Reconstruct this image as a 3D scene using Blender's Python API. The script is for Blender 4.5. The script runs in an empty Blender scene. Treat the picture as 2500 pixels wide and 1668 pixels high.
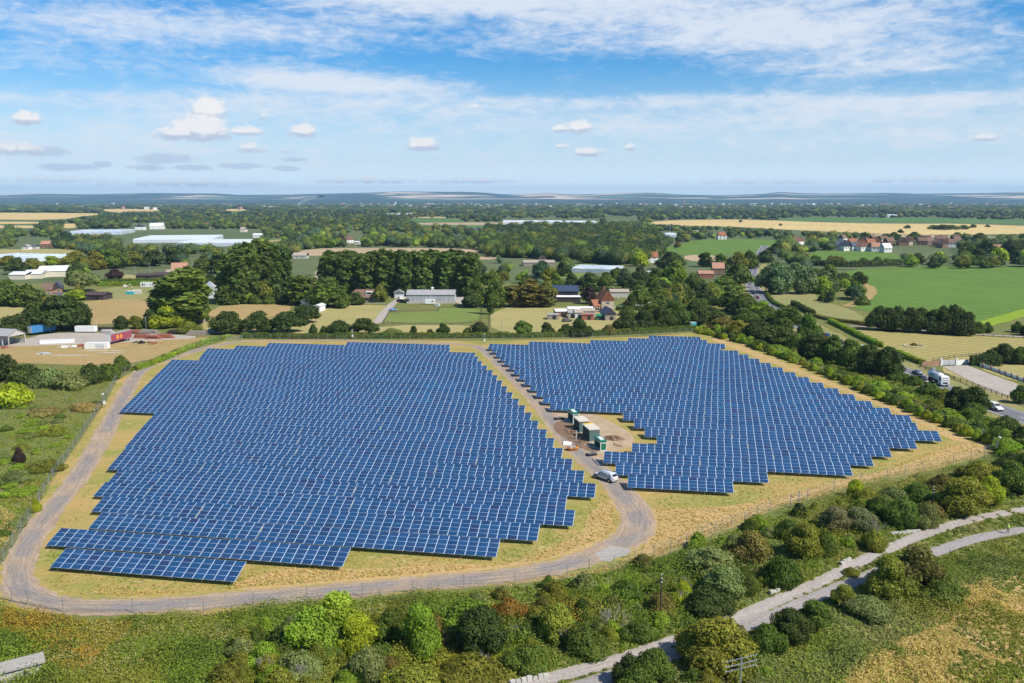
import bpy, math, random
import numpy as np
from mathutils import Vector, Matrix
R = math.radians
sc = bpy.context.scene
col = sc.collection
random.seed(7)

# ------------------------------------------------------------------ camera
F, PIT, CH = 2058.9, 0.168279, 55.656          # focal length in photo pixels, pitch, height above ground
cam = bpy.data.cameras.new('camera'); cam.sensor_width = 36; cam.lens = F / 2500 * 36
cam.clip_start = 1; cam.clip_end = 120000
co = bpy.data.objects.new('camera', cam); col.objects.link(co)
co.location = (0, 0, CH); co.rotation_euler = (math.pi / 2 - PIT, 0, 0); sc.camera = co
sc.render.resolution_x, sc.render.resolution_y = 1024, 683
CP, SP = math.cos(PIT), math.sin(PIT)

def at(px, py, z=0.0):
    """photo pixel -> point on the horizontal plane at height z"""
    a = (px - 1250) / F; b = (834 - py) / F
    t = (z - CH) / (-SP + b * CP)
    return Vector((a * t, (CP + b * SP) * t, z))
def zdep(py):
    return CH / (SP - (834 - py) / F * CP)
def proj(x, y, z=0.0):
    dep = y * CP - (z - CH) * SP
    return 1250 + F * x / dep, 834 - F * (y * SP + (z - CH) * CP) / dep

# ------------------------------------------------------------------ light
SUN_EL, SUN_AZ = R(47), R(58)                   # azimuth measured from straight behind the camera to its right
sdir = Vector((math.sin(SUN_AZ) * math.cos(SUN_EL), -math.cos(SUN_AZ) * math.cos(SUN_EL), math.sin(SUN_EL)))
sl = bpy.data.lights.new('sun', 'SUN'); sl.energy = 4.6; sl.angle = R(0.5); sl.color = (1, .94, .84)
so = bpy.data.objects.new('sun', sl); col.objects.link(so)
so.rotation_euler = sdir.to_track_quat('Z', 'Y').to_euler(); so.location = (0, 0, 300)
sc.view_settings.view_transform = 'Standard'; sc.view_settings.look = 'None'
sc.view_settings.exposure = 0.38; sc.view_settings.gamma = 1
sc.cycles.max_bounces = 6; sc.cycles.diffuse_bounces = 3; sc.cycles.glossy_bounces = 2
sc.cycles.transmission_bounces = 2; sc.cycles.transparent_max_bounces = 8; sc.cycles.volume_bounces = 0
sc.cycles.use_denoising = True

class NT:
    def __init__(s, nt): s.nt = nt
    def n(s, t, **k):
        nd = s.nt.nodes.new('ShaderNode' + t)
        for a, b in k.items():
            if a.startswith('i_'):
                key = a[2:]; key = int(key) if key.isdigit() else key.replace('_', ' ')
                s.put(nd.inputs[key], b)
            else: setattr(nd, a, b)
        return nd
    def put(s, inp, b):
        if isinstance(b, bpy.types.NodeSocket): s.nt.links.new(b, inp)
        else: inp.default_value = b
    def m(s, op, a, b=0.0, c=None, clamp=False):
        nd = s.nt.nodes.new('ShaderNodeMath'); nd.operation = op; nd.use_clamp = clamp
        s.put(nd.inputs[0], a); s.put(nd.inputs[1], b)
        if c is not None: s.put(nd.inputs[2], c)
        return nd.outputs[0]
    def mix(s, f, a, b, blend='MIX'):
        nd = s.nt.nodes.new('ShaderNodeMix'); nd.data_type = 'RGBA'; nd.blend_type = blend; nd.clamp_factor = True
        s.put(nd.inputs[0], f)
        s.put(nd.inputs[6], (*a, 1) if isinstance(a, tuple) and len(a) == 3 else a)
        s.put(nd.inputs[7], (*b, 1) if isinstance(b, tuple) and len(b) == 3 else b)
        return nd.outputs[2]
    def smooth(s, v, lo, hi, a=0.0, b=1.0):
        nd = s.n('MapRange', interpolation_type='SMOOTHSTEP')
        for i, q in enumerate((v, lo, hi, a, b)): s.put(nd.inputs[i], q)
        return nd.outputs[0]
    def noise(s, vec, scale, detail=4, rough=.55, dist=0.0, sc3=None):
        if sc3 is not None:
            mp = s.n('Mapping', i_0=vec, i_Scale=sc3); vec = mp.outputs[0]
        nd = s.n('TexNoise', i_Vector=vec, i_Scale=scale, i_Detail=detail, i_Roughness=rough, i_Distortion=dist)
        return nd.outputs[0]

# ------------------------------------------------------------------ sky
wd = bpy.data.worlds.new("World"); sc.world = wd; wd.use_nodes = True
T = NT(wd.node_tree); wd.node_tree.nodes.clear()
sky = T.n('TexSky', sky_type='NISHITA', sun_disc=False, sun_elevation=SUN_EL, altitude=300,
          air_density=1.0, dust_density=.4, ozone_density=3.0)
sky.sun_rotation = math.atan2(sdir.x, sdir.y)
tc = T.n('TexCoord'); sep = T.n('SeparateXYZ', i_0=tc.outputs['Generated'])
dx, dy, dz = sep.outputs
el = T.m('MULTIPLY', T.m('ARCSINE', dz), 57.2958)                  # elevation, degrees
az = T.m('MULTIPLY', T.m('ARCTAN2', dx, dy), 57.2958)              # azimuth right of the view, degrees
deep = T.smooth(el, 0.0, 13.0)
skc = T.mix(1.0, sky.outputs[0], T.mix(T.smooth(el, 14, 38), T.mix(deep, (.64, .84, .97), (.20, .72, 1.08)), (.85, .92, .95)), 'MULTIPLY')
zz = T.m('MAXIMUM', dz, .004)
plane = T.n('CombineXYZ', i_0=T.m('DIVIDE', dx, T.m('ADD', zz, .03)), i_1=T.m('DIVIDE', dy, T.m('ADD', zz, .03)))
pv = plane.outputs[0]
def gauss(a0, e0, sa, se):
    u_ = T.m('DIVIDE', T.m('SUBTRACT', az, a0), sa); v_ = T.m('DIVIDE', T.m('SUBTRACT', el, e0), se)
    r2 = T.m('ADD', T.m('MULTIPLY', u_, u_), T.m('MULTIPLY', v_, v_))
    return T.m('EXPONENT', T.m('MULTIPLY', r2, -1.0))
def AE(px, py):
    b = (834 - py) / F; a = (px - 1250) / F
    v = Vector((a, CP + b * SP, -SP + b * CP)).normalized()
    return math.degrees(math.atan2(v.x, v.y)), math.degrees(math.asin(v.z))
cov = None
for px, py, wx, wy, k in [(1450, 10, 560, 42, .24), (1750, 75, 420, 46, .22), (2150, 40, 330, 70, .15), (2150, 150, 300, 40, .24), (1000, -10, 400, 34, .22), (730, 192, 230, 22, .36), (950, 215, 240, 18, .22), (450, 60, 560, 36, .14), (100, 150, 280, 30, .14),
                          (1650, 245, 520, 18, .18), (2250, 245, 330, 16, .22), (1250, 300, 1400, 40, .15), (400, 250, 500, 24, .12), (1250, 120, 500, 30, .10), (300, 60, 500, 60, .12), (850, 250, 420, 20, .14), (1900, 290, 500, 24, .12), (2300, 330, 500, 30, .14), (1250, 410, 1900, 60, .16), (150, 350, 420, 36, .16)]:
    a0, e0 = AE(px, py)
    g = T.m('MULTIPLY', gauss(a0, e0, wx / F * 57.3, wy / F * 57.3), k)
    cov = g if cov is None else T.m('ADD', cov, g)
pw_ = T.n('CombineXYZ', i_0=T.m('MULTIPLY', az, .16), i_1=T.m('MULTIPLY', el, .62)).outputs[0]
n1 = T.noise(pw_, 1.2, 8, .62, .8); n2 = T.noise(pw_, 4.2, 8, .68, .6, (1, .8, 1)); n3 = T.noise(pw_, .7, 4, .5, .5, (.4, 1.4, 1))
nn = T.m('ADD', T.m('ADD', T.m('MULTIPLY', n1, .38), T.m('MULTIPLY', n2, .40)), T.m('MULTIPLY', n3, .22))
cir = T.m('MULTIPLY', T.smooth(T.m('ADD', nn, cov), .52, .86), .88)
gcl = None
for px, py, wx, wy in [(400, 388, 70, 13), (360, 410, 46, 8), (470, 410, 56, 8), (590, 406, 60, 8), (165, 408, 70, 9), (700, 412, 40, 7), (720, 390, 34, 6), (120, 370, 46, 12), (250, 402, 20, 7)]:
    a0, e0 = AE(px, py); g = gauss(a0, e0, wx / F * 57.3, wy / F * 57.3); gcl = g if gcl is None else T.m('MAXIMUM', gcl, g)
# cumulus: flat-bottomed puffs low over the horizon
adir = T.n('CombineXYZ', i_0=T.m('MULTIPLY', az, 1.0), i_1=T.m('MULTIPLY', el, 1.25)).outputs[0]
cn = T.noise(adir, 1.3, 8, .62, .5); cn2 = T.noise(adir, .5, 4, .5)
cum = None; top = None
for px, py, wx, wy, k in [(508, 272, 46, 38, 1.0), (488, 318, 76, 36, 1.0), (425, 326, 46, 22, .9), (600, 322, 52, 16, .8), (645, 284, 22, 16, .5), (738, 322, 40, 20, .95), (1035, 354, 44, 22, .95),
                          (1415, 312, 36, 20, .95), (1370, 315, 24, 14, .85), (1437, 372, 42, 15, .9), (1538, 360, 15, 13, .8), (65, 290, 30, 20, .9), (612, 362, 46, 18, .7), (1155, 262, 26, 12, .6),
                          (30, 362, 80, 24, .66), (700, 368, 30, 14, .5), (2400, 336, 44, 12, .75), (1370, 358, 24, 10, .6), (900, 441, 190, 12, .6), (1160, 441, 170, 12, .6), (470, 447, 240, 14, .6), (2250, 440, 190, 10, .5), (1850, 443, 220, 12, .5), (130, 440, 160, 12, .55)]:
    a0, e0 = AE(px, py); sa = wx / F * 57.3; se = wy / F * 57.3
    g = T.m('MULTIPLY', T.m('MULTIPLY', gauss(a0, e0, sa, se), T.smooth(el, e0 - se * 1.1, e0 - se * .5)), k)
    tp = T.m('MULTIPLY', g, T.smooth(el, e0 - se * .55, e0 + se * .35))
    cum = g if cum is None else T.m('MAXIMUM', cum, g); top = tp if top is None else T.m('MAXIMUM', top, tp)
cumm = T.smooth(T.m('ADD', cum, T.m('MULTIPLY', T.m('SUBTRACT', cn, .5), 1.2)), .26, .74)
cumm = T.m('MULTIPLY', cumm, T.smooth(cum, .10, .32))
hz = T.m('SUBTRACT', 1.0, T.smooth(el, 0.0, 9.0))
c1 = T.mix(T.m('MULTIPLY', hz, .88), skc, (5.6, 6.9, 8.0))
c2 = T.mix(cir, c1, T.mix(n2, (5.9, 6.4, 7.2), (6.6, 6.9, 7.3)))
shade = T.smooth(T.m('ADD', top, T.m('MULTIPLY', T.m('SUBTRACT', cn, .5), 1.3)), .12, .55)
c2 = T.mix(T.m('MULTIPLY', T.m('SUBTRACT', 1.0, T.smooth(el, .3, 2.6)), .85), c2, (8.0, 9.3, 10.0)); gm = T.m('MULTIPLY', T.smooth(T.m('ADD', gcl, T.m('MULTIPLY', T.m('SUBTRACT', cn, .5), 1.3)), .30, .72), T.smooth(gcl, .06, .3)); c2 = T.mix(T.m('MULTIPLY', gm, .8), c2, (4.3, 5.1, 6.3)); c3 = T.mix(cumm, c2, T.mix(shade, (4.3, 4.9, 5.9), (7.3, 7.2, 7.2)))
bg = T.n('Background', i_0=c3, i_1=.1); ow = T.n('OutputWorld', i_0=bg.outputs[0])

# ------------------------------------------------------------------ generic helpers
def tag(o, label=None, cat=None, group=None, kind=None):
    if label: o['label'] = label
    if cat: o['category'] = cat
    if group: o['group'] = group
    if kind: o['kind'] = kind
    return o
def empty(name, loc, rz=0.0):
    o = bpy.data.objects.new(name, None); col.objects.link(o); o.location = loc; o.rotation_euler = (0, 0, rz)
    o.empty_display_size = .5
    return o
def npmesh(name, V, Fq, fcol=None, smooth=False, mats=None, mi=None):
    V = np.asarray(V, np.float32).reshape(-1, 3); Fq = np.asarray(Fq, np.int32); k = Fq.shape[1]
    me = bpy.data.meshes.new(name)
    me.vertices.add(len(V)); me.vertices.foreach_set('co', V.ravel())
    me.loops.add(Fq.size); me.loops.foreach_set('vertex_index', Fq.ravel())
    me.polygons.add(len(Fq)); me.polygons.foreach_set('loop_start', np.arange(len(Fq), dtype=np.int32) * k)
    try: me.polygons.foreach_set('loop_total', np.full(len(Fq), k, np.int32))
    except Exception: pass
    if mi is not None: me.polygons.foreach_set('material_index', np.asarray(mi, np.int32))
    me.update(calc_edges=True); me.validate()
    if fcol is not None:
        a = me.attributes.new('fcol', 'FLOAT_COLOR', 'FACE')
        c = np.ones((len(Fq), 4), np.float32); c[:, :3] = fcol
        a.data.foreach_set('color', c.ravel())
    if smooth: me.polygons.foreach_set('use_smooth', np.ones(len(Fq), bool))
    for m_ in mats or []: me.materials.append(m_)
    return me
class MB:
    """collects boxes, prisms and tubes into one mesh"""
    def __init__(s): s.v = []; s.f = []; s.mi = []
    def add(s, vs, fs, mi=0):
        b = len(s.v); s.v += [tuple(v) for v in vs]; s.f += [tuple(b + i for i in f) for f in fs]; s.mi += [mi] * len(fs); return s
    def box(s, c, d, rz=0.0, mi=0, taper=1.0):
        cx, cy, cz = c; hx, hy, hz_ = d[0] / 2, d[1] / 2, d[2] / 2; cs, sn = math.cos(rz), math.sin(rz); vs = []
        for z in (-hz_, hz_):
            t = taper if z > 0 else 1
            for x, y in ((-hx, -hy), (hx, -hy), (hx, hy), (-hx, hy)):
                vs.append((cx + x * t * cs - y * t * sn, cy + x * t * sn + y * t * cs, cz + z))
        return s.add(vs, [(3, 2, 1, 0), (4, 5, 6, 7), (0, 1, 5, 4), (1, 2, 6, 5), (2, 3, 7, 6), (3, 0, 4, 7)], mi)
    def tube(s, a, b, r0, r1=None, n=8, mi=0):
        a, b = Vector(a), Vector(b); r1 = r0 if r1 is None else r1; d = (b - a).normalized()
        u_ = d.orthogonal().normalized(); w = d.cross(u_); vs = []
        for p, r in ((a, r0), (b, r1)):
            for i in range(n):
                t = 2 * math.pi * i / n; vs.append(p + u_ * math.cos(t) * r + w * math.sin(t) * r)
        fs = [(i, (i + 1) % n, n + (i + 1) % n, n + i) for i in range(n)] + [tuple(range(n))[::-1], tuple(range(n, 2 * n))]
        return s.add(vs, fs, mi)
    def loft(s, secs, cap=True, mi=0):
        n = len(secs[0]); vs = [p for q in secs for p in q]; fs = []
        for k in range(len(secs) - 1):
            for i in range(n): fs.append((k * n + i, k * n + (i + 1) % n, (k + 1) * n + (i + 1) % n, (k + 1) * n + i))
        if cap: fs += [tuple(range(n))[::-1], tuple(range((len(secs) - 1) * n, len(secs) * n))]
        return s.add(vs, fs, mi)
    def build(s, name, mat, parent=None, smooth=False, loc=None, bevel=0.0):
        me = bpy.data.meshes.new(name); me.from_pydata(s.v, [], s.f)
        for m_ in (mat if isinstance(mat, (list, tuple)) else [mat]): me.materials.append(m_)
        if any(s.mi): me.polygons.foreach_set('material_index', s.mi)
        if smooth: me.polygons.foreach_set('use_smooth', [True] * len(me.polygons))
        me.update(); o = bpy.data.objects.new(name, me); col.objects.link(o)
        if parent: o.parent = parent
        if loc: o.location = loc
        if bevel:
            b = o.modifiers.new('bevel', 'BEVEL'); b.width = bevel; b.segments = 2; b.limit_method = 'ANGLE'
        return o
def copy_tree(o, parent=None):
    c = o.copy(); col.objects.link(c)
    if parent: c.parent = parent
    for ch in list(o.children): copy_tree(ch, c)
    return c
def obj(name, me, parent=None, loc=None):
    o = bpy.data.objects.new(name, me); col.objects.link(o)
    if parent: o.parent = parent
    if loc is not None: o.location = loc
    return o
_rs = np.random.RandomState(5); _lat = _rs.rand(256, 256)
def vn(x, y, s, seed=0):
    """value noise 0..1"""
    x = np.asarray(x, float) / s + seed * 17.3; y = np.asarray(y, float) / s + seed * 9.7
    xi = np.floor(x).astype(int); yi = np.floor(y).astype(int); fx = x - xi; fy = y - yi
    fx = fx * fx * (3 - 2 * fx); fy = fy * fy * (3 - 2 * fy)
    g = lambda a, b: _lat[a % 256, b % 256]
    return (g(xi, yi) * (1 - fx) + g(xi + 1, yi) * fx) * (1 - fy) + (g(xi, yi + 1) * (1 - fx) + g(xi + 1, yi + 1) * fx) * fy
def fbm(x, y, s, seed=0): return .55 * vn(x, y, s, seed) + .3 * vn(x, y, s / 2.3, seed + 1) + .15 * vn(x, y, s / 5, seed + 2)
def inpoly(px, py, poly):
    px = np.asarray(px, float); py = np.asarray(py, float); r = np.zeros(px.shape, bool); n = len(poly)
    for i in range(n):
        x1, y1 = poly[i]; x2, y2 = poly[(i + 1) % n]
        if y1 == y2: continue
        c = ((y1 > py) != (y2 > py)) & (px < (x2 - x1) * (py - y1) / (y2 - y1) + x1); r ^= c
    return r

# ------------------------------------------------------------------ materials
def newmat(name):
    m = bpy.data.materials.new(name); m.use_nodes = True; nt = m.node_tree; nt.nodes.clear(); t = NT(nt)
    return m, t
def finish(t, base, rough=.8, spec=.3, metal=0.0, bump=None, bstr=.3, extra=None, **kw):
    p = t.n('BsdfPrincipled'); t.put(p.inputs['Base Color'], base if not (isinstance(base, tuple) and len(base) == 3) else (*base, 1))
    t.put(p.inputs['Roughness'], rough); t.put(p.inputs['Specular IOR Level'], spec); t.put(p.inputs['Metallic'], metal)
    for k, v in kw.items(): t.put(p.inputs[k.replace('_', ' ')], v)
    if bump is not None:
        b = t.n('Bump', i_Strength=bstr, i_Distance=.1, i_Height=bump); t.put(p.inputs['Normal'], b.outputs[0])
    out = t.n('OutputMaterial'); s_ = p.outputs[0]
    if extra: s_ = extra(s_)
    t.put(out.inputs[0], s_); return p
def plain(name, c, rough=.6, spec=.4, metal=0.0, var=.12, scale=1.5, **kw):
    m, t = newmat(name); pos = t.n('TexCoord').outputs['Object']
    n_ = t.noise(pos, scale, 5); n2_ = t.noise(pos, scale * 9, 3)
    f = t.m('ADD', t.m('MULTIPLY', n_, .7), t.m('MULTIPLY', n2_, .3))
    lo = tuple(max(0, q * (1 - var * 1.6)) for q in c); hi = tuple(min(1, q * (1 + var)) for q in c)
    finish(t, t.mix(t.smooth(f, .3, .7), lo, hi), rough, spec, metal, **kw); return m
def ground_mat(name, cols, scale=.05, fine=1.2, bstr=.4, stretch=None, stripes=None):
    """cols: three base colours mixed by noise"""
    m, t = newmat(name); pos = t.n('NewGeometry').outputs['Position']
    a = t.noise(pos, scale, 6, .62, .4, stretch); b = t.noise(pos, scale * 5.3, 5, .6, .2, stretch); c = t.noise(pos, fine, 5, .7)
    f1 = t.smooth(t.m('ADD', t.m('MULTIPLY', a, .6), t.m('MULTIPLY', b, .4)), .38, .62)
    x = t.mix(f1, cols[0], cols[1])
    x = t.mix(t.smooth(b, .52, .72), x, cols[2])
    if stripes:
        ang, per, amt, c4 = stripes
        mp = t.n('Mapping', i_0=pos, i_Rotation=(0, 0, ang)); sp = t.n('SeparateXYZ', i_0=mp.outputs[0])
        w = t.m('SINE', t.m('ADD', t.m('MULTIPLY', sp.outputs[0], 6.2832 / per), t.m('MULTIPLY', b, 1.5)))
        x = t.mix(t.m('MULTIPLY', t.smooth(w, -.5, .5), amt), x, c4)
    x = t.mix(t.m('MULTIPLY', t.smooth(c, .3, .75), .55), x, t.mix(1.0, x, (.55, .58, .55), 'MULTIPLY'))
    finish(t, x, .95, .1, bump=c, bstr=bstr); return m
def foliage(name, trans=.25):
    m, t = newmat(name)
    a = t.n('Attribute', attribute_type='GEOMETRY', attribute_name='fcol'); oi = t.n('ObjectInfo')
    c = t.mix(1.0, t.mix(1.0, a.outputs[0], oi.outputs['Color'], 'MULTIPLY'), (1.32, 1.28, 1.1), 'MULTIPLY')
    p = t.n('BsdfPrincipled', i_Roughness=.62); t.put(p.inputs['Base Color'], c); t.put(p.inputs['Specular IOR Level'], .22)
    tr = t.n('BsdfTranslucent'); t.put(tr.inputs[0], t.mix(1.0, c, (1.15, 1.25, .55), 'MULTIPLY'))
    mx = t.n('MixShader', i_0=trans); t.put(mx.inputs[1], p.outputs[0]); t.put(mx.inputs[2], tr.outputs[0])
    o = t.n('OutputMaterial'); t.put(o.inputs[0], mx.outputs[0]); return m
M = {}
M['leaf'] = foliage('foliage', .34); M['far'] = foliage('far_foliage', .0)
M['bark'] = plain('bark', (.10, .075, .05), .9, .1, var=.3, scale=3)
M['deadwood'] = plain('dead_wood', (.42, .38, .33), .9, .1, var=.2, scale=2)
M['concrete'] = plain('concrete', (.50, .48, .44), .9, .2, var=.18, scale=.7)
M['steel'] = plain('galvanised_steel', (.45, .47, .49), .45, .5, .7, scale=3)
M['post'] = plain('fence_post_metal', (.33, .34, .33), .6, .4, .3)
M['wire'] = plain('fence_wire', (.28, .29, .28), .6, .4, .3)
M['white'] = plain('white_paint', (.78, .78, .76), .45, .4, var=.05)
M['glass'] = plain('dark_glass', (.02, .025, .03), .12, .6, var=.05)
M['rubber'] = plain('rubber', (.02, .02, .02), .8, .2)
M['timber'] = plain('weathered_timber', (.13, .10, .08), .85, .2, var=.3, scale=3)
M['brown_pole'] = plain('tarred_pole', (.10, .06, .045), .85, .2, var=.3, scale=3)

# foliage object colours
C = dict(dark=(.054, .080, .020), mid=(.088, .132, .022), light=(.19, .275, .03), lime=(.25, .31, .02), olive=(.160, .170, .026), brownolive=(.155, .140, .040),
         yellow=(.22, .23, .035), grey=(.17, .18, .095), greygreen=(.165, .20, .075), silver=(.12, .175, .085), purple=(.055, .03, .035), orange=(.23, .14, .03), poplar=(.074, .112, .024), dead=(.30, .25, .20), blue=(.055, .095, .05))

# ------------------------------------------------------------------ ground sheets
def poly_obj(name, pts, mat, z, smooth=0, kind='structure', world=False, label=None, cat=None):
    P = [Vector((p[0], p[1], 0)) if world else at(*p) for p in pts]
    for _ in range(smooth):
        Q = []
        for i in range(len(P)):
            a, b = P[i], P[(i + 1) % len(P)]; Q += [a * .75 + b * .25, a * .25 + b * .75]
        P = Q
    me = bpy.data.meshes.new(name); me.from_pydata([(p.x, p.y, z) for p in P], [], [tuple(range(len(P)))])
    me.materials.append(mat); me.update()
    if me.polygons[0].normal.z < 0: me.flip_normals()
    o = obj(name, me); tag(o, label, cat, kind=kind); return o
def resample(P, step):
    out = [P[0]]; 
    for a, b in zip(P[:-1], P[1:]):
        n = max(1, int((b - a).length / step)); out += [a.lerp(b, (i + 1) / n) for i in range(n)]
    return out
def smoothline(P, it=3):
    for _ in range(it):
        Q = [P[0]]
        for a, b in zip(P[:-1], P[1:]): Q += [a * .75 + b * .25, a * .25 + b * .75]
        P = Q + [P[-1]]
    return P
def line(pts, it=2): return smoothline([at(*p) for p in pts], it)
def strip(name, P, w, mat, z, ragged=0.0, step=.8, nac=6, kind='structure', label=None, wfun=None):
    P = resample(P, step); V = []; A = []; n = len(P)
    for i, p in enumerate(P):
        d = (P[min(i + 1, n - 1)] - P[max(i - 1, 0)]).normalized(); s_ = Vector((-d.y, d.x, 0))
        ww = w * (wfun(i / n) if wfun else 1)
        for k in range(nac + 1):
            t = k / nac * 2 - 1; off = t * ww / 2
            if k in (0, nac): off += t * ragged * (random.random() - .35) * 1.6
            V.append((p.x + s_.x * off, p.y + s_.y * off, z)); A.append((t, i * step))
    K = nac + 1
    Fq = [(i * K + k, (i + 1) * K + k, (i + 1) * K + k + 1, i * K + k + 1) for i in range(n - 1) for k in range(nac)]
    me = npmesh(name, V, Fq, mats=[mat]); a = me.attributes.new('ac', 'FLOAT', 'POINT'); a.data.foreach_set('value', np.array([q[0] for q in A], np.float32)); a = me.attributes.new('ln', 'FLOAT', 'POINT'); a.data.foreach_set('value', np.array([q[1] for q in A], np.float32))
    if len(me.polygons) and me.polygons[0].normal.z < 0: me.flip_normals()
    o = obj(name, me); tag(o, label, kind=kind); return o

g_base = ground_mat('rough_grass_ground', [(.15, .18, .05), (.22, .205, .07), (.12, .15, .04)], .02, .8)
poly_obj('ground', [(-29900, -400), (29900, -400), (29900, 22200), (-29900, 22200)], g_base, 0, world=True)
g_farm = ground_mat('far_farmland', [(.10, .15, .06), (.16, .17, .08), (.07, .11, .045)], .004, .05)
poly_obj('farmland', [(-9000, 560), (9000, 560), (29000, 22000), (-29000, 22000)], g_farm, .05, world=True)

m_dry = ground_mat('mown_dry_grass', [(.47, .32, .12), (.26, .275, .065), (.53, .385, .17)], .06, 1.6, .5, stretch=(1, 1.6, 1))
SITE = [(560, 829), (430, 872), (350, 893), (285, 930), (262, 975), (232, 1020), (190, 1085), (130, 1170), (70, 1275), (5, 1375), (-60, 1460), (60, 1492), (160, 1500), (330, 1502), (498, 1500),
        (620, 1482), (750, 1468), (885, 1460), (1008, 1450), (1132, 1437), (1258, 1427), (1384, 1412), (1499, 1389), (1596, 1363), (1676, 1333), (1746, 1303), (1818, 1278), (1879, 1249),
        (1971, 1222), (2070, 1190), (2165, 1170), (2279, 1147), (2369, 1124), (2436, 1102), (2398, 1066), (2324, 1036), (2257, 1006), (2176, 972), (2088, 940), (1992, 902), (1900, 864), (1830, 839),
        (1770, 824), (1690, 812), (1560, 822), (1400, 827), (1180, 832), (1000, 831), (800, 829), (600, 829)]
poly_obj('solar_site_ground', SITE, m_dry, .012)
m_gold = ground_mat('tall_dry_grass', [(.54, .36, .17), (.45, .32, .13), (.58, .42, .22)], .12, 1.2, .5)
poly_obj('dry_grass_bank', [(1430, 1235), (1560, 1245), (1700, 1240), (1800, 1235), (1950, 1200), (2090, 1165), (2200, 1140), (2330, 1085), (2400, 1080), (2420, 1098), (2360, 1120), (2165, 1163), (2070, 1183),
          (1971, 1214), (1879, 1240), (1818, 1268), (1746, 1293), (1676, 1323), (1600, 1352), (1560, 1360), (1590, 1300), (1570, 1250), (1530, 1215)], m_gold, .02, 2)
poly_obj('dry_grass_verge', [(600, 1410), (720, 1385), (860, 1390), (1000, 1385), (1130, 1375), (1230, 1385), (1330, 1345), (1430, 1300), (1440, 1240), (1500, 1240), (1490, 1300), (1440, 1340), (1330, 1368),
          (1200, 1392), (1000, 1410), (800, 1425), (640, 1440), (560, 1440)], m_gold, .02, 2)
poly_obj('dry_grass_margin', [(1730, 822), (1800, 842), (1900, 880), (2000, 922), (2100, 962), (2200, 1000), (2300, 1045), (2380, 1080), (2340, 1085), (2240, 1030), (2130, 985), (2030, 945), (1930, 905), (1830, 865), (1750, 838)], m_gold, .02, 2)

def track_mat(name, c_mid, c_side, c_spot, sc_=.5):
    m, t = newmat(name); pos = t.n('NewGeometry').outputs['Position']
    a = t.n('Attribute', attribute_type='GEOMETRY', attribute_name='ac').outputs['Fac']
    n_ = t.noise(pos, sc_, 7, .7, .4); n2_ = t.noise(pos, 2.2, 8, .8); n3_ = t.noise(pos, .09, 3)
    ln = t.n('Attribute', attribute_type='GEOMETRY', attribute_name='ln').outputs['Fac']; sv = t.n('CombineXYZ', i_0=t.m('MULTIPLY', a, 3.2), i_1=t.m('MULTIPLY', ln, .09)).outputs[0]; st = t.noise(sv, 2.2, 7, .75)
    d = t.m('ADD', t.m('ABSOLUTE', a), t.m('MULTIPLY', t.m('SUBTRACT', n_, .5), 1.2))
    x = t.mix(t.smooth(d, .35, .85), c_mid, c_side)
    x = t.mix(t.smooth(n3_, .45, .65), x, c_side)
    x = t.mix(t.m('MULTIPLY', t.smooth(n_, .55, .75), .7), x, c_spot)
    x = t.mix(t.smooth(n2_, .35, .75), t.mix(1.0, x, (.62, .60, .59), 'MULTIPLY'), x)
    x = t.mix(t.smooth(st, .40, .62), t.mix(1.0, x, (.74, .72, .72), 'MULTIPLY'), x); x = t.mix(t.m('MULTIPLY', t.smooth(st, .60, .72), .6), x, t.mix(1.0, x, (1.35, 1.3, 1.22), 'MULTIPLY'))
    finish(t, x, .95, .1, bump=n2_, bstr=.4); return m
m_gravel = track_mat('gravel_track', (.40, .365, .34), (.58, .45, .32), (.50, .41, .32))
LOOP = [(566, 836), (500, 850), (440, 868), (380, 887), (345, 903), (322, 930), (300, 975), (272, 1025), (250, 1068), (222, 1115), (190, 1165), (160, 1205), (120, 1255), (82, 1305), (54, 1355), (40, 1400), (50, 1440), (90, 1466),
        (150, 1480), (250, 1485), (400, 1477), (600, 1462), (750, 1449), (900, 1436), (1050, 1423), (1200, 1410), (1330, 1392), (1420, 1368), (1490, 1340), (1545, 1310), (1563, 1278), (1545, 1238), (1520, 1205), (1485, 1165),
        (1440, 1130), (1402, 1095), (1375, 1062), (1350, 1030), (1318, 990), (1288, 957), (1252, 922), (1218, 888), (1188, 860), (1166, 846)]
LOOPW = line(LOOP, 3)
strip('gravel_track', LOOPW, 4.4, m_gravel, .03, .5, nac=8, wfun=lambda t: 1 + .35 * math.exp(-((t - .66) / .05) ** 2))
strip('gravel_track', line([(1166, 846), (1120, 840), (1000, 835), (840, 831), (700, 832), (600, 834), (566, 836)], 2), 3.0, m_gravel, .026, .4)
m_conc = ground_mat('pale_concrete_slab', [(.43, .40, .36), (.36, .335, .31), (.48, .45, .41)], .3, 2, .2)
poly_obj('concrete_apron', [(1452, 1352), (1478, 1340), (1500, 1333), (1528, 1338), (1541, 1344), (1532, 1356), (1505, 1362), (1490, 1372), (1468, 1370)], m_conc, .045)
m_soil = ground_mat('bare_soil', [(.50, .38, .26), (.40, .29, .18), (.60, .48, .36)], .25, 2.0, .5)
poly_obj('bare_soil_yard', [(1350, 1006), (1400, 1003), (1450, 1010), (1500, 1035), (1545, 1060), (1548, 1082), (1520, 1100), (1470, 1102), (1490, 1120), (1455, 1150), (1420, 1130), (1375, 1095), (1335, 1045), (1315, 1010)], m_soil, .02, 2)
m_dsoil = ground_mat('dug_soil', [(.20, .13, .09), (.27, .18, .12), (.14, .10, .07)], .5, 2.5, .7)
poly_obj('dug_soil_patch', [(1345, 1035), (1385, 1022), (1410, 1045), (1430, 1075), (1465, 1095), (1455, 1108), (1425, 1098), (1385, 1075), (1362, 1060)], m_dsoil, .034, 2)

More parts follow.
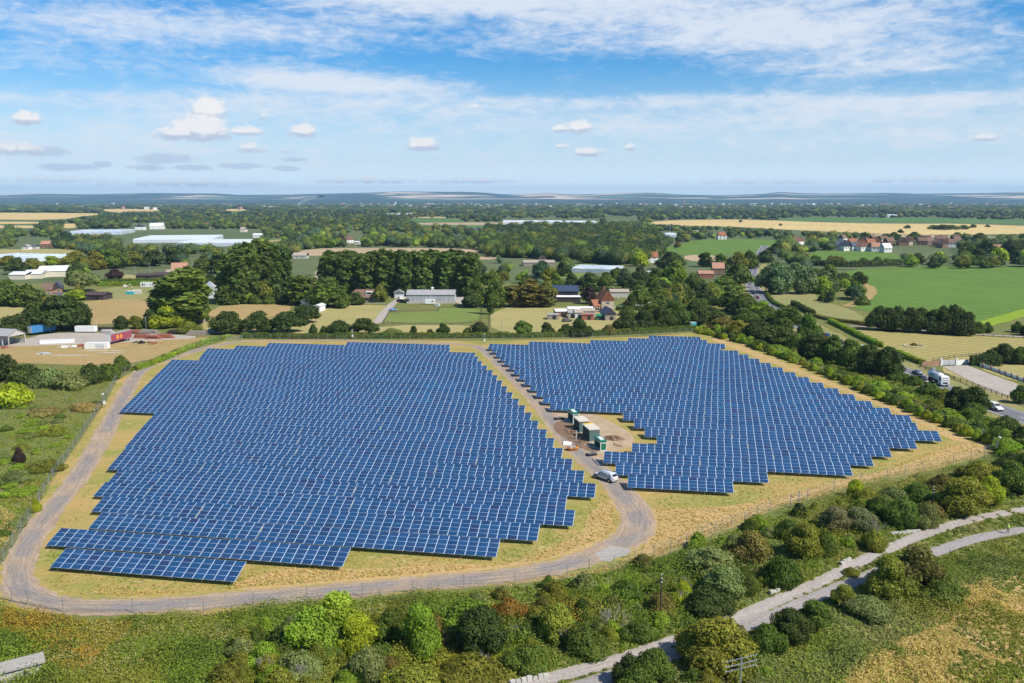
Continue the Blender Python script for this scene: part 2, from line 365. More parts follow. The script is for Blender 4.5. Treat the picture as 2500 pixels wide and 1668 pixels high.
# road
m_road, t_ = newmat('asphalt')
pos_ = t_.n('NewGeometry').outputs['Position']; n_ = t_.noise(pos_, .4, 5); n2_ = t_.noise(pos_, 6, 4)
finish(t_, t_.mix(t_.smooth(t_.m('ADD', t_.m('MULTIPLY', n_, .6), t_.m('MULTIPLY', n2_, .4)), .35, .65), (.135, .135, .15), (.19, .19, .205)), .85, .3)
ROAD = [(1868, 600), (1848, 632), (1838, 655), (1833, 680), (1838, 703), (1856, 727), (1885, 752), (1925, 780), (1975, 808), (2030, 835), (2110, 870), (2200, 905), (2290, 945), (2380, 980), (2470, 1012), (2580, 1050)]
ROADW = line(ROAD, 3)
m_verge = ground_mat('verge_grass', [(.24, .25, .09), (.36, .30, .13), (.16, .20, .06)], .1, 1.5)
strip('verge', ROADW, 19, m_verge, .055, 1.0, step=4)
strip('road', ROADW, 8.2, m_road, .10, 0.05, step=2)
m_line = plain('road_paint', (.72, .72, .70), .7, .3, var=.1)
def offs(P, o_):
    out = []
    for i, p in enumerate(P):
        d = (P[min(i + 1, len(P) - 1)] - P[max(i - 1, 0)]).normalized(); out.append(p + Vector((-d.y, d.x, 0)) * o_)
    return out
RR = resample(ROADW, 1.0)
mb = MB()
for i in range(0, len(RR) - 9, 9):
    a, b = RR[i], RR[i + 5]; d = (b - a); mb.box(((a.x + b.x) / 2, (a.y + b.y) / 2, .108), (d.length, .2, .008), math.atan2(d.y, d.x))
tag(mb.build('centre_line_marking', m_line), kind='structure')
for s_ in (-3.75, 3.75): strip('edge_line_marking', offs(RR, s_), .18, m_line, .106, step=3, nac=1)
mb = MB()
for s_ in (-4.2, 4.2):
    P = resample(offs(RR, s_), 6)
    for a, b in zip(P[:-1], P[1:]):
        d = b - a; mb.box(((a.x + b.x) / 2, (a.y + b.y) / 2, .12), (d.length + .05, .14, .17), math.atan2(d.y, d.x))
tag(mb.build('kerb', M['concrete']), kind='structure')
m_pale = ground_mat('pale_track', [(.46, .41, .36), (.40, .35, .31), (.52, .46, .40)], .2, 1.5, .2)
poly_obj('layby', [(1950, 846), (1975, 840), (2000, 842), (2000, 850), (1955, 856)], m_pale, .11)
# foreground concrete path in two strips
m_path = track_mat('worn_concrete_path', (.62, .575, .54), (.56, .51, .46), (.50, .455, .41), .35)
poly_obj('dry_grass_field', [(2330, 1450), (2700, 1340), (2700, 1740), (2000, 1740), (2080, 1650), (2200, 1570)], m_gold, .02, 1)
PATH1 = [(2700, 1215), (2500, 1244), (2361, 1270), (2279, 1297), (2229, 1314), (2163, 1343), (2081, 1380), (1998, 1424), (1899, 1465), (1827, 1497), (1740, 1532), (1629, 1570), (1497, 1616), (1365, 1650), (1200, 1695), (1000, 1750)]
PATH2 = [(2700, 1262), (2500, 1294), (2430, 1305), (2361, 1320), (2290, 1346), (2200, 1376), (2140, 1398), (2081, 1421), (1985, 1461), (1899, 1499), (1800, 1536), (1740, 1561), (1629, 1603), (1500, 1650), (1431, 1672), (1300, 1712), (1000, 1800)]
P1W, P2W = line(PATH1, 2), line(PATH2, 2)
strip('footpath', P1W, 2.3, m_path, .03, .05, nac=6)
m_path2 = track_mat('old_asphalt_path', (.52, .485, .475), (.48, .45, .43), (.43, .40, .38), .35)
strip('footpath', P2W, 2.4, m_path2, .034, .05, nac=6)

# field polygons, in photo pixels
def fm(n_, cols, sc_=.02, fine=.6, **k): return ground_mat(n_, cols, sc_, fine, .2, **k)
m_crop = fm('young_green_crop', [(.145, .245, .045), (.115, .20, .04), (.19, .285, .055)], .03, .5, stripes=(R(68), 7.5, .45, (.095, .17, .032)))
m_crop2 = fm('green_pasture', [(.11, .21, .06), (.085, .17, .05), (.15, .24, .07)], .01, .3)
m_wheat = fm('ripe_wheat', [(.66, .50, .22), (.58, .43, .18), (.72, .56, .28)], .006, .3, stripes=(R(20), 24, .25, (.55, .40, .17)))
m_tan = fm('dry_pasture', [(.42, .35, .15), (.34, .31, .12), (.50, .39, .19)], .03, 1.0, stretch=(.6, 1.6, 1))
m_brown = fm('parched_paddock', [(.42, .29, .13), (.36, .27, .11), (.50, .35, .18)], .04, 1.0)
m_lawn = fm('green_paddock', [(.17, .24, .06), (.22, .25, .07), (.13, .19, .05)], .04, 1.0)
m_olive = fm('olive_paddock', [(.26, .27, .10), (.32, .28, .12), (.20, .24, .08)], .03, 1.0)
m_pink = fm('bare_stubble', [(.48, .35, .22), (.42, .32, .20), (.55, .42, .27)], .01, .3)
m_stripe = fm('mown_striped_lawn', [(.47, .37, .15), (.42, .34, .13), (.52, .41, .18)], .05, 1.2, stripes=(R(-52), 4.6, .85, (.25, .24, .08)))
FIELDS = [
    ('crop_field', [(2040, 668), (2110, 656), (2250, 651), (2400, 650), (2600, 655), (2620, 740), (2500, 760), (2440, 782), (2370, 798), (2250, 795), (2130, 765), (2068, 748), (2115, 730), (2131, 712), (2122, 700), (2085, 684)], m_crop),
    ('pasture', [(1618, 612), (1640, 600), (1700, 587), (1760, 583), (1900, 586), (1915, 591), (1880, 604), (1868, 617), (1790, 623), (1700, 623), (1640, 621)], m_crop),
    ('pasture', [(1955, 628), (2000, 613), (2050, 611), (2120, 612), (2180, 618), (2205, 630), (2190, 641), (2100, 637), (1990, 636)], m_crop),
    ('wheat_field', [(1590, 540), (1750, 536), (1850, 537), (2050, 545), (2250, 547), (2330, 546), (2620, 556), (2620, 570), (2300, 574), (2150, 571), (2050, 567), (1900, 560), (1780, 553), (1680, 552), (1590, 549)], m_wheat),
    ('pasture', [(1900, 535), (2000, 531), (2300, 533), (2400, 536), (2620, 538), (2620, 547), (2250, 544), (2050, 542), (1900, 539)], m_crop2),
    ('stubble_field', [(2090, 571), (2200, 573), (2400, 576), (2450, 582), (2330, 582), (2150, 577)], m_pink),
    ('wheat_field', [(-60, 519), (100, 520), (250, 521), (240, 526), (190, 531), (140, 537), (-60, 536)], m_wheat),
    ('wheat_field', [(-60, 541), (110, 542), (90, 547), (-60, 547)], m_wheat),
    ('wheat_field', [(-60, 550), (60, 551), (100, 552), (100, 557), (-60, 557)], m_wheat),
    ('wheat_field', [(140, 547), (190, 546), (190, 556), (155, 558)], m_wheat),
    ('wheat_field', [(230, 511), (300, 510), (400, 512), (400, 516), (320, 517), (280, 520)], m_wheat),
    ('hay_field', [(-60, 610), (150, 608), (190, 612), (175, 628), (100, 640), (-60, 645)], m_tan),
    ('wheat_field', [(540, 511), (600, 510), (610, 515), (545, 516)], m_wheat),
    ('pasture', [(995, 535), (1060, 533), (1130, 535), (1125, 543), (1000, 543)], m_crop2),
    ('wheat_field', [(985, 530), (1060, 530), (1130, 530), (1060, 533)], m_wheat),
    ('stubble_field', [(1010, 544), (1240, 543), (1300, 545), (1300, 549), (1100, 550), (1005, 548)], m_pink),
    ('pasture', [(1005, 550), (1240, 551), (1230, 556), (1060, 556)], m_crop2),
    ('hay_field', [(655, 586), (705, 585), (705, 592), (655, 593)], m_tan),
    ('stubble_field', [(730, 612), (800, 606), (960, 606), (1080, 606), (1170, 610), (1170, 624), (1060, 618), (850, 622), (770, 626), (735, 622)], m_pink),
    ('stubble_field', [(1160, 624), (1212, 625), (1212, 634), (1162, 634)], m_pink),
    ('stubble_field', [(1670, 622), (1760, 624), (1752, 640), (1672, 637)], m_pink),
    ('hay_field', [(-60, 748), (30, 747), (60, 752), (50, 775), (-60, 780)], m_tan),
    ('olive_paddock', [(235, 702), (410, 698), (412, 720), (380, 732), (240, 735)], m_olive),
    ('parched_paddock', [(200, 733), (380, 731), (372, 765), (350, 790), (180, 795), (186, 760)], m_brown),
    ('parched_paddock', [(545, 744), (710, 744), (708, 762), (650, 778), (500, 775), (510, 762)], m_brown),
    ('hay_field', [(490, 775), (700, 776), (760, 790), (800, 800), (790, 815), (640, 818), (500, 815)], m_tan),
    ('sandy_paddock', [(760, 742), (800, 745), (940, 745), (945, 752), (925, 778), (920, 815), (780, 815), (740, 795), (700, 770)], m_tan),
    ('green_paddock', [(931, 791), (950, 763), (1070, 761), (1073, 752), (1176, 752), (1173, 791)], m_lawn),
    ('hay_field', [(918, 794), (1190, 795), (1192, 820), (910, 820)], m_tan),
    ('hay_field', [(1196, 752), (1360, 750), (1450, 756), (1560, 762), (1560, 800), (1400, 818), (1200, 820)], m_tan),
    ('green_paddock', [(1480, 742), (1545, 740), (1560, 752), (1500, 765)], m_lawn),
    ('green_paddock', [(655, 702), (712, 702), (708, 728), (658, 725)], m_lawn),
    ('green_paddock', [(1330, 669), (1450, 666), (1450, 676), (1360, 682)], m_lawn),
    ('green_paddock', [(1390, 640), (1500, 644), (1500, 650), (1390, 648)], m_lawn),
    ('stubble_field', [(505, 679), (545, 679), (548, 690), (508, 690)], m_pink),
    ('hay_field', [(255, 671), (320, 671), (430, 682), (430, 686), (260, 684)], m_tan),
    ('rough_meadow', [(1870, 715), (1985, 710), (2000, 735), (2080, 755), (2120, 785), (2050, 780), (1960, 760), (1900, 748)], m_olive),
    ('striped_lawn', [(2062, 804), (2200, 812), (2350, 820), (2620, 832), (2620, 872), (2430, 868), (2366, 882), (2276, 886), (2230, 872), (2120, 833)], m_stripe),
    ('verge_lawn', [(2280, 896), (2360, 893), (2620, 985), (2620, 1040), (2500, 995), (2380, 950)], m_tan),
    ('verge_lawn', [(2370, 893), (2620, 890), (2620, 955), (2480, 935)], m_tan),
    ('yard', [(60, 830), (110, 815), (200, 812), (330, 815), (480, 820), (475, 828), (330, 838), (180, 845), (60, 850), (-60, 852), (-60, 832)], m_pale),
    ('rough_yard', [(-60, 848), (180, 842), (330, 835), (480, 826), (520, 822), (430, 862), (340, 885), (260, 893), (100, 890), (-60, 880)], m_brown),
    ('yard', [(1110, 722), (1180, 718), (1165, 745), (1115, 745)], m_pale),
]
for i, (nm, poly, mt) in enumerate(FIELDS):
    poly_obj(nm, poly, mt, .06 + .006 * (i % 12), 1)
poly_obj('driveway', [(2300, 896), (2362, 893), (2505, 948), (2620, 985), (2620, 1000), (2500, 966), (2455, 966), (2420, 957)], m_pale, .15, 0)
strip('farm_track', line([(920, 790), (940, 762), (962, 738), (985, 727), (1000, 722)], 2), 4, m_pale, .15, .4)
strip('garden_path', line([(2050, 795), (2200, 803), (2350, 815), (2500, 823), (2700, 836)], 2), 3.4, m_pale, .16, .1, step=3)
strip('lane', line([(1500, 752), (1560, 742), (1620, 732), (1680, 728)], 2), 5, m_pale, .15, .3, step=3)
strip('crop_margin', line([(2380, 796), (2450, 780), (2520, 757), (2640, 725)], 1), 9, fm('lush_margin', [(.26, .36, .03), (.22, .32, .03), (.30, .38, .05)]), .14, .5, step=4)
strip('crop_margin', line([(2085, 684), (2122, 700), (2133, 713), (2115, 731), (2068, 749)], 2), 5, m_brown, .145, .8, step=3)

# ------------------------------------------------------------------ distant hills
def hills():
    prof = [(-900, 478), (-400, 476), (0, 478), (100, 475), (250, 476), (400, 473), (540, 474), (600, 478), (700, 476), (850, 474), (900, 472), (960, 470), (1100, 470), (1160, 471), (1230, 476), (1340, 473), (1400, 477), (1500, 474),
            (1580, 473), (1640, 476), (1750, 478), (1850, 475), (1890, 471), (1950, 474), (2050, 474), (2150, 473), (2250, 475), (2400, 473), (2500, 470), (3000, 474), (3600, 479)]
    D = 17000; xs = np.array([(p[0] - 1250) / F * D for p in prof]); hs = np.array([CH + (485.2 - p[1] ) / F * D * 1.04 for p in prof])
    nx, ny = 420, 56; X = np.linspace(xs[0], xs[-1], nx); V = []
    for j in range(ny):
        v = j / (ny - 1); y = 7600 + v * 13400; q_ = min(max((v - .22) / .5, 0), 1); pr = (.06 * min(v * 8, 1) + .94 * (q_ * q_ * (3 - 2 * q_))) if v < .72 else 1 - (v - .72) * 1.4
        wob = fbm(X + 900, np.full(nx, y * 1.7), 1900, 4)
        h = np.interp(X * (.75 + .35 * v) * D / y, xs, hs) * (y / D)
        V.append(np.stack([X * (.75 + .35 * v), np.full(nx, y) + 900 * (fbm(X, X * 0, 2600, 8) - .5), np.maximum(h * pr * (.80 + .35 * wob if v < .66 else 1), 0) - 2 + (fbm(X, X * 0 + y, 700, 3) - .5) * 16 * pr], 1))
    V = np.concatenate(V); Fq = [(j * nx + i, j * nx + i + 1, (j + 1) * nx + i + 1, (j + 1) * nx + i) for j in range(ny - 1) for i in range(nx - 1)]
    m, t = newmat('downland'); pos = t.n('NewGeometry').outputs['Position']
    vo = t.n('TexVoronoi', i_Scale=.0021, i_Randomness=1.0); mp = t.n('Mapping', i_0=pos, i_Scale=(.45, .8, 0)); t.put(vo.inputs['Vector'], mp.outputs[0])
    s3 = t.n('SeparateColor', i_0=vo.outputs['Color']); nz = t.noise(pos, .0035, 5, .6)
    nf = t.noise(pos, .02, 4, .7); x = t.mix(t.smooth(nz, .4, .6), (.016, .034, .024), (.045, .07, .036)); x = t.mix(t.smooth(nf, .56, .66), x, (.10, .12, .07))
    zz_ = t.n('SeparateXYZ', i_0=pos).outputs[2]; x = t.mix(t.m('MULTIPLY', t.smooth(s3.outputs[0], .74, .76), t.smooth(zz_, 30, 50)), x, (.66, .50, .36))
    x = t.mix(t.m('MULTIPLY', t.smooth(s3.outputs[1], .82, .86), t.smooth(zz_, 18, 40)), x, (.14, .19, .09))
    finish(t, x, .95, .05)
    me = npmesh('hills', V, Fq, mats=[m], smooth=True); tag(obj('hills', me), kind='structure')
hills()

# ------------------------------------------------------------------ solar arrays
PSI, TH = -0.16563, 0.35597; CT, ST = math.cos(TH), math.sin(TH); PWX, PHY, LOW = 1.66, 1.0125, .8
UX = Vector((math.cos(PSI), math.sin(PSI), 0)); NX = Vector((-math.sin(PSI), math.cos(PSI), 0))
mglass, t_ = newmat('solar_cells')
a_ = t_.n('Attribute', attribute_type='GEOMETRY', attribute_name='fcol').outputs[0]
po_ = t_.n('TexCoord').outputs['Object']
finish(t_, a_, .16, .55, extra=None)
mframe = plain('aluminium_frame', (.50, .62, .78), .35, .5, .0, var=.03)
def cellcol(n_, rs):
    r = rs.rand(n_, 1); base = np.array([[.014, .070, .175]]) * (1 - r) + np.array([[.022, .056, .142]]) * r
    base = base * (.8 + .4 * rs.rand(n_, 1)); k = rs.rand(n_)
    base[k > .96] = np.array([.022, .043, .115]); base[k < .05] = np.array([.010, .085, .19]); return base
def module_geo(x0, y0, fv, V, Fq, MI, FC, c):
    """one module in the tilted plane's own coordinates (x along the row, y up the slope)"""
    w, h, bx_, by_ = 1.652, 1.0, .050, .014; b = len(V)
    for z in (0, -.04):
        for x, y in ((0, 0), (w, 0), (w, h), (0, h)): V.append((x0 + x, y0 + y, z))
    for x, y in ((bx_, by_), (w - bx_, by_), (w - bx_, h - by_), (bx_, h - by_)): V.append((x0 + x, y0 + y, 0))
    fs = [(0, 1, 9, 8), (1, 2, 10, 9), (2, 3, 11, 10), (3, 0, 8, 11), (8, 9, 10, 11), (7, 6, 5, 4), (0, 4, 5, 1), (1, 5, 6, 2), (2, 6, 7, 3), (3, 7, 4, 0)]
    for i, f in enumerate(fs):
        Fq.append([b + q for q in f]); MI.append(1 if i == 4 else 0); FC.append(c if i == 4 else (.5, .5, .5))
rs_ = np.random.RandomState(3); MODS = []
for i in range(24):
    V, Fq, MI, FC = [], [], [], []; module_geo(-.826, -.5, 0, V, Fq, MI, FC, tuple(cellcol(1, rs_)[0]))
    MODS.append(npmesh('solar_module', V, Fq, FC, mats=[mframe, mglass], mi=MI))
_mb = MB(); _mb.box((0, 0, .36), (.09, .09, .72)); LEGF = _mb.build('support_leg', M['steel']).data
_mb = MB(); _mb.box((0, 0, .95), (.09, .09, 1.9)); LEGR = _mb.build('support_leg', M['steel']).data
for o in list(bpy.data.objects):
    if o.name.startswith('support_leg'): bpy.data.objects.remove(o)
ORD = ['first', 'second', 'third', 'fourth', 'fifth', 'sixth', 'seventh', 'eighth', 'ninth', 'tenth', 'eleventh', 'twelfth', 'thirteenth', 'fourteenth', 'fifteenth', 'sixteenth', 'seventeenth', 'eighteenth', 'nineteenth', 'twentieth',
       'twenty-first', 'twenty-second', 'twenty-third', 'twenty-fourth', 'twenty-fifth', 'twenty-sixth', 'twenty-seventh']
def in_tilt(x, y, z=0): return (x, y * CT - z * ST, LOW + y * ST + z * CT)
def table(s0, d, nc, near, label, group):
    org = UX * s0 + NX * d; root = empty('solar_table', (org.x, org.y, random.uniform(-.04, .04)), PSI + random.uniform(-.0012, .0012))
    tag(root, label, 'solar panels', group)
    root.rotation_euler.x = random.uniform(-.007, .007)
    if near:
        for c_ in range(nc):
            for r_ in range(4):
                o = obj('solar_module', MODS[random.randrange(24)], root, in_tilt(c_ * PWX + .83, r_ * PHY + .5)); o.rotation_euler = (TH + random.uniform(-.004, .004), random.uniform(-.003, .003), 0)
        k = max(2, round(nc / 1.5) // 2 + 1)
        for i in range(k):
            x = .8 + (nc * PWX - 1.6) * i / (k - 1)
            obj('support_leg', LEGF, root, (x, .55, 0)); obj('support_leg', LEGR, root, (x, 3.2, 0))
        mb = MB()
    else:
        V, Fq, MI, FC = [], [], [], []; cc = cellcol(nc * 4, rs_)
        for c_ in range(nc):
            for r_ in range(4): module_geo(c_ * PWX + .004, r_ * PHY, 0, V, Fq, MI, FC, tuple(cc[c_ * 4 + r_]))
        V = [in_tilt(*v) for v in V]
        me = npmesh('module_array', V, Fq, FC, mats=[mframe, mglass], mi=MI); obj('module_array', me, root)
        mb = MB(); k = max(2, nc // 3)
        for i in range(k):
            x = .8 + (nc * PWX - 1.6) * i / (k - 1); mb.box((x, .55, .36), (.09, .09, .72)); mb.box((x, 3.2, .93), (.09, .09, 1.86))
    for y in (.3, 1.4, 2.5, 3.6):
        a = in_tilt(.1, y, -.09); b = in_tilt(nc * PWX - .1, y, -.09)
        mb.box(((a[0] + b[0]) / 2, a[1], a[2]), (b[0] - a[0], .05, .07))
    mb.build('support_frame', M['steel'], root)
LROWS = {1: (-88.5, 18), 2: (-94.9, 30), 3: (-92.6, 42), 4: (-97.3, 48), 5: (-102.1, 54), 6: (-104.2, 54), 7: (-109.4, 60), 8: (-112.2, 60), 9: (-115.2, 60), 10: (-118.0, 60), 11: (-120.7, 60), 12: (-123.3, 60), 13: (-136.2, 66)}
for k in range(14, 22): LROWS[k] = (-136.2 - (k - 13) * 2.81, 66)
LROWS[22] = (-152.0, 60); LROWS[23] = (-155.0, 60); LROWS[24] = (-157.8, 60); LROWS[25] = (-150.4, 54); LROWS[26] = (-141.2, 42); LROWS[27] = (-113.0, 24)
LRIGHT = {14: -27.7, 15: -30.5, 16: -33.3, 17: -36.0, 18: -38.9, 19: -41.6, 20: -44.4, 21: -47.1, 22: -50.1, 23: -52.8, 24: -55.5}
LPART = {1: [18], 2: [18, 12], 3: [18, 24], 4: [12, 12, 24], 5: [6, 24, 24], 6: [6, 24, 24], 27: [24], 8: [18, 24, 18], 7: [12, 24, 24]}
RROWS = {1: (-3.7, 12), 2: (-6.4, 18), 3: (-9.2, 30), 4: (-3.5, 30), 5: (1.9, 30), 6: (-.9, 36), 7: (-3.5, 42), 8: (-6.4, 42)}
for k in range(9, 22): RROWS[k] = (-25.9 - (k - 9) * 2.78, 54)
RROWS[22] = (-45.3, 42 ); RROWS[23] = (-22.8, 30); RROWS[24] = (-8.8, 18); RROWS[25] = (-.9, 12)
RPART = {1: [12], 2: [18], 3: [12, 18], 4: [18, 12], 5: [12, 18], 6: [12, 24], 7: [18, 24], 8: [12, 18, 12], 25: [12], 24: [18]}
def partition(n_, rs):
    out = []
    while n_ > 0:
        q = [18, 24, 12, 24][rs.randrange(4)]; q = min(q, n_)
        if n_ - q == 6: q = n_ if n_ <= 24 else q - 6
        out.append(q); n_ -= q
    return out
rp = random.Random(11); NEAR_D = 212
for side, rows, parts, d0, dp in (('left', LROWS, LPART, 106.6, 7.273), ('right', RROWS, RPART, 156.95, 7.167)):
    for k, (s0, nc) in rows.items():
        d = d0 + (k - 1) * dp
        if side == 'right' and k in (22,): d += -.0
        pt = parts.get(k) or partition(nc, rp); x = s0
        # gaps between tables are 0.3 m; the row keeps its measured right-hand end
        for i, q in enumerate(pt):
            gap = .13 if i < len(pt) - 1 else 0
            if len(pt) == 1: lab = f'the only blue solar table in the {ORD[k-1]} row from the front of the {side} array'
            else:
                w_ = 'leftmost' if i == 0 else 'rightmost' if i == len(pt) - 1 else (ORD[i] + ' from the left')
                lab = f'{w_} blue solar table in the {ORD[k-1]} row from the front, {side} array' if 'from' not in w_ else f'blue solar table {w_} in the {ORD[k-1]} row, {side} array'
            table(x, d, q, d < NEAR_D, lab, f'solar tables of the {side} array')
            x += q * PWX + gap

# ------------------------------------------------------------------ foliage meshes
def ico(sub):
    import bmesh
    bm = bmesh.new(); bmesh.ops.create_icosphere(bm, subdivisions=sub, radius=1)
    V = np.array([v.co[:] for v in bm.verts]); Fq = np.array([[v.index for v in f.verts] for f in bm.faces]); bm.free(); return V, Fq
ICO1, ICO2 = ico(1), ico(2)
def quads(P, Nn, size, rs, aspect=1.0):
    """P centres, Nn normals, size per quad -> verts, faces"""
    n = len(P); r = rs.randn(n, 3); t = np.cross(Nn, r); t /= np.linalg.norm(t, axis=1, keepdims=True) + 1e-9
    b = np.cross(Nn, t); s = size[:, None] / 2
    V = np.stack([P - t * s - b * s * aspect, P + t * s * .7 - b * s * aspect * .9, P + t * s + b * s * aspect, P - t * s * .6 + b * s * aspect * 1.1], 1)
    return V.reshape(-1, 3), np.arange(n * 4).reshape(n, 4)
def crown_geo(blobs, n, leaf, rs, jit=.55, core=True, up=.25, asp=1.0):
    """leaf-sized faces spread through the outer shell of overlapping clumps; returns verts, quad faces, tint"""
    B = np.array([b[:3] for b in blobs], float); Rr = np.array([b[3] for b in blobs], float); Sz = np.array([b[4] if len(b) > 4 else 1.0 for b in blobs])
    w = Rr ** 2; idx = rs.choice(len(B), int(n * 1.7), p=w / w.sum())
    d = rs.randn(len(idx), 3); d[:, 2] += up; d /= np.linalg.norm(d, axis=1, keepdims=True)
    rad = Rr[idx] * (1.05 - .38 * rs.rand(len(idx)) ** 1.6)
    rad *= 1 + .16 * np.sin(d[:, 0] * 5 + idx * 1.3) * np.cos(d[:, 1] * 6 + idx)
    P = B[idx] + d * rad[:, None] * np.stack([np.ones(len(idx)), np.ones(len(idx)), Sz[idx]], 1)
    keep = P[:, 2] > .02
    for j in range(len(B)):
        q = (P - B[j]) / np.array([1, 1, Sz[j]]); keep &= ~((np.linalg.norm(q, axis=1) < Rr[j] * .72) & (idx != j))
    P, d, idx = P[keep][:n], d[keep][:n], idx[keep][:n]
    Nn = d + jit * rs.randn(len(P), 3); Nn /= np.linalg.norm(Nn, axis=1, keepdims=True)
    V, Fq = quads(P, Nn, leaf * (.55 + .9 * rs.rand(len(P))), rs)
    if asp != 1: V = V.reshape(-1, 4, 3); V = (P[:, None] + (V - P[:, None]) * np.array([1, 1, 1 / asp])).reshape(-1, 3)
    ct = .78 + .44 * rs.rand(len(B)); tint = ct[idx] * (.75 + .5 * rs.rand(len(P)))
    FC = np.stack([tint * (1 + .25 * (rs.rand(len(P)) - .5)), tint, tint * .95], 1)
    if core:
        cv, cf = ICO2 if len(blobs) < 12 else ICO1; Vs, Fs = [], []
        for j in range(len(B)):
            nz_ = 1 + .12 * rs.randn(len(cv), 1); v = B[j] + cv * Rr[j] * .8 * nz_ * np.array([1, 1, Sz[j]]); v[:, 2] = np.maximum(v[:, 2], 0)
            Fs.append(np.hstack([cf, cf[:, :1]]) + sum(len(q) for q in Vs)); Vs.append(v)
        cv_ = np.concatenate(Vs); cf_ = np.concatenate(Fs)
        return V, Fq, FC, cv_, cf_[:, :3]
    return V, Fq, FC, None, None
def crown_mesh(name, blobs, n, leaf, seed, mat=None, **k):
    rs = np.random.RandomState(seed); V, Fq, FC, cv, cf = crown_geo(blobs, n, leaf, rs, **k)
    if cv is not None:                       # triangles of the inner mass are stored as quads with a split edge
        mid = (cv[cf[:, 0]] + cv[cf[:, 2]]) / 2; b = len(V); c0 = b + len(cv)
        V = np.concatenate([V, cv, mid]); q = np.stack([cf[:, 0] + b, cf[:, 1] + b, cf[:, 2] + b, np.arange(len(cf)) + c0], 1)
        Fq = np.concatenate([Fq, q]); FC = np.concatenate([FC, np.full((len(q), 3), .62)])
    V = np.array(V); V[:, 2] /= np.percentile(V[:, 2], 99.7); V[:, :2] /= np.percentile(np.abs(V[:, :2]), 99) * 2
    return npmesh(name, V, Fq, FC, mats=[mat or M['leaf']])
def blobs_round(rs, k=9, h=1.0, base=.28, spread=.30, r=.27):
    """crown of unit width and unit height, its clumps spread over a dome"""
    out = []
    for i in range(k):
        a = rs.rand() * 6.283; q = math.sqrt(rs.rand()) * spread; z = base + (h - base - r * .9) * (1 - (q / spread) ** 2 * .75) * (.45 + .6 * rs.rand())
        out.append((q * math.cos(a), q * math.sin(a), min(z + .08, h - r * .8), r * (.72 + .5 * rs.rand()), .95))
    out.append((0, 0, h - r, r * .95, .9)); out.append((0, 0, (h + base) / 2, r * 1.15, .95))
    return out
def blobs_tall(rs, k=14):
    out = []
    k = 26
    for i in range(k):
        z = .10 + .80 * (i + .5) / k + .03 * rs.randn(); wd_ = (.16 + .32 * math.sin(math.pi * min(1, (z + .12) * .85)) ** .8) * .52; a = rs.rand() * 6.283
        out.append((wd_ * .75 * math.cos(a), wd_ * .75 * math.sin(a), z, .13 + wd_ * .40 * (.6 + .6 * rs.rand()), .5))
    return out
def blobs_column(rs, k=12):
    return [(.05 * rs.randn(), .05 * rs.randn(), .1 + .8 * i / (k - 1), (.36 if 1 < i < k - 3 else .24) * (.85 + .3 * rs.rand()), .32) for i in range(k)]
def blobs_bush(rs, k=8):
    out = []
    for i in range(k):
        a = rs.rand() * 6.283; q = math.sqrt(rs.rand()) * .34; out.append((q * math.cos(a), q * math.sin(a), .12 + .38 * rs.rand() * (1 - q), .24 * (.7 + .6 * rs.rand()), 1.1))
    out.append((0, 0, .5, .3, 1.2)); out.append((.05, .1, .25, .36, .8)); return out
NV = 4; CR = {}
def make_set(kind, fn, n, leaf, lods=(('n', 1.0, 1.0), ('m', .42, 1.45), ('f', .13, 2.3)), asp=1.0):
    for lod, fn_, fl in lods:
        for v in range(NV):
            rs = np.random.RandomState(hash(kind) % 1000 if False else sum(map(ord, kind)) + v * 7)
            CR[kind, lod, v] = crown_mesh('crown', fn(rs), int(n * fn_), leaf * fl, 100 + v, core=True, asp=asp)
make_set('round', lambda rs: blobs_round(rs, 16, 1, .02, .34, .21) + [(.3 * math.cos(a), .3 * math.sin(a), .2 + .08 * rs.rand(), .17, 1.1) for a in rs.rand(5) * 6.28], 10500, .030, asp=.9)
make_set('broad', lambda rs: blobs_round(rs, 20, 1, .16, .37, .18), 9500, .028, asp=.65)
make_set('tall', blobs_tall, 9000, .062, asp=2.6)
make_set('column', blobs_column, 3000, .11, (('m', 1, 1), ('f', .3, 1.8)), asp=3)
make_set('bush', blobs_bush, 9000, .030, asp=.65)
def trunk_mesh(v, lean=.02):
    mb = MB(); rs = random.Random(v); mb.tube((0, 0, -.02), (lean, 0, .34), .022, .016, 7)
    for i in range(5):
        a = i * 1.26 + rs.random(); mb.tube((lean, 0, .24 + .03 * i), (.2 * math.cos(a), .2 * math.sin(a), .48 + .05 * rs.random()), .010, .004, 5)
    mb.tube((lean, 0, .34), (0, 0, .75), .014, .005, 6)
    o = mb.build('trunk', M['bark']); me = o.data; bpy.data.objects.remove(o); return me
TR = [trunk_mesh(i) for i in range(3)]
def dead_mesh(seed, n=70):
    """bare branching shrub of unit height"""
    rs = random.Random(seed); mb = MB()
    def br(p, d, L, r, lv):
        q = p + d * L; mb.tube(p, q, r, r * .6, 4)
        if lv:
            for _ in range(3 if lv > 1 else 3):
                e = (d + Vector((rs.uniform(-1, 1), rs.uniform(-1, 1), rs.uniform(-.3, .9))) * .75).normalized(); br(q, e, L * rs.uniform(.55, .85), r * .6, lv - 1)
    for i in range(5): br(Vector((rs.uniform(-.08, .08), rs.uniform(-.08, .08), 0)), Vector((rs.uniform(-.7, .7), rs.uniform(-.7, .7), 1)).normalized(), .32, .014, 3)
    o = mb.build('branches', M['deadwood']); me = o.data; bpy.data.objects.remove(o); return me
DEAD = [dead_mesh(i) for i in range(3)]
def jitter(c, s=.16):
    k = 1 + random.uniform(-s, s); return (c[0] * k * (1 + random.uniform(-s, s) * .6), c[1] * k, c[2] * k, 1)
NT_ = [0]
MASS = []
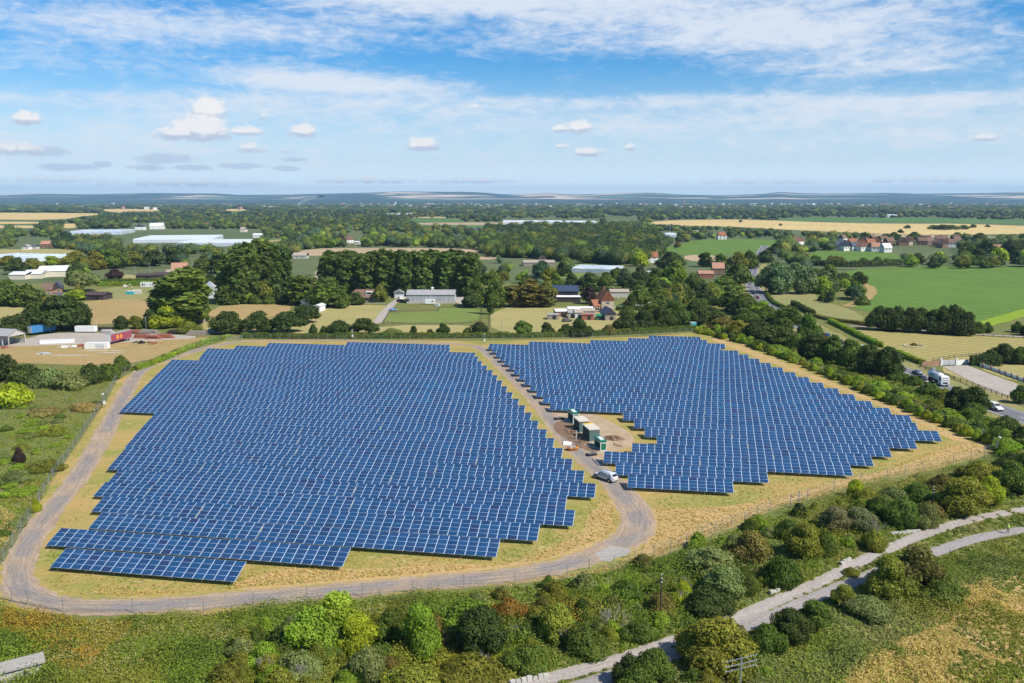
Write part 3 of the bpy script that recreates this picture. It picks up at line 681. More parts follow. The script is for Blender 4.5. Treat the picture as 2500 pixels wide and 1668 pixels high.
def mass_build(name, label):
    """the smaller remaining bushes of the scrub as one mass"""
    src = []
    for v in range(NV):
        me = CR['bush', 'm', v]; n = len(me.vertices); V = np.empty(n * 3, np.float32); me.vertices.foreach_get('co', V); L_ = np.empty(len(me.loops), np.int32); me.loops.foreach_get('vertex_index', L_)
        c = np.empty(len(me.polygons) * 4, np.float32); me.attributes['fcol'].data.foreach_get('color', c); src.append((V.reshape(-1, 3), L_.reshape(-1, 4), c.reshape(-1, 4)[:, :3]))
    Vs, Fs, Cs, o_ = [], [], [], 0
    for i, (x, y, h, w, c) in enumerate(MASS):
        V, Fq, FC = src[i % NV]; a = random.uniform(0, 6.28); ca, sa = math.cos(a), math.sin(a); P = np.stack([x + (V[:, 0] * ca - V[:, 1] * sa) * w, y + (V[:, 0] * sa + V[:, 1] * ca) * w, V[:, 2] * h], 1); Vs.append(P); Fs.append(Fq + o_); Cs.append(FC * np.array(C[c])); o_ += len(V)
    o = obj(name, npmesh(name, np.concatenate(Vs), np.concatenate(Fs), np.concatenate(Cs), mats=[M['leaf']])); o.color = (1, 1, 1, 1); tag(o, label, 'scrub', kind='stuff')
def plant(x, y, h, w, kind, color, label, group=None, name=None, cat=None, tr=True, z=0.0, nocopy=False):
    """one tree or shrub standing at world x, y"""
    dep = y * CP + CH * SP; lod = 'n' if dep < 175 else 'm' if dep < 420 else 'f'
    if kind == 'column' and lod == 'n': lod = 'm'
    me = CR[kind, lod, random.randrange(NV)]; c = jitter(C[color] if isinstance(color, str) else color)
    bush = kind == 'bush' or h < 3.2
    name = name or ('shrub' if bush else {'tall': 'tall_tree', 'column': 'columnar_tree'}.get(kind, 'broadleaf_tree'))
    cat = cat or ('shrub' if bush else 'tree'); rz = random.uniform(0, 6.28); s = (w, w, h)
    if bush or not tr or dep > 700:
        o = obj(name, me, None, (x, y, z)); o.scale = s; o.rotation_euler = (0, 0, rz); o.color = c
        if kind != 'bush' and not bush: o.name = name
    else:
        o = empty(name, (x, y, z), rz); cr = obj('crown', me, o); cr.scale = s; cr.color = c
        tr_ = obj('trunk', TR[random.randrange(3)], o); tr_.scale = (w * .9, w * .9, h)
    tag(o, label, cat, group); NT_[0] += 1; return o
def tree(px, py, hpx, wpx, kind, color, label, group=None, **k):
    p = at(px, py); z_ = zdep(py); return plant(p.x, p.y, hpx * z_ / F * 1.03, wpx * z_ / F * 1.08, kind, color, label, group, **k)
def belt(pts, step, h, w, kind, color, label, group, jx=.25, **k):
    P = resample([at(*p) for p in pts], step)
    for i, p in enumerate(P):
        c = random.choice(color) if isinstance(color, list) else color; kk = random.choice(kind) if isinstance(kind, list) else kind
        s = random.uniform(.78, 1.2); plant(p.x + random.uniform(-1, 1) * step * jx, p.y + random.uniform(-1, 1) * step * jx, h * s, w * random.uniform(.85, 1.2), kk, c, label, group, **k)
def dead(px, py, hpx, wpx, label, group=None, color=None):
    p = at(px, py); z_ = zdep(py); o = obj('bare_shrub', DEAD[random.randrange(3)], None, (p.x, p.y, 0)); s = hpx * z_ / F
    o.scale = (wpx * z_ / F * .8, wpx * z_ / F * .8, s); o.rotation_euler = (0, 0, random.uniform(0, 6)); tag(o, label, 'shrub', group)

# ------------------------------------------------------------------ trees and shrubs, each where the photograph has it
# foreground scrub
FG = [
 (760, 1590, 112, 120, 'round', 'light', 'bright green willow bush, lower left lobe of the big foreground clump'),
 (822, 1560, 118, 118, 'round', 'light', 'tallest bright green willow in the centre left foreground'),
 (875, 1592, 92, 92, 'round', 'lime', 'yellow-green willow on the right side of the big foreground clump'),
 (700, 1592, 66, 100, 'bush', 'mid', 'mid green bush left of the bright foreground willows'),
 (650, 1620, 52, 90, 'bush', 'light', 'low light green bush at the left foot of the willow clump'),
 (1027, 1600, 128, 92, 'round', 'light', 'rounded light green willow standing apart right of the willow clump'),
 (1140, 1530, 62, 130, 'bush', 'light', 'low light green bush just below the track bend'),
 (1178, 1588, 108, 110, 'round', 'dark', 'dark green dome-shaped tree right of the lone light green willow'),
 (955, 1560, 74, 90, 'bush', 'mid', 'mid green bush between the two bright willows'),
 (735, 1650, 60, 110, 'bush', 'greygreen', 'grey-green thorn bush below the bright willow clump'),
 (900, 1655, 76, 90, 'bush', 'greygreen', 'grey olive thorn bush at the bottom edge below the willows'),
 (560, 1672, 50, 110, 'bush', 'olive', 'olive bramble mound at the bottom edge left of centre'),
 (1245, 1510, 48, 80, 'bush', 'orange', 'orange-yellow shrub just below the gravel track'),
 (1310, 1520, 40, 60, 'bush', 'yellow', 'yellow flowering shrub beside the orange shrub'),
 (1362, 1560, 88, 84, 'round', 'yellow', 'thin yellow-green tree with pale stems in the central scrub'),
 (1425, 1505, 44, 56, 'bush', 'mid', 'small green bush behind the grey bare thicket'),
 (1290, 1625, 50, 110, 'bush', 'mid', 'green bramble mound left of the concrete path at the bottom'),
 (1420, 1585, 50, 130, 'bush', 'mid', 'green bramble mound under the grey bare thicket'),
 (1150, 1668, 60, 150, 'bush', 'olive', 'olive bramble bank at the bottom centre'),
 (1010, 1690, 60, 150, 'bush', 'yellow', 'yellow-green bramble bank below the lone willow'),
 (1560, 1560, 46, 90, 'bush', 'mid', 'green bush beside the brown telegraph pole foot'),
 (1610, 1492, 46, 80, 'bush', 'brownolive', 'brownish shrub behind the brown telegraph pole'),
 (1665, 1470, 52, 56, 'bush', 'lime', 'small yellow-green bush right of the telegraph pole'),
 (1732, 1400, 64, 112, 'round', 'greygreen', 'grey-green rounded sallow near the site fence'),
 (1762, 1455, 74, 96, 'round', 'greygreen', 'grey-green sallow in front of the other sallow by the fence'),
 (1725, 1490, 52, 120, 'bush', 'dark', 'dark green thicket at the foot of the two sallows'),
 (1835, 1375, 80, 90, 'round', 'brownolive', 'brownish green hawthorn behind the two sallows'),
 (1815, 1450, 60, 80, 'bush', 'mid', 'green bush between the sallows and the path'),
 (1905, 1425, 66, 100, 'bush', 'mid', 'green thicket beside the middle of the concrete path'),
 (1958, 1358, 80, 80, 'round', 'yellow', 'yellow-olive hawthorn right of the brownish hawthorn'),
 (1920, 1310, 40, 60, 'bush', 'mid', 'small dark green bush by the fence behind the yellow hawthorn'),
 (2010, 1352, 56, 70, 'bush', 'mid', 'green bush between yellow hawthorn and grey bushes'),
 (2040, 1292, 56, 70, 'round', 'grey', 'left one of the two dark grey thorn bushes'),
 (2098, 1294, 56, 70, 'round', 'grey', 'right one of the two dark grey thorn bushes'),
 (2135, 1340, 44, 60, 'bush', 'olive', 'olive bush beside the path below the grey thorns'),
 (2150, 1262, 50, 70, 'bush', 'mid', 'green bush right of the grey thorn bushes'),
 (2089, 1215, 44, 36, 'round', 'lime', 'small bright yellow-green tree by the site fence'),
 (2120, 1232, 34, 66, 'bush', 'olive', 'olive bush beneath the small bright yellow-green tree'),
 (2205, 1282, 64, 90, 'bush', 'mid', 'green thicket left of the right-hand telegraph pole'),
 (2180, 1225, 34, 90, 'bush', 'greygreen', 'grey-green low thicket along the fence'),
 (2240, 1220, 40, 80, 'bush', 'mid', 'green low thicket by the fence near the right pole'),
 (2262, 1285, 56, 70, 'bush', 'greygreen', 'grey-green bush at the foot of the right-hand telegraph pole'),
 (2350, 1250, 84, 116, 'round', 'olive', 'large olive hawthorn right of the telegraph pole'),
 (2300, 1205, 44, 90, 'bush', 'brownolive', 'brownish thicket behind the large olive hawthorn'),
 (2412, 1232, 66, 64, 'round', 'lime', 'yellow-green hawthorn beside the large olive hawthorn'),
 (2470, 1205, 78, 84, 'round', 'mid', 'tall green tree at the right edge above the path fork'),
 (2390, 1170, 44, 90, 'bush', 'olive', 'olive bush below the eastern fence corner'),
 (2468, 1150, 46, 80, 'bush', 'dark', 'dark bush at the right edge near the fence corner'),
 (2525, 1170, 70, 80, 'round', 'mid', 'green tree cut by the right picture edge'),
 (1752, 1622, 112, 165, 'round', 'olive', 'large olive-green bush overhanging the concrete path near the crossarm pole'),
 (1690, 1600, 70, 90, 'round', 'yellow', 'yellowish left flank bush beside the large olive bush'),
 (1560, 1690, 66, 110, 'bush', 'mid', 'green bush by the path at the bottom edge'),
 (1600, 1672, 88, 90, 'round', 'mid', 'green bush left of the large olive path bush'),
 (1535, 1668, 74, 70, 'bush', 'dark', 'dark green bush on the near side of the path at the bottom'),
 (1870, 1590, 66, 90, 'bush', 'mid', 'green thicket below the path right of the large olive bush'),
 (1930, 1560, 70, 90, 'round', 'dark', 'dark green thicket below the middle of the path'),
 (1990, 1535, 68, 96, 'round', 'mid', 'green rounded thicket below the path beside the dark thicket'),
 (2057, 1478, 52, 62, 'round', 'olive', 'small olive bush standing between the two path strips'),
 (2170, 1446, 88, 112, 'round', 'olive', 'left one of the two big bushes shading the path'),
 (2235, 1435, 104, 128, 'round', 'brownolive', 'right one of the two big bushes shading the path'),
 (2120, 1500, 40, 110, 'bush', 'greygreen', 'grey-green bramble under the two big path bushes'),
 (2300, 1460, 44, 110, 'bush', 'mid', 'green bramble right of the two big path bushes'),
 (2078, 1402, 16, 40, 'bush', 'olive', 'tiny olive shrub on the verge between path strips'),
 # left scrub
 (35, 990, 54, 92, 'bush', 'lime', 'bright yellow-green dome bush at the left edge'),
 (48, 1132, 40, 26, 'bush', 'purple', 'small dark red bush in the left scrub'),
 (10, 930, 62, 76, 'round', 'dark', 'dark tree at the left edge above the bright dome bush'),
 (65, 935, 44, 80, 'bush', 'dark', 'first dark bush right of the left-edge tree'),
 (120, 942, 42, 84, 'bush', 'greygreen', 'grey-green bush in the middle of the left scrub belt'),
 (172, 948, 38, 76, 'bush', 'greygreen', 'grey-green bush right of centre in the left scrub belt'),
 (222, 935, 46, 70, 'bush', 'dark', 'dark green bush toward the right end of the left scrub belt'),
 (262, 925, 36, 60, 'bush', 'mid', 'green bush beside the track where it bends'),
 (296, 905, 36, 46, 'bush', 'mid', 'green bush at the right end of the left scrub belt'),
 (110, 1010, 14, 80, 'bush', (.26, .20, .08), 'low brownish scrub patch right of the bright dome bush'),
 (205, 1000, 16, 80, 'bush', (.24, .20, .08), 'low brownish bramble beside the left fence'),
 (135, 1060, 20, 60, 'bush', 'olive', 'low olive bramble in the left rough grass'),
 (115, 1145, 20, 90, 'bush', 'olive', 'low olive mound right of the small dark red bush'),
 (30, 1180, 24, 70, 'bush', 'greygreen', 'low grey-green mound below the small dark red bush'),
 (88, 1250, 34, 22, 'bush', 'lime', 'narrow yellow-green sapling beside the left fence'),
]
for t in FG: tree(*t)
for (a, b, c, d, l) in [(1490, 1552, 84, 112, 'large grey leafless thicket in the central scrub'), (1262, 1560, 44, 60, 'pinkish leafless shrub left of the central scrub'), (640, 1650, 60, 60, 'pale leafless shrub below the willow clump on the left'),
                        (728, 1668, 66, 90, 'pale leafless shrub at the bottom edge under the willows'), (1098, 1540, 50, 60, 'brown leafless shrub between light willow and dark tree'), (870, 1605, 66, 60, 'grey leafless shrub in front of the yellow-green willow'),
                        (2130, 1310, 50, 70, 'grey leafless shrub beside the two grey thorn bushes'), (1380, 1575, 60, 50, 'pale bare stems in front of the thin yellow-green tree'), (1185, 1640, 66, 50, 'pale dead stem under the dark dome tree'), (1660, 1480, 50, 60, 'pale twiggy shrub near the brown pole')]:
    dead(a, b, c, d, l)
# saplings along the eastern fence, each a thing of its own
lab = 'yellow-green young shrub in the planted belt outside the eastern fence'
belt([(1700, 812), (1760, 826), (1830, 843), (1905, 872), (1985, 902), (2060, 935), (2120, 962), (2190, 990), (2270, 1025), (2340, 1052), (2410, 1085), (2470, 1120)], 3.2, 2.5, 3.0, 'bush', ['lime', 'light', 'yellow', 'lime', 'mid'], lab, 'young shrubs outside the eastern fence', jx=.3)
belt([(1720, 805), (1800, 828), (1900, 862), (1990, 893), (2080, 930), (2200, 978), (2300, 1020), (2400, 1062), (2490, 1105)], 6.2, 2.8, 6.0, 'bush', ['light', 'light', 'olive', 'mid'], 'green thicket bush behind the young shrubs of the eastern fence', 'thicket behind the eastern shrub belt', jx=.4)
belt([(2130, 915), (2200, 935), (2280, 975), (2350, 1005), (2450, 1050), (2540, 1090)], 7, 3.0, 6.0, 'bush', ['olive', 'mid', 'mid'], 'dark green bush on the bank between the road and the shrub belt', 'bushes on the road bank', jx=.5)
rb_ = random.Random(31); n_ = 0
while n_ < 165:                                # further bushes of the scrub, each a thing of its own
    px, py = rb_.uniform(-20, 2520), rb_.uniform(1200, 1700)
    if (py < 1520 and px < 1150) or px < 560: continue
    p = at(px, py)
    if inpoly([px], [py - 14], SITE)[0] or inpoly([px], [py], SITE)[0]: continue
    if min((p - q).length for q in P1W + P2W + resample(P1W, 3) + resample(P2W, 3)) < 4.2: continue
    if (px > 1900 and py > 1440) or (px > 2200 and py > 1330): continue
    side = 'above' if py < np.interp(px, [1000, 1300, 1500, 1740, 1900, 2081, 2280, 2500], [1750, 1675, 1616, 1540, 1465, 1380, 1297, 1244]) else 'below'
    if side == 'below' and min((p + Vector((0, 3.5, 0)) - q).length for q in resample(P1W, 3) + resample(P2W, 3)) < 3.2: continue
    h = rb_.uniform(1.0, 2.6); n_ += 1
    if h < 1.9 or n_ > 110: MASS.append((p.x, p.y, h, h * rb_.uniform(1.1, 1.9), rb_.choice(['mid', 'light', 'olive', 'greygreen', 'brownolive']))); continue
    plant(p.x, p.y, h, h * rb_.uniform(1.1, 1.8), 'bush', rb_.choice(['mid', 'mid', 'light', 'olive', 'dark', 'greygreen', 'yellow', 'mid', 'brownolive']), f'bramble bush in the foreground scrub {side} the concrete path', f'bramble bushes {side} the path')
n_ = 0
while n_ < 46:
    px, py = rb_.uniform(-20, 240), rb_.uniform(965, 1320)
    if inpoly([px + 14], [py], SITE)[0]: continue
    p = at(px, py); h = rb_.uniform(.5, 1.3); MASS.append((p.x, p.y, h, h * rb_.uniform(2.2, 4), rb_.choice(['light', 'mid', 'greygreen', 'light', 'olive']))); n_ += 1
mass_build('scrub', 'smaller bramble and thorn bushes filling the rough ground around the site')
# hedge behind the site: one clipped hedge
MID = [
 # right of the array, along the road
 (1985, 876, 58, 76, 'round', 'dark', 'leftmost dark tree of the roadside group'), (2032, 884, 64, 66, 'round', 'mid', 'second dark tree from the left in the roadside group'), (2078, 896, 66, 66, 'round', 'mid', 'third dark tree from the left in the roadside group'),
 (2122, 912, 68, 66, 'round', 'dark', 'fourth dark tree of the roadside group, nearest the road'), (2164, 918, 70, 62, 'round', 'dark', 'rightmost big dark tree of the roadside group, in front of the grey car'), (2010, 860, 40, 70, 'round', 'brownolive', 'brownish tree at the back of the roadside group'),
 (2335, 998, 54, 62, 'round', 'dark', 'dark round tree below the tanker lorry'), (2378, 1004, 58, 66, 'round', 'dark', 'dark round tree left of the white van'), (2455, 1050, 34, 66, 'bush', 'dark', 'dark bush below the white van'), (2495, 1085, 44, 66, 'bush', 'dark', 'dark bush at the right edge below the road'),
 (2430, 1085, 40, 60, 'bush', 'mid', 'green bush by the eastern fence corner'),
 (1921, 812, 62, 80, 'round', 'mid', 'big round green oak beside the road'), (1972, 832, 64, 60, 'round', 'mid', 'green oak right of the big round oak'), (1890, 838, 42, 92, 'round', 'dark', 'low dark tree in front of the big round oak'), (1848, 832, 52, 62, 'round', 'dark', 'dark tree left of the big round oak'),
 (1800, 822, 40, 60, 'round', 'olive', 'olive tree at the corner of the solar site'), (1945, 850, 34, 50, 'bush', 'mid', 'bush under the oaks beside the layby'), (1765, 806, 30, 84, 'round', 'brownolive', 'brownish scrub tree beyond the site corner'),
 (1820, 795, 40, 60, 'round', 'mid', 'green tree beyond the olive corner tree'), (1870, 785, 36, 60, 'round', 'mid', 'green tree left of the road above the oaks'), (1740, 785, 34, 60, 'round', 'dark', 'dark tree above the brownish scrub tree'),
 (1525, 812, 44, 58, 'round', 'dark', 'leftmost dark tree beside the hedge, right of the sheds'), (1572, 808, 50, 60, 'round', 'dark', 'second dark tree beside the hedge, right of the sheds'), (1615, 806, 58, 60, 'round', 'dark', 'tall dark tree beside the hedge with a clear trunk'),
 (1655, 800, 58, 60, 'round', 'mid', 'green tree right of the tall dark hedge tree'), (1695, 795, 56, 62, 'round', 'dark', 'dark tree on the wooded bank'), (1650, 775, 40, 60, 'round', 'mid', 'tree behind the green bank tree'), (1720, 752, 44, 60, 'round', 'dark', 'dark tree below the brick house roof'),
 (1778, 760, 48, 64, 'round', 'mid', 'green tree left of the two dark cars'), (1818, 768, 50, 66, 'round', 'mid', 'green tree below the two dark cars'), (1770, 724, 44, 82, 'broad', 'mid', 'spreading tree in front of the brick house'), (1803, 702, 56, 72, 'round', 'mid', 'round tree right of the brick house'),
 (1855, 772, 36, 60, 'round', 'light', 'pale green tree beside the road bend'), (1700, 770, 40, 60, 'round', 'mid', 'tree in the middle of the wooded bank'), (1745, 745, 34, 50, 'round', 'olive', 'olive tree on the wooded bank'),
 (1760, 652, 30, 44, 'round', 'mid', 'small tree behind the brick house'), (1800, 658, 42, 44, 'round', 'olive', 'olive tree beyond the brick house, left'), (1830, 656, 42, 42, 'round', 'mid', 'tree at the top of the road, left side'), (1868, 642, 30, 48, 'round', 'dark', 'dark tree at the top of the road, right side'),
 (1895, 620, 26, 44, 'round', 'dark', 'dark tree at the corner of the middle green field'), (1925, 612, 20, 40, 'bush', 'mid', 'bush beside the corner of the middle green field'),
 (1870, 714, 62, 54, 'round', 'silver', 'silvery willow nearest the road'), (1905, 718, 66, 54, 'round', 'silver', 'second silvery willow from the road'), (1940, 702, 60, 50, 'round', 'silver', 'silvery willow at the back of the group'), (1968, 718, 62, 56, 'round', 'silver', 'broad silvery willow in the middle of the group'), (2008, 714, 52, 52, 'round', 'silver', 'silvery willow beside the big green field'),
 (1890, 690, 50, 44, 'round', 'silver', 'silvery willow half hidden at the top of the group'), (2035, 712, 36, 44, 'round', 'mid', 'green tree right of the silvery willows'), (2060, 700, 32, 44, 'round', 'mid', 'green tree at the field edge beyond the willows'), (2095, 695, 30, 40, 'round', 'dark', 'dark bush at the curved edge of the big green field'), (2015, 735, 26, 36, 'bush', 'mid', 'isolated bush in the rough meadow'), (2105, 745, 24, 30, 'bush', 'mid', 'small bush by the fenced footpath'),
 (2388, 814, 28, 34, 'round', 'mid', 'small tree at the right end of the dark tree row'), (2410, 812, 24, 26, 'round', 'dark', 'smallest dark tree beyond the dark tree row'), (2484, 812, 26, 28, 'round', 'mid', 'small round tree by the right edge beyond the lawn'), (2510, 820, 30, 40, 'round', 'dark', 'dark tree on the right edge beyond the lawn'),
 (2450, 884, 44, 50, 'round', 'dark', 'dark garden tree behind the white-panelled wall'), (2490, 888, 40, 50, 'round', 'mid', 'green garden tree at the right edge behind the wall'), (2487, 985, 44, 36, 'round', 'mid', 'young tree on the lawn right of the driveway'), (2418, 885, 30, 40, 'round', 'dark', 'dark garden tree near the gate'),
 # behind the hedge, centre
 (1485, 817, 24, 30, 'bush', 'brownolive', 'brown shrub at the hedge below the farm sheds'), (1415, 820, 40, 58, 'round', 'dark', 'largest dark bush on the hedge below the farm sheds'), (1382, 820, 28, 38, 'bush', 'dark', 'dark bush left of the largest hedge bush'), (1335, 820, 32, 36, 'round', 'dark', 'dark hedge bush, second right of the lone hay field tree'),
 (1276, 820, 34, 50, 'broad', 'mid', 'lone small tree with clear stems at the hay field hedge'), (1172, 821, 34, 44, 'round', 'dark', 'dark square-topped tree at the hedge by the brown path'), (1142, 820, 20, 22, 'bush', 'mid', 'small shrub left of the square-topped tree'), (1083, 820, 30, 30, 'round', 'dark', 'dark bush at the hedge below the green paddock'),
 (1050, 820, 16, 24, 'bush', 'dark', 'low dark bush at the hedge, second left of the green paddock bush'), (1010, 820, 24, 20, 'round', 'dark', 'small upright dark bush at the hedge'), (955, 818, 16, 48, 'bush', 'greygreen', 'low grey-green shrub right of the spreading hedge tree'), (893, 818, 40, 62, 'broad', 'dark', 'spreading dark tree at the hedge by the farm track'),
 (828, 818, 34, 56, 'round', 'dark', 'dark round tree at the hedge left of the spreading tree'), (790, 816, 20, 22, 'bush', 'dark', 'small dark bush right of the umbrella tree'), (765, 816, 24, 20, 'bush', 'dark', 'small upright bush near the umbrella tree'), (553, 814, 52, 74, 'round', 'dark', 'leftmost of the three dark round trees beside the gate'),
 (628, 814, 52, 72, 'round', 'dark', 'middle one of the three dark round trees'), (702, 812, 50, 80, 'broad', 'dark', 'right one of the three dark round trees, with an arching crown'), (744, 790, 44, 70, 'broad', 'dark', 'umbrella-shaped dark tree below the white stable'),
 (1197, 768, 68, 22, 'column', 'mid', 'slim columnar cypress at the corner of the green paddock'), (1162, 748, 60, 60, 'round', 'mid', 'green tree right of the grey barn'), (1150, 752, 40, 40, 'round', 'dark', 'dark tree between the barn yard and the cypress'), (1215, 750, 62, 52, 'round', 'mid', 'green tree right of the columnar cypress'),
 (1255, 750, 52, 38, 'tall', 'brownolive', 'brownish poplar, left one of three above the hay field'), (1290, 750, 64, 56, 'tall', 'brownolive', 'brownish poplar, tallest of three above the hay field'), (1330, 750, 50, 42, 'tall', 'brownolive', 'brownish poplar beside the dark blue barn'),
 (1437, 742, 42, 38, 'round', 'purple', 'purple-brown tree beside the brick farmhouse'), (1356, 704, 38, 40, 'round', 'mid', 'green tree behind the dark blue barn, left'), (1396, 702, 34, 40, 'round', 'dark', 'dark tree behind the dark blue barn'), (1438, 704, 38, 42, 'round', 'mid', 'green tree behind the dark blue barn, right'), (1480, 704, 38, 42, 'round', 'mid', 'green tree behind the brick farmhouse'),
 (1535, 708, 32, 40, 'round', 'dark', 'dark tree right of the brick farmhouse'), (1562, 748, 50, 46, 'round', 'mid', 'green round tree right of the farmhouse garden'), (1605, 735, 34, 44, 'broad', 'mid', 'spreading tree beside the small lane'), (1530, 770, 22, 36, 'bush', 'mid', 'garden shrub in front of the farmhouse'), (1545, 782, 22, 30, 'bush', 'mid', 'garden shrub right of the wooden shed'),
 (1376, 674, 32, 38, 'round', 'dark', 'dark round tree left of the long greenhouse'), (1478, 642, 40, 54, 'round', 'mid', 'green round tree above the long greenhouse'), (1512, 640, 34, 18, 'tall', 'yellow', 'narrow yellow tree above the long greenhouse'), (1563, 694, 42, 44, 'round', 'dark', 'dark tree left of the white shed'), (1560, 650, 34, 40, 'round', 'lime', 'yellow-green tree left of the chimneyed white house'),
 (1648, 692, 54, 54, 'round', 'light', 'bright green tree left of the brick house'), (1690, 716, 48, 42, 'round', 'mid', 'green tree in front of the low red-roofed building'), (1658, 730, 36, 64, 'round', 'brownolive', 'brownish hedge tree beside the lane'), (1640, 658, 42, 64, 'round', 'dark', 'dark tree right of the chimneyed white house'), (1722, 652, 34, 32, 'tall', 'mid', 'twin-topped green tree left of the brick house roof'),
 (1620, 760, 40, 60, 'round', 'mid', 'tree on the bank behind the hedge trees'), (1590, 770, 30, 50, 'round', 'mid', 'low tree at the lane entrance'), (1600, 690, 34, 44, 'round', 'mid', 'green tree beside the white shed'), (1520, 690, 34, 44, 'round', 'mid', 'green tree between greenhouse and white shed'), (1655, 606, 16, 16, 'round', 'brownolive', 'small russet tree in front of the middle green field'),
 # bungalow and left
 (867, 744, 30, 44, 'round', 'mid', 'round bush in front of the bungalow'), (928, 738, 44, 34, 'round', 'olive', 'olive tree right of the bungalow'), (800, 750, 70, 86, 'round', 'mid', 'big green tree left of the bungalow'), (760, 740, 66, 40, 'tall', 'greygreen', 'pale-stemmed tree behind the white stable'), (728, 745, 70, 44, 'tall', 'mid', 'tall green tree left of the white stable'), (835, 752, 44, 40, 'round', 'mid', 'smaller tree between big green tree and bungalow'),
 (643, 734, 46, 42, 'round', 'olive', 'olive tree right of the tall poplar clump'), (571, 742, 28, 56, 'bush', 'mid', 'shrub at the foot of the poplar clump'), (620, 742, 22, 36, 'bush', 'mid', 'shrub beside the small paddock gate'), (655, 742, 20, 30, 'bush', 'mid', 'shrub left of the white horse box'), (690, 740, 28, 40, 'bush', 'dark', 'dark shrub right of the white horse box'),
 (445, 792, 132, 118, 'tall', (.115, .165, .03), 'very tall leafy green tree left of centre'), (400, 790, 76, 60, 'tall', 'mid', 'lower left shoulder tree beside the very tall tree'), (485, 786, 80, 50, 'tall', 'mid', 'right shoulder tree beside the very tall tree'), (412, 798, 56, 88, 'round', 'lime', 'bright yellow-green round tree below the very tall tree'), (462, 812, 26, 60, 'bush', 'olive', 'brownish shrub right of the bright yellow-green tree'), (370, 800, 44, 40, 'round', 'dark', 'dark tree left of the bright yellow-green tree'),
 (150, 806, 80, 128, 'broad', 'dark', 'large dark spreading oak behind the blue trailer'), (95, 800, 62, 80, 'round', 'dark', 'dark tree left of the large dark oak'), (45, 815, 46, 96, 'round', 'dark', 'dark bushy tree behind the open-fronted barn'), (190, 800, 60, 60, 'round', 'dark', 'right shoulder of the dark oak clump'), (298, 802, 30, 34, 'round', 'dark', 'left dark bush behind the scrap yard'), (332, 802, 30, 38, 'round', 'olive', 'right olive bush behind the scrap yard'),
 (22, 748, 62, 66, 'round', 'mid', 'green tree at the left edge behind the paddock'), (70, 748, 52, 60, 'round', 'mid', 'green tree left of the brick cottages'), (100, 740, 34, 40, 'round', 'greygreen', 'pale tree in front of the brick cottages'), (200, 712, 50, 84, 'broad', 'greygreen', 'wide grey-green tree above the dark stable'), (185, 733, 24, 50, 'round', 'lime', 'bright yellow-green bush beside the dark stable'), (130, 745, 24, 60, 'bush', 'olive', 'brownish hedge bush below the cottages'),
 (281, 681, 23, 36, 'round', 'purple', 'dark purple copper beech by the long brown sheds'), (185, 660, 46, 62, 'round', 'olive', 'left olive willow of the willow row'), (235, 658, 44, 54, 'round', 'olive', 'second olive willow of the willow row'), (280, 655, 46, 60, 'round', 'mid', 'tallest green willow of the willow row'), (328, 650, 36, 54, 'round', 'olive', 'right-hand olive willow of the willow row'), (375, 650, 38, 60, 'round', 'dark', 'dark tree behind the pink-roofed house'), (430, 645, 40, 50, 'round', 'dark', 'dark tree above the pink-roofed house'),
 (40, 670, 40, 50, 'round', 'dark', 'dark tree at the left beside the white sheds'), (20, 655, 30, 50, 'round', 'olive', 'olive tree at the left edge by the glasshouse'), (80, 655, 24, 50, 'bush', 'olive', 'olive hedge bush in front of the glasshouse'), (130, 650, 24, 40, 'round', 'lime', 'yellow-green bush in front of the glasshouse'), (160, 600, 34, 40, 'round', 'blue', 'blue-green tree left of the glasshouses'), (1540, 752, 30, 30, 'bush', 'dark', 'dark clipped bush by the farmhouse lawn'),
 (480, 700, 40, 60, 'round', 'mid', 'green tree above the white polytunnel'), (515, 715, 44, 40, 'round', 'dark', 'dark tree beside the white polytunnel'), (462, 676, 26, 50, 'round', 'brownolive', 'brownish tree right of the pink-roofed house'), (500, 668, 44, 44, 'round', 'mid', 'green tree beyond the polytunnel'),
]
for t in MID: tree(*t)
# tall poplar clump left of centre, nine trees
for i, (x, y, h, w) in enumerate([(556, 738, 112, 46), (585, 742, 128, 48), (612, 738, 138, 46), (640, 732, 134, 46), (668, 728, 128, 46), (694, 722, 116, 42), (575, 715, 110, 44), (630, 708, 116, 46), (680, 704, 104, 42)]):
    tree(x, y, h, w, 'tall', 'poplar', 'tall dark poplar in the clump left of centre', 'poplars of the left clump', jx=0) if False else tree(x, y, h, w, 'tall', 'poplar', 'tall dark poplar in the clump left of centre', 'poplars of the left clump')
for (x, y, h, w, c) in [(600, 662, 66, 44, 'light'), (640, 655, 70, 44, 'light'), (570, 665, 50, 40, 'mid'), (540, 668, 48, 44, 'mid')]: tree(x, y, h, w, 'tall', c, 'lighter green tree behind the left poplar clump', 'lighter trees behind the left poplars')
# the long poplar wood behind the grey barn
for r_, (y, x0, x1, h) in enumerate([(722, 812, 1160, 100), (712, 800, 1166, 92), (702, 806, 1160, 84), (694, 815, 1150, 74)]):
    x = x0
    while x < x1:
        tree(x + random.uniform(-4, 4), y + random.uniform(-2, 2), h * random.uniform(.88, 1.08), random.uniform(36, 48), 'tall', 'poplar', 'dark poplar in the long wood behind the grey barn', 'poplars of the long wood'); x += 25
belt([(2215, 652), (2290, 656), (2380, 654), (2520, 650)], 14, 9, 13, ['round', 'broad'], ['mid', 'dark', 'light', 'olive'], 'hedgerow tree along the far edge of the big green field', 'trees along the far edge of the crop field', jx=.3)
belt([(2225, 644), (2300, 646), (2400, 640), (2520, 636)], 15, 11, 14, 'round', ['dark', 'mid', 'lime', 'dark'], 'tree in the belt between the village and the big green field', 'trees between village and crop field', jx=.5)
belt([(2350, 628), (2420, 628), (2540, 622)], 16, 14, 17, 'round', ['dark', 'dark', 'mid'], 'large dark tree at the right end of the village', 'dark trees at the right end of the village', jx=.5)
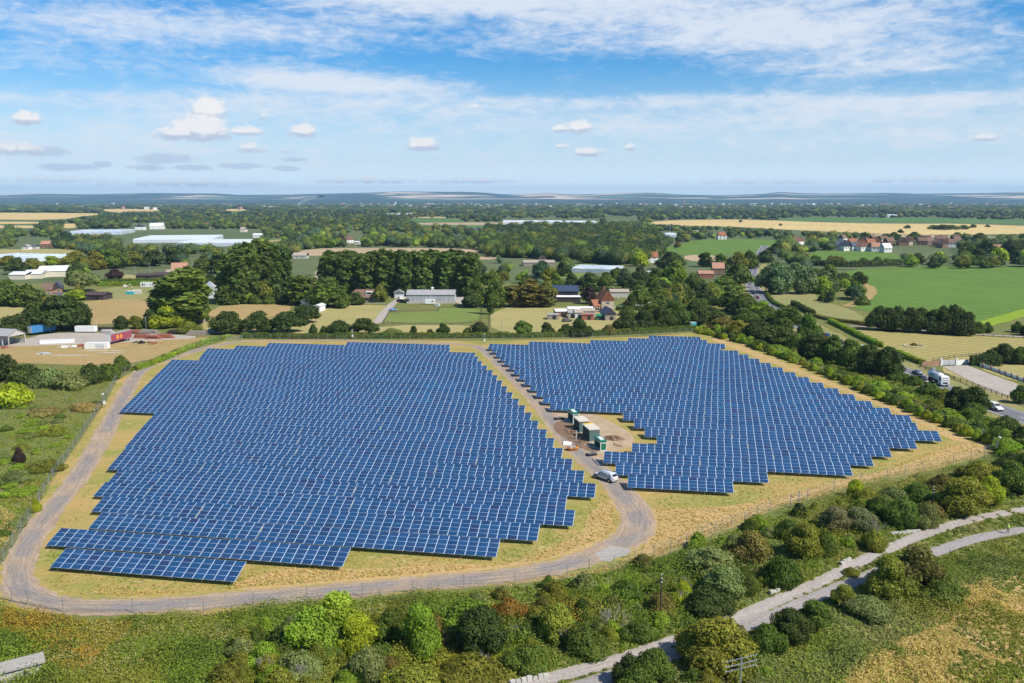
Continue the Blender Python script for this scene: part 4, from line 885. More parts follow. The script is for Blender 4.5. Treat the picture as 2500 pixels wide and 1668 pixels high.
belt([(2040, 592), (2140, 588), (2260, 587), (2400, 590), (2540, 596)], 22, 10, 17, 'round', ['dark', 'mid'], 'tree standing behind the village roofs', 'trees behind the village', jx=.6)
belt([(1905, 592), (1960, 590), (2030, 590)], 14, 10, 14, 'round', ['mid', 'dark', 'olive'], 'tree around the lone white gabled house', 'trees round the white gabled house', jx=.6)
belt([(820, 600), (880, 603), (950, 600), (1020, 600)], 17, 11, 12, 'round', ['light', 'lime', 'mid', 'mid', 'purple'], 'light green garden tree beyond the long poplar wood', 'light trees beyond the poplar wood', jx=.6)
belt([(700, 600), (760, 600), (800, 606)], 16, 12, 12, ['tall', 'round'], ['light', 'light', 'brownolive'], 'light green tree right of the left poplar clump', 'light trees right of the left poplars', jx=.5)
belt([(1960, 628), (2060, 640), (2180, 644)], 12, 5, 9, 'bush', ['mid', 'dark', 'olive'], 'hedgerow bush below the narrow green field', 'bushes below the narrow green field', jx=.4)
for (px, py, h, w, l) in [(2215, 558, 8, 14, 'lone dark bush in the middle of the wheat field'), (2198, 569, 9, 14, 'lone dark tree at the lower edge of the wheat field'), (2376, 556, 8, 14, 'lone bush in the right part of the wheat field'), (1808, 543, 6, 8, 'tiny bush in the left part of the wheat field'), (2410, 555, 6, 12, 'small bush at the right of the wheat field'), (1905, 551, 5, 9, 'tiny bush left of the middle of the wheat field')]: tree(px, py, h, w, 'round', 'dark', l)
belt([(2282, 560), (2310, 561), (2350, 560)], 22, 9, 26, 'round', ['dark', 'mid'], 'tree of the small copse standing in the wheat field', 'copse in the wheat field')
# row of dark trees by the striped lawn
for i, x in enumerate([2140, 2166, 2192, 2219, 2246, 2273, 2300, 2328, 2350]):
    tree(x, 806 + i * 1.6, random.uniform(54, 72), random.uniform(44, 58), 'round', 'dark', f'{ORD[i]} dark tree from the left in the row behind the striped lawn', 'dark tree row behind the striped lawn')

# ------------------------------------------------------------------ hedges
def leafline(name, pts, w, h, color, label, per_m=60, leaf=.34, cat='hedge', world=None, wob=.18, group=None):
    P = world or smoothline([at(*p) for p in pts], 2); P = resample(P, .5); rs = np.random.RandomState(len(label) * 7 + len(pts)); L = len(P) * .5; n = int(L * per_m)
    arr = np.array([[p.x, p.y] for p in P]); dd = np.gradient(arr, axis=0); dd /= np.linalg.norm(dd, axis=1, keepdims=True) + 1e-9; nn_ = np.stack([-dd[:, 1], dd[:, 0]], 1)
    i = rs.randint(0, len(P), n); a = rs.rand(n) * math.pi; rr = 1.0 - .18 * rs.rand(n) ** 2
    hv = h * (1 + wob * (fbm(arr[:, 0], arr[:, 1], 3.5, 3) - .5) * 2 * 1.4)[i]; ca, sa = np.cos(a), np.sin(a)
    off = np.sign(ca) * np.abs(ca) ** .6 * w / 2 * rr; z = np.abs(sa) ** .45 * hv * rr * np.where(rs.rand(n) < .45, rs.rand(n) ** .6, 1)
    pos = arr[i] + nn_[i] * off[:, None] + dd[i] * rs.uniform(-.3, .3, (n, 1))
    Pn = np.stack([pos[:, 0], pos[:, 1], z], 1); Nn = np.stack([nn_[i][:, 0] * ca, nn_[i][:, 1] * ca, sa + .15], 1) + .5 * rs.randn(n, 3); Nn /= np.linalg.norm(Nn, axis=1, keepdims=True)
    V, Fq = quads(Pn, Nn, leaf * (.6 + .8 * rs.rand(n)), rs); t = (.7 + .6 * vn(Pn[:, 0], Pn[:, 1], 2.2, 5)) * (.75 + .5 * rs.rand(n)); FC = np.stack([t * (1 + .5 * (vn(Pn[:, 0], Pn[:, 1], 6, 9) - .5)), t, t * .9], 1)
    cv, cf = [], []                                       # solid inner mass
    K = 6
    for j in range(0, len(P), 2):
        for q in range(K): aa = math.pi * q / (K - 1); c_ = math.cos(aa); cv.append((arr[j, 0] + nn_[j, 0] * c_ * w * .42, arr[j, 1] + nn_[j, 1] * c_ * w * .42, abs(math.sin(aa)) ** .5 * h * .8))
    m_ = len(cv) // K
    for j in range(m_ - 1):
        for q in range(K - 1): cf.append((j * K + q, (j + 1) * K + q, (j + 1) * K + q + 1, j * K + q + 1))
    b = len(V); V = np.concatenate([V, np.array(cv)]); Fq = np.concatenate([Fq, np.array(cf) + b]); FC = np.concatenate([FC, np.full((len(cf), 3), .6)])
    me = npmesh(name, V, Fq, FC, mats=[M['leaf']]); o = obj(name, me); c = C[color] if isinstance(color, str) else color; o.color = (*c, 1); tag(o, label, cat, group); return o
leafline('hedge', [(592, 825), (700, 827), (840, 826), (1000, 826), (1180, 825), (1330, 824), (1440, 820), (1560, 815), (1640, 810), (1700, 806)], 2.6, 2.3, 'mid', 'long green field hedge running behind the whole solar site', 90)
leafline('hedge', [(330, 905), (380, 888), (430, 866), (480, 846), (530, 832), (558, 826)], 2.6, 1.8, 'light', 'low green hedge along the track left of the gate', 60)
leafline('hedge', [(2026, 788), (2060, 803), (2095, 822), (2125, 836), (2150, 848)], 2.6, 2.0, 'light', 'bright clipped hedge along the left side of the striped lawn', 90, .3)
leafline('hedge', [(2190, 864), (2220, 877), (2252, 890)], 2.2, 1.8, 'light', 'short bright clipped hedge between road and striped lawn', 90, .3)
leafline('hedge', [(1936, 745), (1960, 757), (1985, 770)], 3, 2.6, 'dark', 'short dark clipped hedge beside the rough meadow', 90)
leafline('hedge', [(1870, 716), (1885, 740), (1910, 752), (1930, 760)], 2.4, 1.6, 'mid', 'low hedge between the far road and the rough meadow', 50)
leafline('hedge', [(1985, 772), (2030, 785), (2090, 790), (2130, 800)], 2.4, 1.6, 'brownolive', 'low brownish hedge above the fenced footpath', 50)
leafline('hedge', [(2370, 892), (2400, 893), (2440, 894)], 3, 4.2, 'dark', 'tall dark clipped garden hedge behind the gate', 120)
leafline('hedge', [(240, 699), (330, 698), (412, 696)], 3, 3.0, 'light', 'light green hedge behind the static caravan', 40, .5)
leafline('hedge', [(240, 690), (330, 688), (410, 686)], 3, 2.4, 'mid', 'green hedge in front of the long brown sheds', 30, .5)
leafline('hedge', [(1505, 758), (1560, 758), (1578, 756)], 2.4, 2.6, 'dark', 'dark hedge beside the farmhouse lawn', 50, .4)
leafline('hedge', [(1415, 712), (1480, 714), (1540, 712)], 3, 2.6, 'dark', 'dark straight hedge behind the farmhouse', 40, .5)
leafline('hedge', [(1960, 648), (2050, 652), (2110, 652), (2200, 648)], 6, 5, 'dark', 'thick dark hedge along the top of the big green field', 30, .9)
leafline('hedge', [(2120, 744), (2160, 775), (2185, 800)], 3, 1.0, 'brownolive', 'scrubby strip along the lower edge of the crop field', 30, .6) if False else None

# ------------------------------------------------------------------ undergrowth: one mass per kind of cover
PATHPX = [(P1W, 1.05), (P2W, 1.1), (LOOPW, 3.1), (ROADW, 8)]
def far_from_paths(x, y):
    ok = np.ones(len(x), bool)
    for P, w in PATHPX:
        a = np.array([[p.x, p.y] for p in resample(P, 2.0)]); a = a[(a[:, 1] < 330)]
        for k in range(0, len(a), 60):
            q = a[k:k + 60]; d2 = (x[:, None] - q[None, :, 0]) ** 2 + (y[:, None] - q[None, :, 1]) ** 2; ok &= d2.min(1) > (w + .35) ** 2
    return ok
def scatter(name, label, cat, n, region, colf, hf, k=8, leaf=.3, seed=1, inside=None, spread=.55, upright=.0, holes=(), hcap=False, cv=.16):
    rs = np.random.RandomState(seed); x0, y0, x1, y1 = region
    px = rs.uniform(x0, x1, n); py = rs.uniform(y0, y1, n)
    b = (834 - py) / F; t = -CH / (-SP + b * CP); x = (px - 1250) / F * t; y = (CP + b * SP) * t
    ok = ~inpoly(px, py, [(-40, 1670), (-10, 1632), (80, 1592), (125, 1612), (30, 1680)])
    if inside is not None:
        q = np.zeros(n, bool)
        for pl in inside: q |= inpoly(px, py, pl)
        ok &= q
    for pl in holes: ok &= ~inpoly(px, py, pl)
    px, py, x, y = px[ok], py[ok], x[ok], y[ok]; o2 = far_from_paths(x, y); px, py, x, y = px[o2], py[o2], x[o2], y[o2]
    c = colf(px, py, x, y, rs); h = hf(px, py, x, y, rs); m_ = len(x)
    if hcap:                                # plants stay low close to the trodden paths
        dmin = np.full(m_, 99.0)
        for P_, w_ in PATHPX[:2]:
            a = np.array([[p.x, p.y] for p in resample(P_, 2.0)])
            for q0 in range(0, len(a), 60): q = a[q0:q0 + 60]; dmin = np.minimum(dmin, np.sqrt(((x[:, None] - q[None, :, 0]) ** 2 + (y[:, None] - q[None, :, 1]) ** 2).min(1)) - w_)
        h = np.minimum(h, .10 + .24 * dmin)
    d = rs.randn(m_, k, 3); d[..., 2] = np.abs(d[..., 2]); d /= np.linalg.norm(d, axis=2, keepdims=True)
    r_ = spread * (.7 + .6 * rs.rand(m_, 1)) * np.maximum(h[:, None], .35) / .7
    P = np.stack([x[:, None] + d[..., 0] * r_, y[:, None] + d[..., 1] * r_, np.maximum(d[..., 2] * h[:, None] * (.55 + .5 * rs.rand(m_, k)), .04)], 2).reshape(-1, 3)
    Nn = (d * (1 - upright) + np.array([0, 0, upright]) + .35 * rs.randn(m_, k, 3)).reshape(-1, 3); Nn /= np.linalg.norm(Nn, axis=1, keepdims=True)
    V, Fq = quads(P, Nn, np.repeat(leaf * (.6 + .8 * rs.rand(m_)), k), rs, 1.0)
    FC = np.repeat(c * (1 - cv + 2 * cv * rs.rand(m_, 1)), k, 0) * (1 - cv * .9 + 1.8 * cv * rs.rand(m_ * k, 1))
    me = npmesh(name, V, Fq, FC, mats=[M['leaf']]); o = obj(name, me); o.color = (1, 1, 1, 1); tag(o, label, cat, kind='stuff'); return o
GRN, OLV, GGR, ORG, YEL, TAN, DRK, BRN, LGT = [np.array(v) for v in ((.130, .190, .024), (.195, .205, .032), (.20, .225, .09), (.40, .22, .04), (.31, .30, .03), (.50, .37, .16), (.070, .105, .022), (.23, .17, .08), (.22, .30, .035))]
def mixc(a, b, f): return a * (1 - f)[:, None] + b * f[:, None]
def sst(v, a, b): t = np.clip((v - a) / (b - a), 0, 1); return t * t * (3 - 2 * t)
ZONES = [([(0, 1470), (120, 1500), (330, 1520), (300, 1560), (240, 1600), (200, 1640), (120, 1620), (60, 1560), (0, 1540)], ORG, .6), ([(1150, 1470), (1290, 1490), (1420, 1475), (1440, 1500), (1380, 1530), (1240, 1525)], ORG, .55), ([(0, 1440), (90, 1470), (60, 1500), (0, 1490)], LGT, .6),
         ([(1200, 1420), (1500, 1400), (1640, 1360), (1800, 1300), (1900, 1270), (1860, 1310), (1700, 1380), (1600, 1430), (1420, 1460), (1200, 1470)], LGT, .45), ([(0, 1235), (60, 1270), (40, 1330), (0, 1350)], TAN, .75), ([(60, 980), (260, 960), (230, 1010), (120, 1050), (60, 1030)], BRN, .4),
         ([(880, 1600), (1250, 1600), (1200, 1700), (850, 1700)], YEL, .45), ([(2050, 1500), (2300, 1440), (2500, 1330), (2500, 1420), (2300, 1500), (2100, 1580)], GGR, .35), ([(1900, 1600), (2100, 1590), (2200, 1640), (1950, 1700), (1780, 1700)], GGR, .5), ([(100, 1500), (500, 1510), (760, 1490), (900, 1480), (700, 1560), (500, 1600), (250, 1600)], GRN, .45),
         ([(0, 1030), (200, 1000), (230, 1040), (180, 1150), (80, 1270), (0, 1240)], LGT, .5), ([(-60, 1560), (110, 1540), (160, 1620), (60, 1700), (-60, 1700)], LGT, .4)]
DRYR = [(2330, 1440), (2560, 1370), (2560, 1720), (2000, 1720), (2080, 1640), (2200, 1560), (2340, 1510)]
def under_col(px, py, x, y, rs):
    f = fbm(x, y, 9, 3); g = fbm(x, y, 26, 6); c = mixc(np.tile(GRN, (len(x), 1)), np.tile(OLV, (len(x), 1)), sst(f, .35, .65)); c = mixc(c, np.tile(GGR, (len(x), 1)), sst(g, .58, .75) * .8); c = mixc(c, np.tile(DRK, (len(x), 1)), sst(vn(x, y, 6, 21), .66, .85) * .6)
    for pl, cc, a in ZONES:
        ins = inpoly(px, py, pl) & (rs.rand(len(x)) < .35 + .65 * sst(vn(x, y, 3.5, 30), .35, .6)); c[ins] = c[ins] * (1 - a) + cc * a
    d = inpoly(px, py, DRYR); dr = d & (fbm(x, y, 7, 14) > .43); c[dr] = c[dr] * .1 + np.array([.47, .37, .15]) * .9
    return c
def under_h(px, py, x, y, rs):
    h = .3 + 1.9 * sst(fbm(x, y, 6, 40), .38, .75) * (.65 + .5 * rs.rand(len(x))); dz_ = inpoly(px, py, [(1150, 1450), (1500, 1420), (1760, 1330), (1960, 1260), (2200, 1190), (2420, 1140), (2520, 1140), (2520, 1230), (2200, 1330), (1900, 1455), (1600, 1590), (1300, 1660), (1000, 1720), (1000, 1560)]); h[dz_] *= 1.35; d = inpoly(px, py, DRYR); h[d] *= .55; h[py < 1120] *= .9; return h
OUTSIDE = [(p[0], p[1]) for p in SITE]
FGR = [[(-200, 900), (250, 900), (285, 940), (255, 980), (228, 1022), (186, 1088), (126, 1175), (66, 1280), (0, 1385), (-60, 1470), (60, 1500), (160, 1508), (498, 1508), (750, 1476), (1008, 1458), (1258, 1435), (1499, 1397), (1676, 1341), (1818, 1286), (1971, 1230), (2165, 1178), (2369, 1132), (2440, 1108), (2420, 1060), (2700, 1100), (2700, 1740), (-200, 1740)]]
scatter('undergrowth', 'tangled green and olive bramble and scrub around the site', 'undergrowth', 85000, (-150, 895, 2650, 1735), under_col, under_h, 16, .15, 2, FGR, holes=[OUTSIDE], hcap=True)
scatter('rough_grass', 'tufts of rough yellow green grass on the banks', 'grass', 22000, (-150, 895, 2650, 1735), lambda px, py, x, y, rs: mixc(np.tile(LGT, (len(x), 1)), np.tile(np.array([.36, .30, .12]), (len(x), 1)), sst(fbm(x, y, 8, 50), .4, .62)), lambda px, py, x, y, rs: .45 + .3 * rs.rand(len(x)), 6, .14, 5, FGR, upright=.8, holes=[OUTSIDE], hcap=True)
scatter('bank_scrub', 'low green scrub on the bank between road and site', 'undergrowth', 16000, (1700, 800, 2600, 1120), under_col, lambda px, py, x, y, rs: .5 + .9 * fbm(x, y, 6, 41), 12, .32, 8, [[(1700, 806), (1760, 812), (1900, 862), (1992, 893), (2088, 930), (2176, 962), (2300, 1010), (2440, 1080), (2600, 1110), (2600, 1075), (2470, 1030), (2370, 995), (2280, 960), (2190, 922), (2100, 885), (1990, 845), (1880, 790), (1720, 790)]], spread=.9)
GB = [[(1430, 1235), (1560, 1245), (1800, 1235), (2090, 1165), (2330, 1085), (2400, 1080), (2425, 1100), (2360, 1124), (2165, 1167), (1971, 1219), (1879, 1246), (1746, 1299), (1596, 1360), (1590, 1300), (1530, 1215)],
      [(560, 1412), (720, 1385), (860, 1395), (1130, 1380), (1230, 1390), (1330, 1345), (1440, 1300), (1440, 1240), (1500, 1240), (1490, 1320), (1400, 1360), (1200, 1398), (1000, 1414), (800, 1428), (640, 1444), (560, 1448)],
      [(240, 1430), (330, 1440), (520, 1445), (560, 1440), (540, 1456), (330, 1462), (220, 1452)], [(498, 1490), (885, 1450), (1258, 1420), (1499, 1380), (1600, 1352), (1600, 1366), (1499, 1393), (1258, 1430), (885, 1464), (498, 1504)], [(5, 1370), (66, 1275), (126, 1172), (186, 1086), (230, 1022), (258, 980), (268, 985), (240, 1032), (200, 1090), (140, 1180), (84, 1280), (20, 1385)]]
scatter('tall_dry_grass', 'long golden dry grass around the edge of the solar site', 'grass', 70000, (0, 975, 2450, 1510), lambda px, py, x, y, rs: mixc(np.tile(np.array([.52, .385, .185]), (len(x), 1)), np.tile(np.array([.46, .36, .14]), (len(x), 1)), sst(fbm(x, y, 5, 60), .4, .65)), lambda px, py, x, y, rs:     .18 + .3 * fbm(x, y, 4, 61), 6, .13, 11, GB, upright=.9, spread=.35, cv=.08)
def mown_col(px, py, x, y, rs):
    c = mixc(np.tile(np.array([.36, .29, .10]), (len(x), 1)), np.tile(np.array([.22, .25, .06]), (len(x), 1)), sst(fbm(x, y, 6, 70), .42, .62)); return c
scatter('mown_grass', 'short patchy green and straw coloured grass inside the site', 'grass', 34000, (60, 850, 2400, 1500), mown_col, lambda px, py, x, y, rs: .10 + .12 * rs.rand(len(x)), 4, .15, 12, [SITE], spread=.4, cv=.07, upright=.7, holes=[[(160, 1340), (300, 1010), (420, 880), (520, 850), (1100, 842), (1180, 865), (1400, 1070), (1470, 1190), (1320, 1300), (1210, 1350), (820, 1340), (560, 1400)], [(1200, 835), (1700, 820), (2280, 1050), (1880, 1160), (1530, 1150), (1500, 1050), (1300, 980)], [(1350, 1006), (1500, 1035), (1545, 1060), (1520, 1100), (1455, 1150), (1375, 1095), (1335, 1045)]])

# ------------------------------------------------------------------ woods of the plain
rsw = np.random.RandomState(21)
BUILT = [(0, 655, 165, 682), (300, 560, 640, 604), (155, 560, 300, 576), (20, 615, 190, 648), (325, 655, 470, 684), (205, 708, 258, 736), (95, 690, 166, 728), (345, 685, 398, 702), (494, 688, 548, 728), (730, 730, 800, 765), (842, 700, 1172, 748), (1225, 534, 1462, 551), (1340, 700, 1512, 790), (1390, 646, 1512, 670), (1272, 630, 1362, 652), (1572, 615, 1612, 645), (1576, 668, 1602, 688), (1700, 646, 1772, 686),
         (1598, 566, 1656, 580), (1748, 568, 1778, 584), (1940, 580, 1974, 602), (2040, 586, 2340, 622), (2395, 612, 2460, 626), (645, 640, 790, 690), (40, 580, 130, 612), (845, 570, 885, 602), (1480, 530, 1560, 545), (320, 545, 405, 566)]
PLINES = [[(p.x, p.y) for p in resample(ROADW, 12)]]
fx, fy, fh, fc, fl = [], [], [], [], []
def sample_wood(n, y0, y1, hm, step):
    px = rsw.uniform(-250, 2750, n); py = rsw.uniform(y0, y1, n)
    b = (834 - py) / F; t = -CH / (-SP + b * CP); x = (px - 1250) / F * t; y = (CP + b * SP) * t; h = hm * (.65 + .7 * rsw.rand(n)); hp = h * F / t
    ok = np.ones(n, bool)
    for _, pl, _ in FIELDS:
        for dy_ in (0, .35, .75): ok &= ~inpoly(px, py - hp * dy_, pl)
    for (a, b_, c_, d_) in BUILT: ok &= ~((px > a - 3) & (px < c_ + 3) & (py > b_) & (py - hp * .6 < d_) & (py < d_ + hp * .55))
    r = np.array(PLINES[0]); d2 = ((x[:, None] - r[None, :, 0]) ** 2 + (y[:, None] - r[None, :, 1]) ** 2).min(1); ok &= d2 > 16 ** 2
    ok &= ~inpoly(px, py, [(p[0], p[1] + 2) for p in SITE]) & (rsw.rand(n) < np.where(vn(x, y, 160 if y1 > 560 else 500, 77) > (.24 if y1 > 640 else .10), 1, .4))
    return px[ok], py[ok], x[ok], y[ok], h[ok], t[ok]
def wood_col(n, x, y, far=1.0):
    base = np.array([C['dark'], C['mid'], C['olive'], C['blue'], C['light'], C['mid'], C['dark'], C['mid']]); k = rsw.randint(0, 8, n); k = np.where((k == 4) & (rsw.rand(n) < .6), 0, k); c = base[k] * (.8 + .45 * rsw.rand(n, 1)) * (.75 + .5 * vn(x, y, 130, 90))[:, None]; return c * far
def wood_mesh(name, label, px, x, y, h, wfac, nq, cc, leaf, use_ico=ICO1):
    n = len(x); cv, cf = use_ico; rs = rsw
    # leafy shell
    if nq:
        d = rs.randn(n, nq, 3); d[..., 2] = np.abs(d[..., 2]) * 1.1 - .25; d /= np.linalg.norm(d, axis=2, keepdims=True); lump = 1 + .18 * np.sin(d[..., 0] * 6 + x[:, None]) * np.cos(d[..., 1] * 5 + y[:, None])
        rr = (.80 + .25 * rs.rand(n, nq)) * lump; W = (h * wfac / 2)[:, None]
        P = np.stack([x[:, None] + d[..., 0] * rr * W, y[:, None] + d[..., 1] * rr * W, np.maximum((.48 + .5 * d[..., 2] * rr) * h[:, None], .1)], 2).reshape(-1, 3)
        Nn = (d + .45 * rs.randn(n, nq, 3)).reshape(-1, 3); Nn /= np.linalg.norm(Nn, axis=1, keepdims=True)
        V1, F1 = quads(P, Nn, np.repeat(h * leaf, nq) * (.6 + .8 * rs.rand(n * nq)), rs); C1 = np.repeat(cc, nq, 0) * (.68 + .64 * rs.rand(n * nq, 1))
    nz_ = 1 + .16 * rs.randn(n, len(cv), 1); v = cv[None] * nz_; v = np.stack([x[:, None] + v[..., 0] * (h * wfac * .44)[:, None], y[:, None] + v[..., 1] * (h * wfac * .44)[:, None], np.maximum(.46 + v[..., 2] * .45, 0) * h[:, None]], 2)
    f = cf[None] + (np.arange(n) * len(cv))[:, None, None]; v = v.reshape(-1, 3); f = f.reshape(-1, 3); mid = (v[f[:, 0]] + v[f[:, 2]]) / 2; q = np.stack([f[:, 0], f[:, 1], f[:, 2], np.arange(len(f)) + len(v)], 1); V2 = np.concatenate([v, mid]); C2 = np.repeat(cc, len(cf), 0) * (.65 + .5 * rs.rand(len(f), 1))
    if nq: V2 = np.concatenate([V1, V2]); q = np.concatenate([F1, q + len(V1)]); C2 = np.concatenate([C1, C2 * .85])
    o = obj(name, npmesh(name, V2, q, C2, mats=[M['far']])); tag(o, label, 'wood', kind='stuff'); o.color = (1, 1, 1, 1)
# nearest part: about a hundred and thirty single trees, the rest of the belt as masses
px, py, x, y, h, t = sample_wood(620, 618, 748, 8.5, 0); order = np.argsort(-py)
nind = 150; cols = [C['dark'], C['mid'], C['olive'], C['mid'], C['light'], C['blue']]
for i in order[:nind]:
    side = 'left' if px[i] < 830 else 'middle' if px[i] < 1650 else 'right'
    plant(x[i], y[i], h[i], h[i] * random.uniform(.9, 1.3), random.choice(['round', 'round', 'broad', 'bush']), random.choice(cols), f'green hedgerow tree among the gardens and paddocks on the {side} of the plain', f'garden and hedgerow trees, {side}')
r_ = order[nind:]
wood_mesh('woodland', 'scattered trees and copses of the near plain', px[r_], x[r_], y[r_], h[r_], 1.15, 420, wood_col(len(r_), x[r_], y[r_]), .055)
# the big dark wood
bw = [(1190, 560), (1300, 553), (1450, 552), (1560, 560), (1612, 580), (1622, 612), (1600, 640), (1500, 648), (1400, 642), (1300, 632), (1190, 628), (1165, 600)]
px = rsw.uniform(1150, 1640, 900); py = rsw.uniform(553, 650, 900); k_ = inpoly(px, py, bw); px, py = px[k_], py[k_]; b = (834 - py) / F; t = -CH / (-SP + b * CP); x = (px - 1250) / F * t; y = (CP + b * SP) * t; h = 12 * (.75 + .5 * rsw.rand(len(x)))
wood_mesh('woodland', 'big dark deciduous wood behind the farm, centre right', px, x, y, h, 1.2, 380, wood_col(len(x), x, y) * np.array([.62, .66, .6]), .055)
px, py, x, y, h, t = sample_wood(3000, 562, 622, 9, 0)
wood_mesh('woodland', 'mixed trees and hedgerows of the middle plain', px, x, y, h, 1.25, 150, wood_col(len(x), x, y, .85), .085)
px, py, x, y, h, t = sample_wood(6500, 521, 564, 10, 0)
wood_mesh('woodland', 'distant trees and hedgerows across the plain', px, x, y, h, 1.5, 46, wood_col(len(x), x, y, .62), .15)
px, py, x, y, h, t = sample_wood(7500, 503, 522, 13, 0)
wood_mesh('woodland', 'far bluish belts of wood below the hills', px, x, y, h, 3.2, 0, wood_col(len(x), x, y, .5), .2, ICO2)
# distant town and villages below the hills
mb = MB(); rt = random.Random(9)
for i in range(620):
    px_ = rt.choice([rt.gauss(1350, 260), rt.gauss(1850, 220), rt.uniform(-100, 2600), rt.gauss(1000, 120), rt.gauss(2250, 200)]); py_ = rt.uniform(499, 513); p = at(px_, py_); s_ = rt.uniform(9, 26)
    hh = rt.uniform(9, 15); mb.box((p.x, p.y, hh / 2), (s_, 9, hh), rt.uniform(-.5, .5), rt.randrange(3))
o = mb.build('distant_town', [plain('far_white_walls', (.80, .79, .76)), plain('far_brick', (.50, .30, .22)), plain('far_roofs', (.42, .36, .34))]); tag(o, 'far town and villages of pale specks below the hills', 'town', kind='stuff')

# ------------------------------------------------------------------ buildings
W = {}
def pm(key, c, rough=.8, spec=.2, **k):
    if key not in W: W[key] = plain(key, c, rough, spec, **k)
    return W[key]
def boards(name, c1, c2, per, rough=.8, metal=0.0):
    if name in W: return W[name]
    m, t = newmat(name); tc_ = t.n('TexCoord').outputs['Object']; sp = t.n('SeparateXYZ', i_0=tc_)
    s_ = t.m('ADD', sp.outputs[0], sp.outputs[1]); q = t.n('TexWhiteNoise', noise_dimensions='1D'); t.put(q.inputs['W'], t.m('FLOOR', t.m('DIVIDE', s_, per)))
    n_ = t.noise(tc_, 1.2, 5, .6, 0, (3, 3, .5)); f = t.m('ADD', t.m('MULTIPLY', q.outputs[0], .6), t.m('MULTIPLY', n_, .5))
    finish(t, t.mix(f, c1, c2), rough, .25, metal); W[name] = m; return m
def tiles(name, c1, c2):
    if name in W: return W[name]
    m, t = newmat(name); tc_ = t.n('TexCoord').outputs['Object']; b = t.n('TexBrick', i_Scale=3.2); t.put(b.inputs['Vector'], tc_)
    t.put(b.inputs['Color1'], (*c1, 1)); t.put(b.inputs['Color2'], (*c2, 1)); t.put(b.inputs['Mortar'], (*[q * .6 for q in c1], 1)); n_ = t.noise(tc_, .8, 5)
    finish(t, t.mix(t.smooth(n_, .35, .7), b.outputs[0], t.mix(1.0, b.outputs[0], (.72, .75, .68), 'MULTIPLY')), .85, .2); W[name] = m; return m
ROOFS = dict(red=tiles('red_clay_tiles', (.36, .135, .075), (.42, .18, .10)), brown=tiles('brown_tiles', (.20, .125, .095), (.25, .16, .12)), grey=pm('grey_fibre_cement', (.34, .34, .34)), slate=pm('slate', (.09, .105, .15)), navy=pm('dark_blue_sheet', (.045, .065, .12), .5, .4), pink=tiles('pale_red_tiles', (.48, .24, .17), (.54, .30, .22)),
             white=pm('white_sheet_roof', (.74, .75, .77), .5), rust=pm('rusty_sheet', (.36, .17, .12), .8), darkbrown=pm('dark_brown_roof', (.085, .06, .06)), glass=None, green=pm('green_sheet', (.03, .22, .14), .6), tan=pm('tan_sheet', (.40, .33, .27)))
WALLS = dict(white=pm('white_render', (.78, .77, .73)), brick=tiles('red_brick', (.40, .22, .15), (.46, .27, .19)), stone=tiles('stone_and_brick', (.46, .36, .28), (.52, .43, .34)), dark=pm('dark_boarding', (.06, .05, .045)), grey=boards('grey_board_cladding', (.30, .31, .33), (.50, .50, .52), .8), block=pm('concrete_block', (.50, .47, .43)),
             steel=pm('pale_steel_cladding', (.55, .57, .60), .5, .4), rust=pm('rusty_cladding', (.34, .13, .09)), wood=pm('weathered_boards', (.30, .26, .22)), green=pm('green_cladding', (.02, .20, .11), .6), cream=pm('cream_render', (.66, .60, .48)), blue=pm('blue_tarpaulin', (.05, .20, .42), .5), maroon=pm('maroon_curtain_side', (.30, .07, .10), .6), teal=pm('teal_panel', (.05, .38, .42), .5))
def gable(mb, w, d, h, rh, over=.35, hip=0.0, axis='x', thick=.14, z0=0.0):
    """roof slab set on walls of height h; the ridge runs along x (or y)"""
    if axis == 'y': w, d = d, w
    x0, x1, y0, y1 = -w / 2 - over, w / 2 + over, -d / 2 - over, d / 2 + over; k = rh / (d / 2); zl = h - over * k + .06 + z0; zr = h + rh + .06 + z0; hx = hip * w / 2
    vs = []
    for dz_ in (0, thick): vs += [(x0, y0, zl + dz_), (x1, y0, zl + dz_), (x1, y1, zl + dz_), (x0, y1, zl + dz_), (x0 + hx, 0, zr + dz_), (x1 - hx, 0, zr + dz_)]
    if axis == 'y': vs = [(-b, a, c) for a, b, c in vs]
    mb.add(vs, [(6, 7, 11, 10), (8, 9, 10, 11), (7, 8, 11), (9, 6, 10), (0, 4, 5, 1), (2, 5, 4, 3), (1, 5, 2), (3, 4, 0), (0, 1, 7, 6), (1, 2, 8, 7), (2, 3, 9, 8), (3, 0, 6, 9)])
def walls(mb, w, d, h, rh, axis='x', hip=0.0):
    if axis == 'y': w_, d_ = d, w
    else: w_, d_ = w, d
    a, b = w_ / 2, d_ / 2
    if rh and not hip: vs = [(-a, -b, 0), (a, -b, 0), (a, b, 0), (-a, b, 0), (-a, -b, h), (a, -b, h), (a, b, h), (-a, b, h), (-a, 0, h + rh), (a, 0, h + rh)]; fs = [(0, 1, 5, 4), (1, 2, 6, 9, 5), (2, 3, 7, 6), (3, 0, 4, 8, 7), (4, 5, 9, 8), (6, 7, 8, 9), (3, 2, 1, 0)]
    else: vs = [(-a, -b, 0), (a, -b, 0), (a, b, 0), (-a, b, 0), (-a, -b, h), (a, -b, h), (a, b, h), (-a, b, h)]; fs = [(0, 1, 5, 4), (1, 2, 6, 5), (2, 3, 7, 6), (3, 0, 4, 7), (4, 5, 6, 7), (3, 2, 1, 0)]
    if axis == 'y': vs = [(-y, x, z) for x, y, z in vs]
    mb.add(vs, fs)
FR = pm('window_frame_white', (.80, .80, .78), .5)
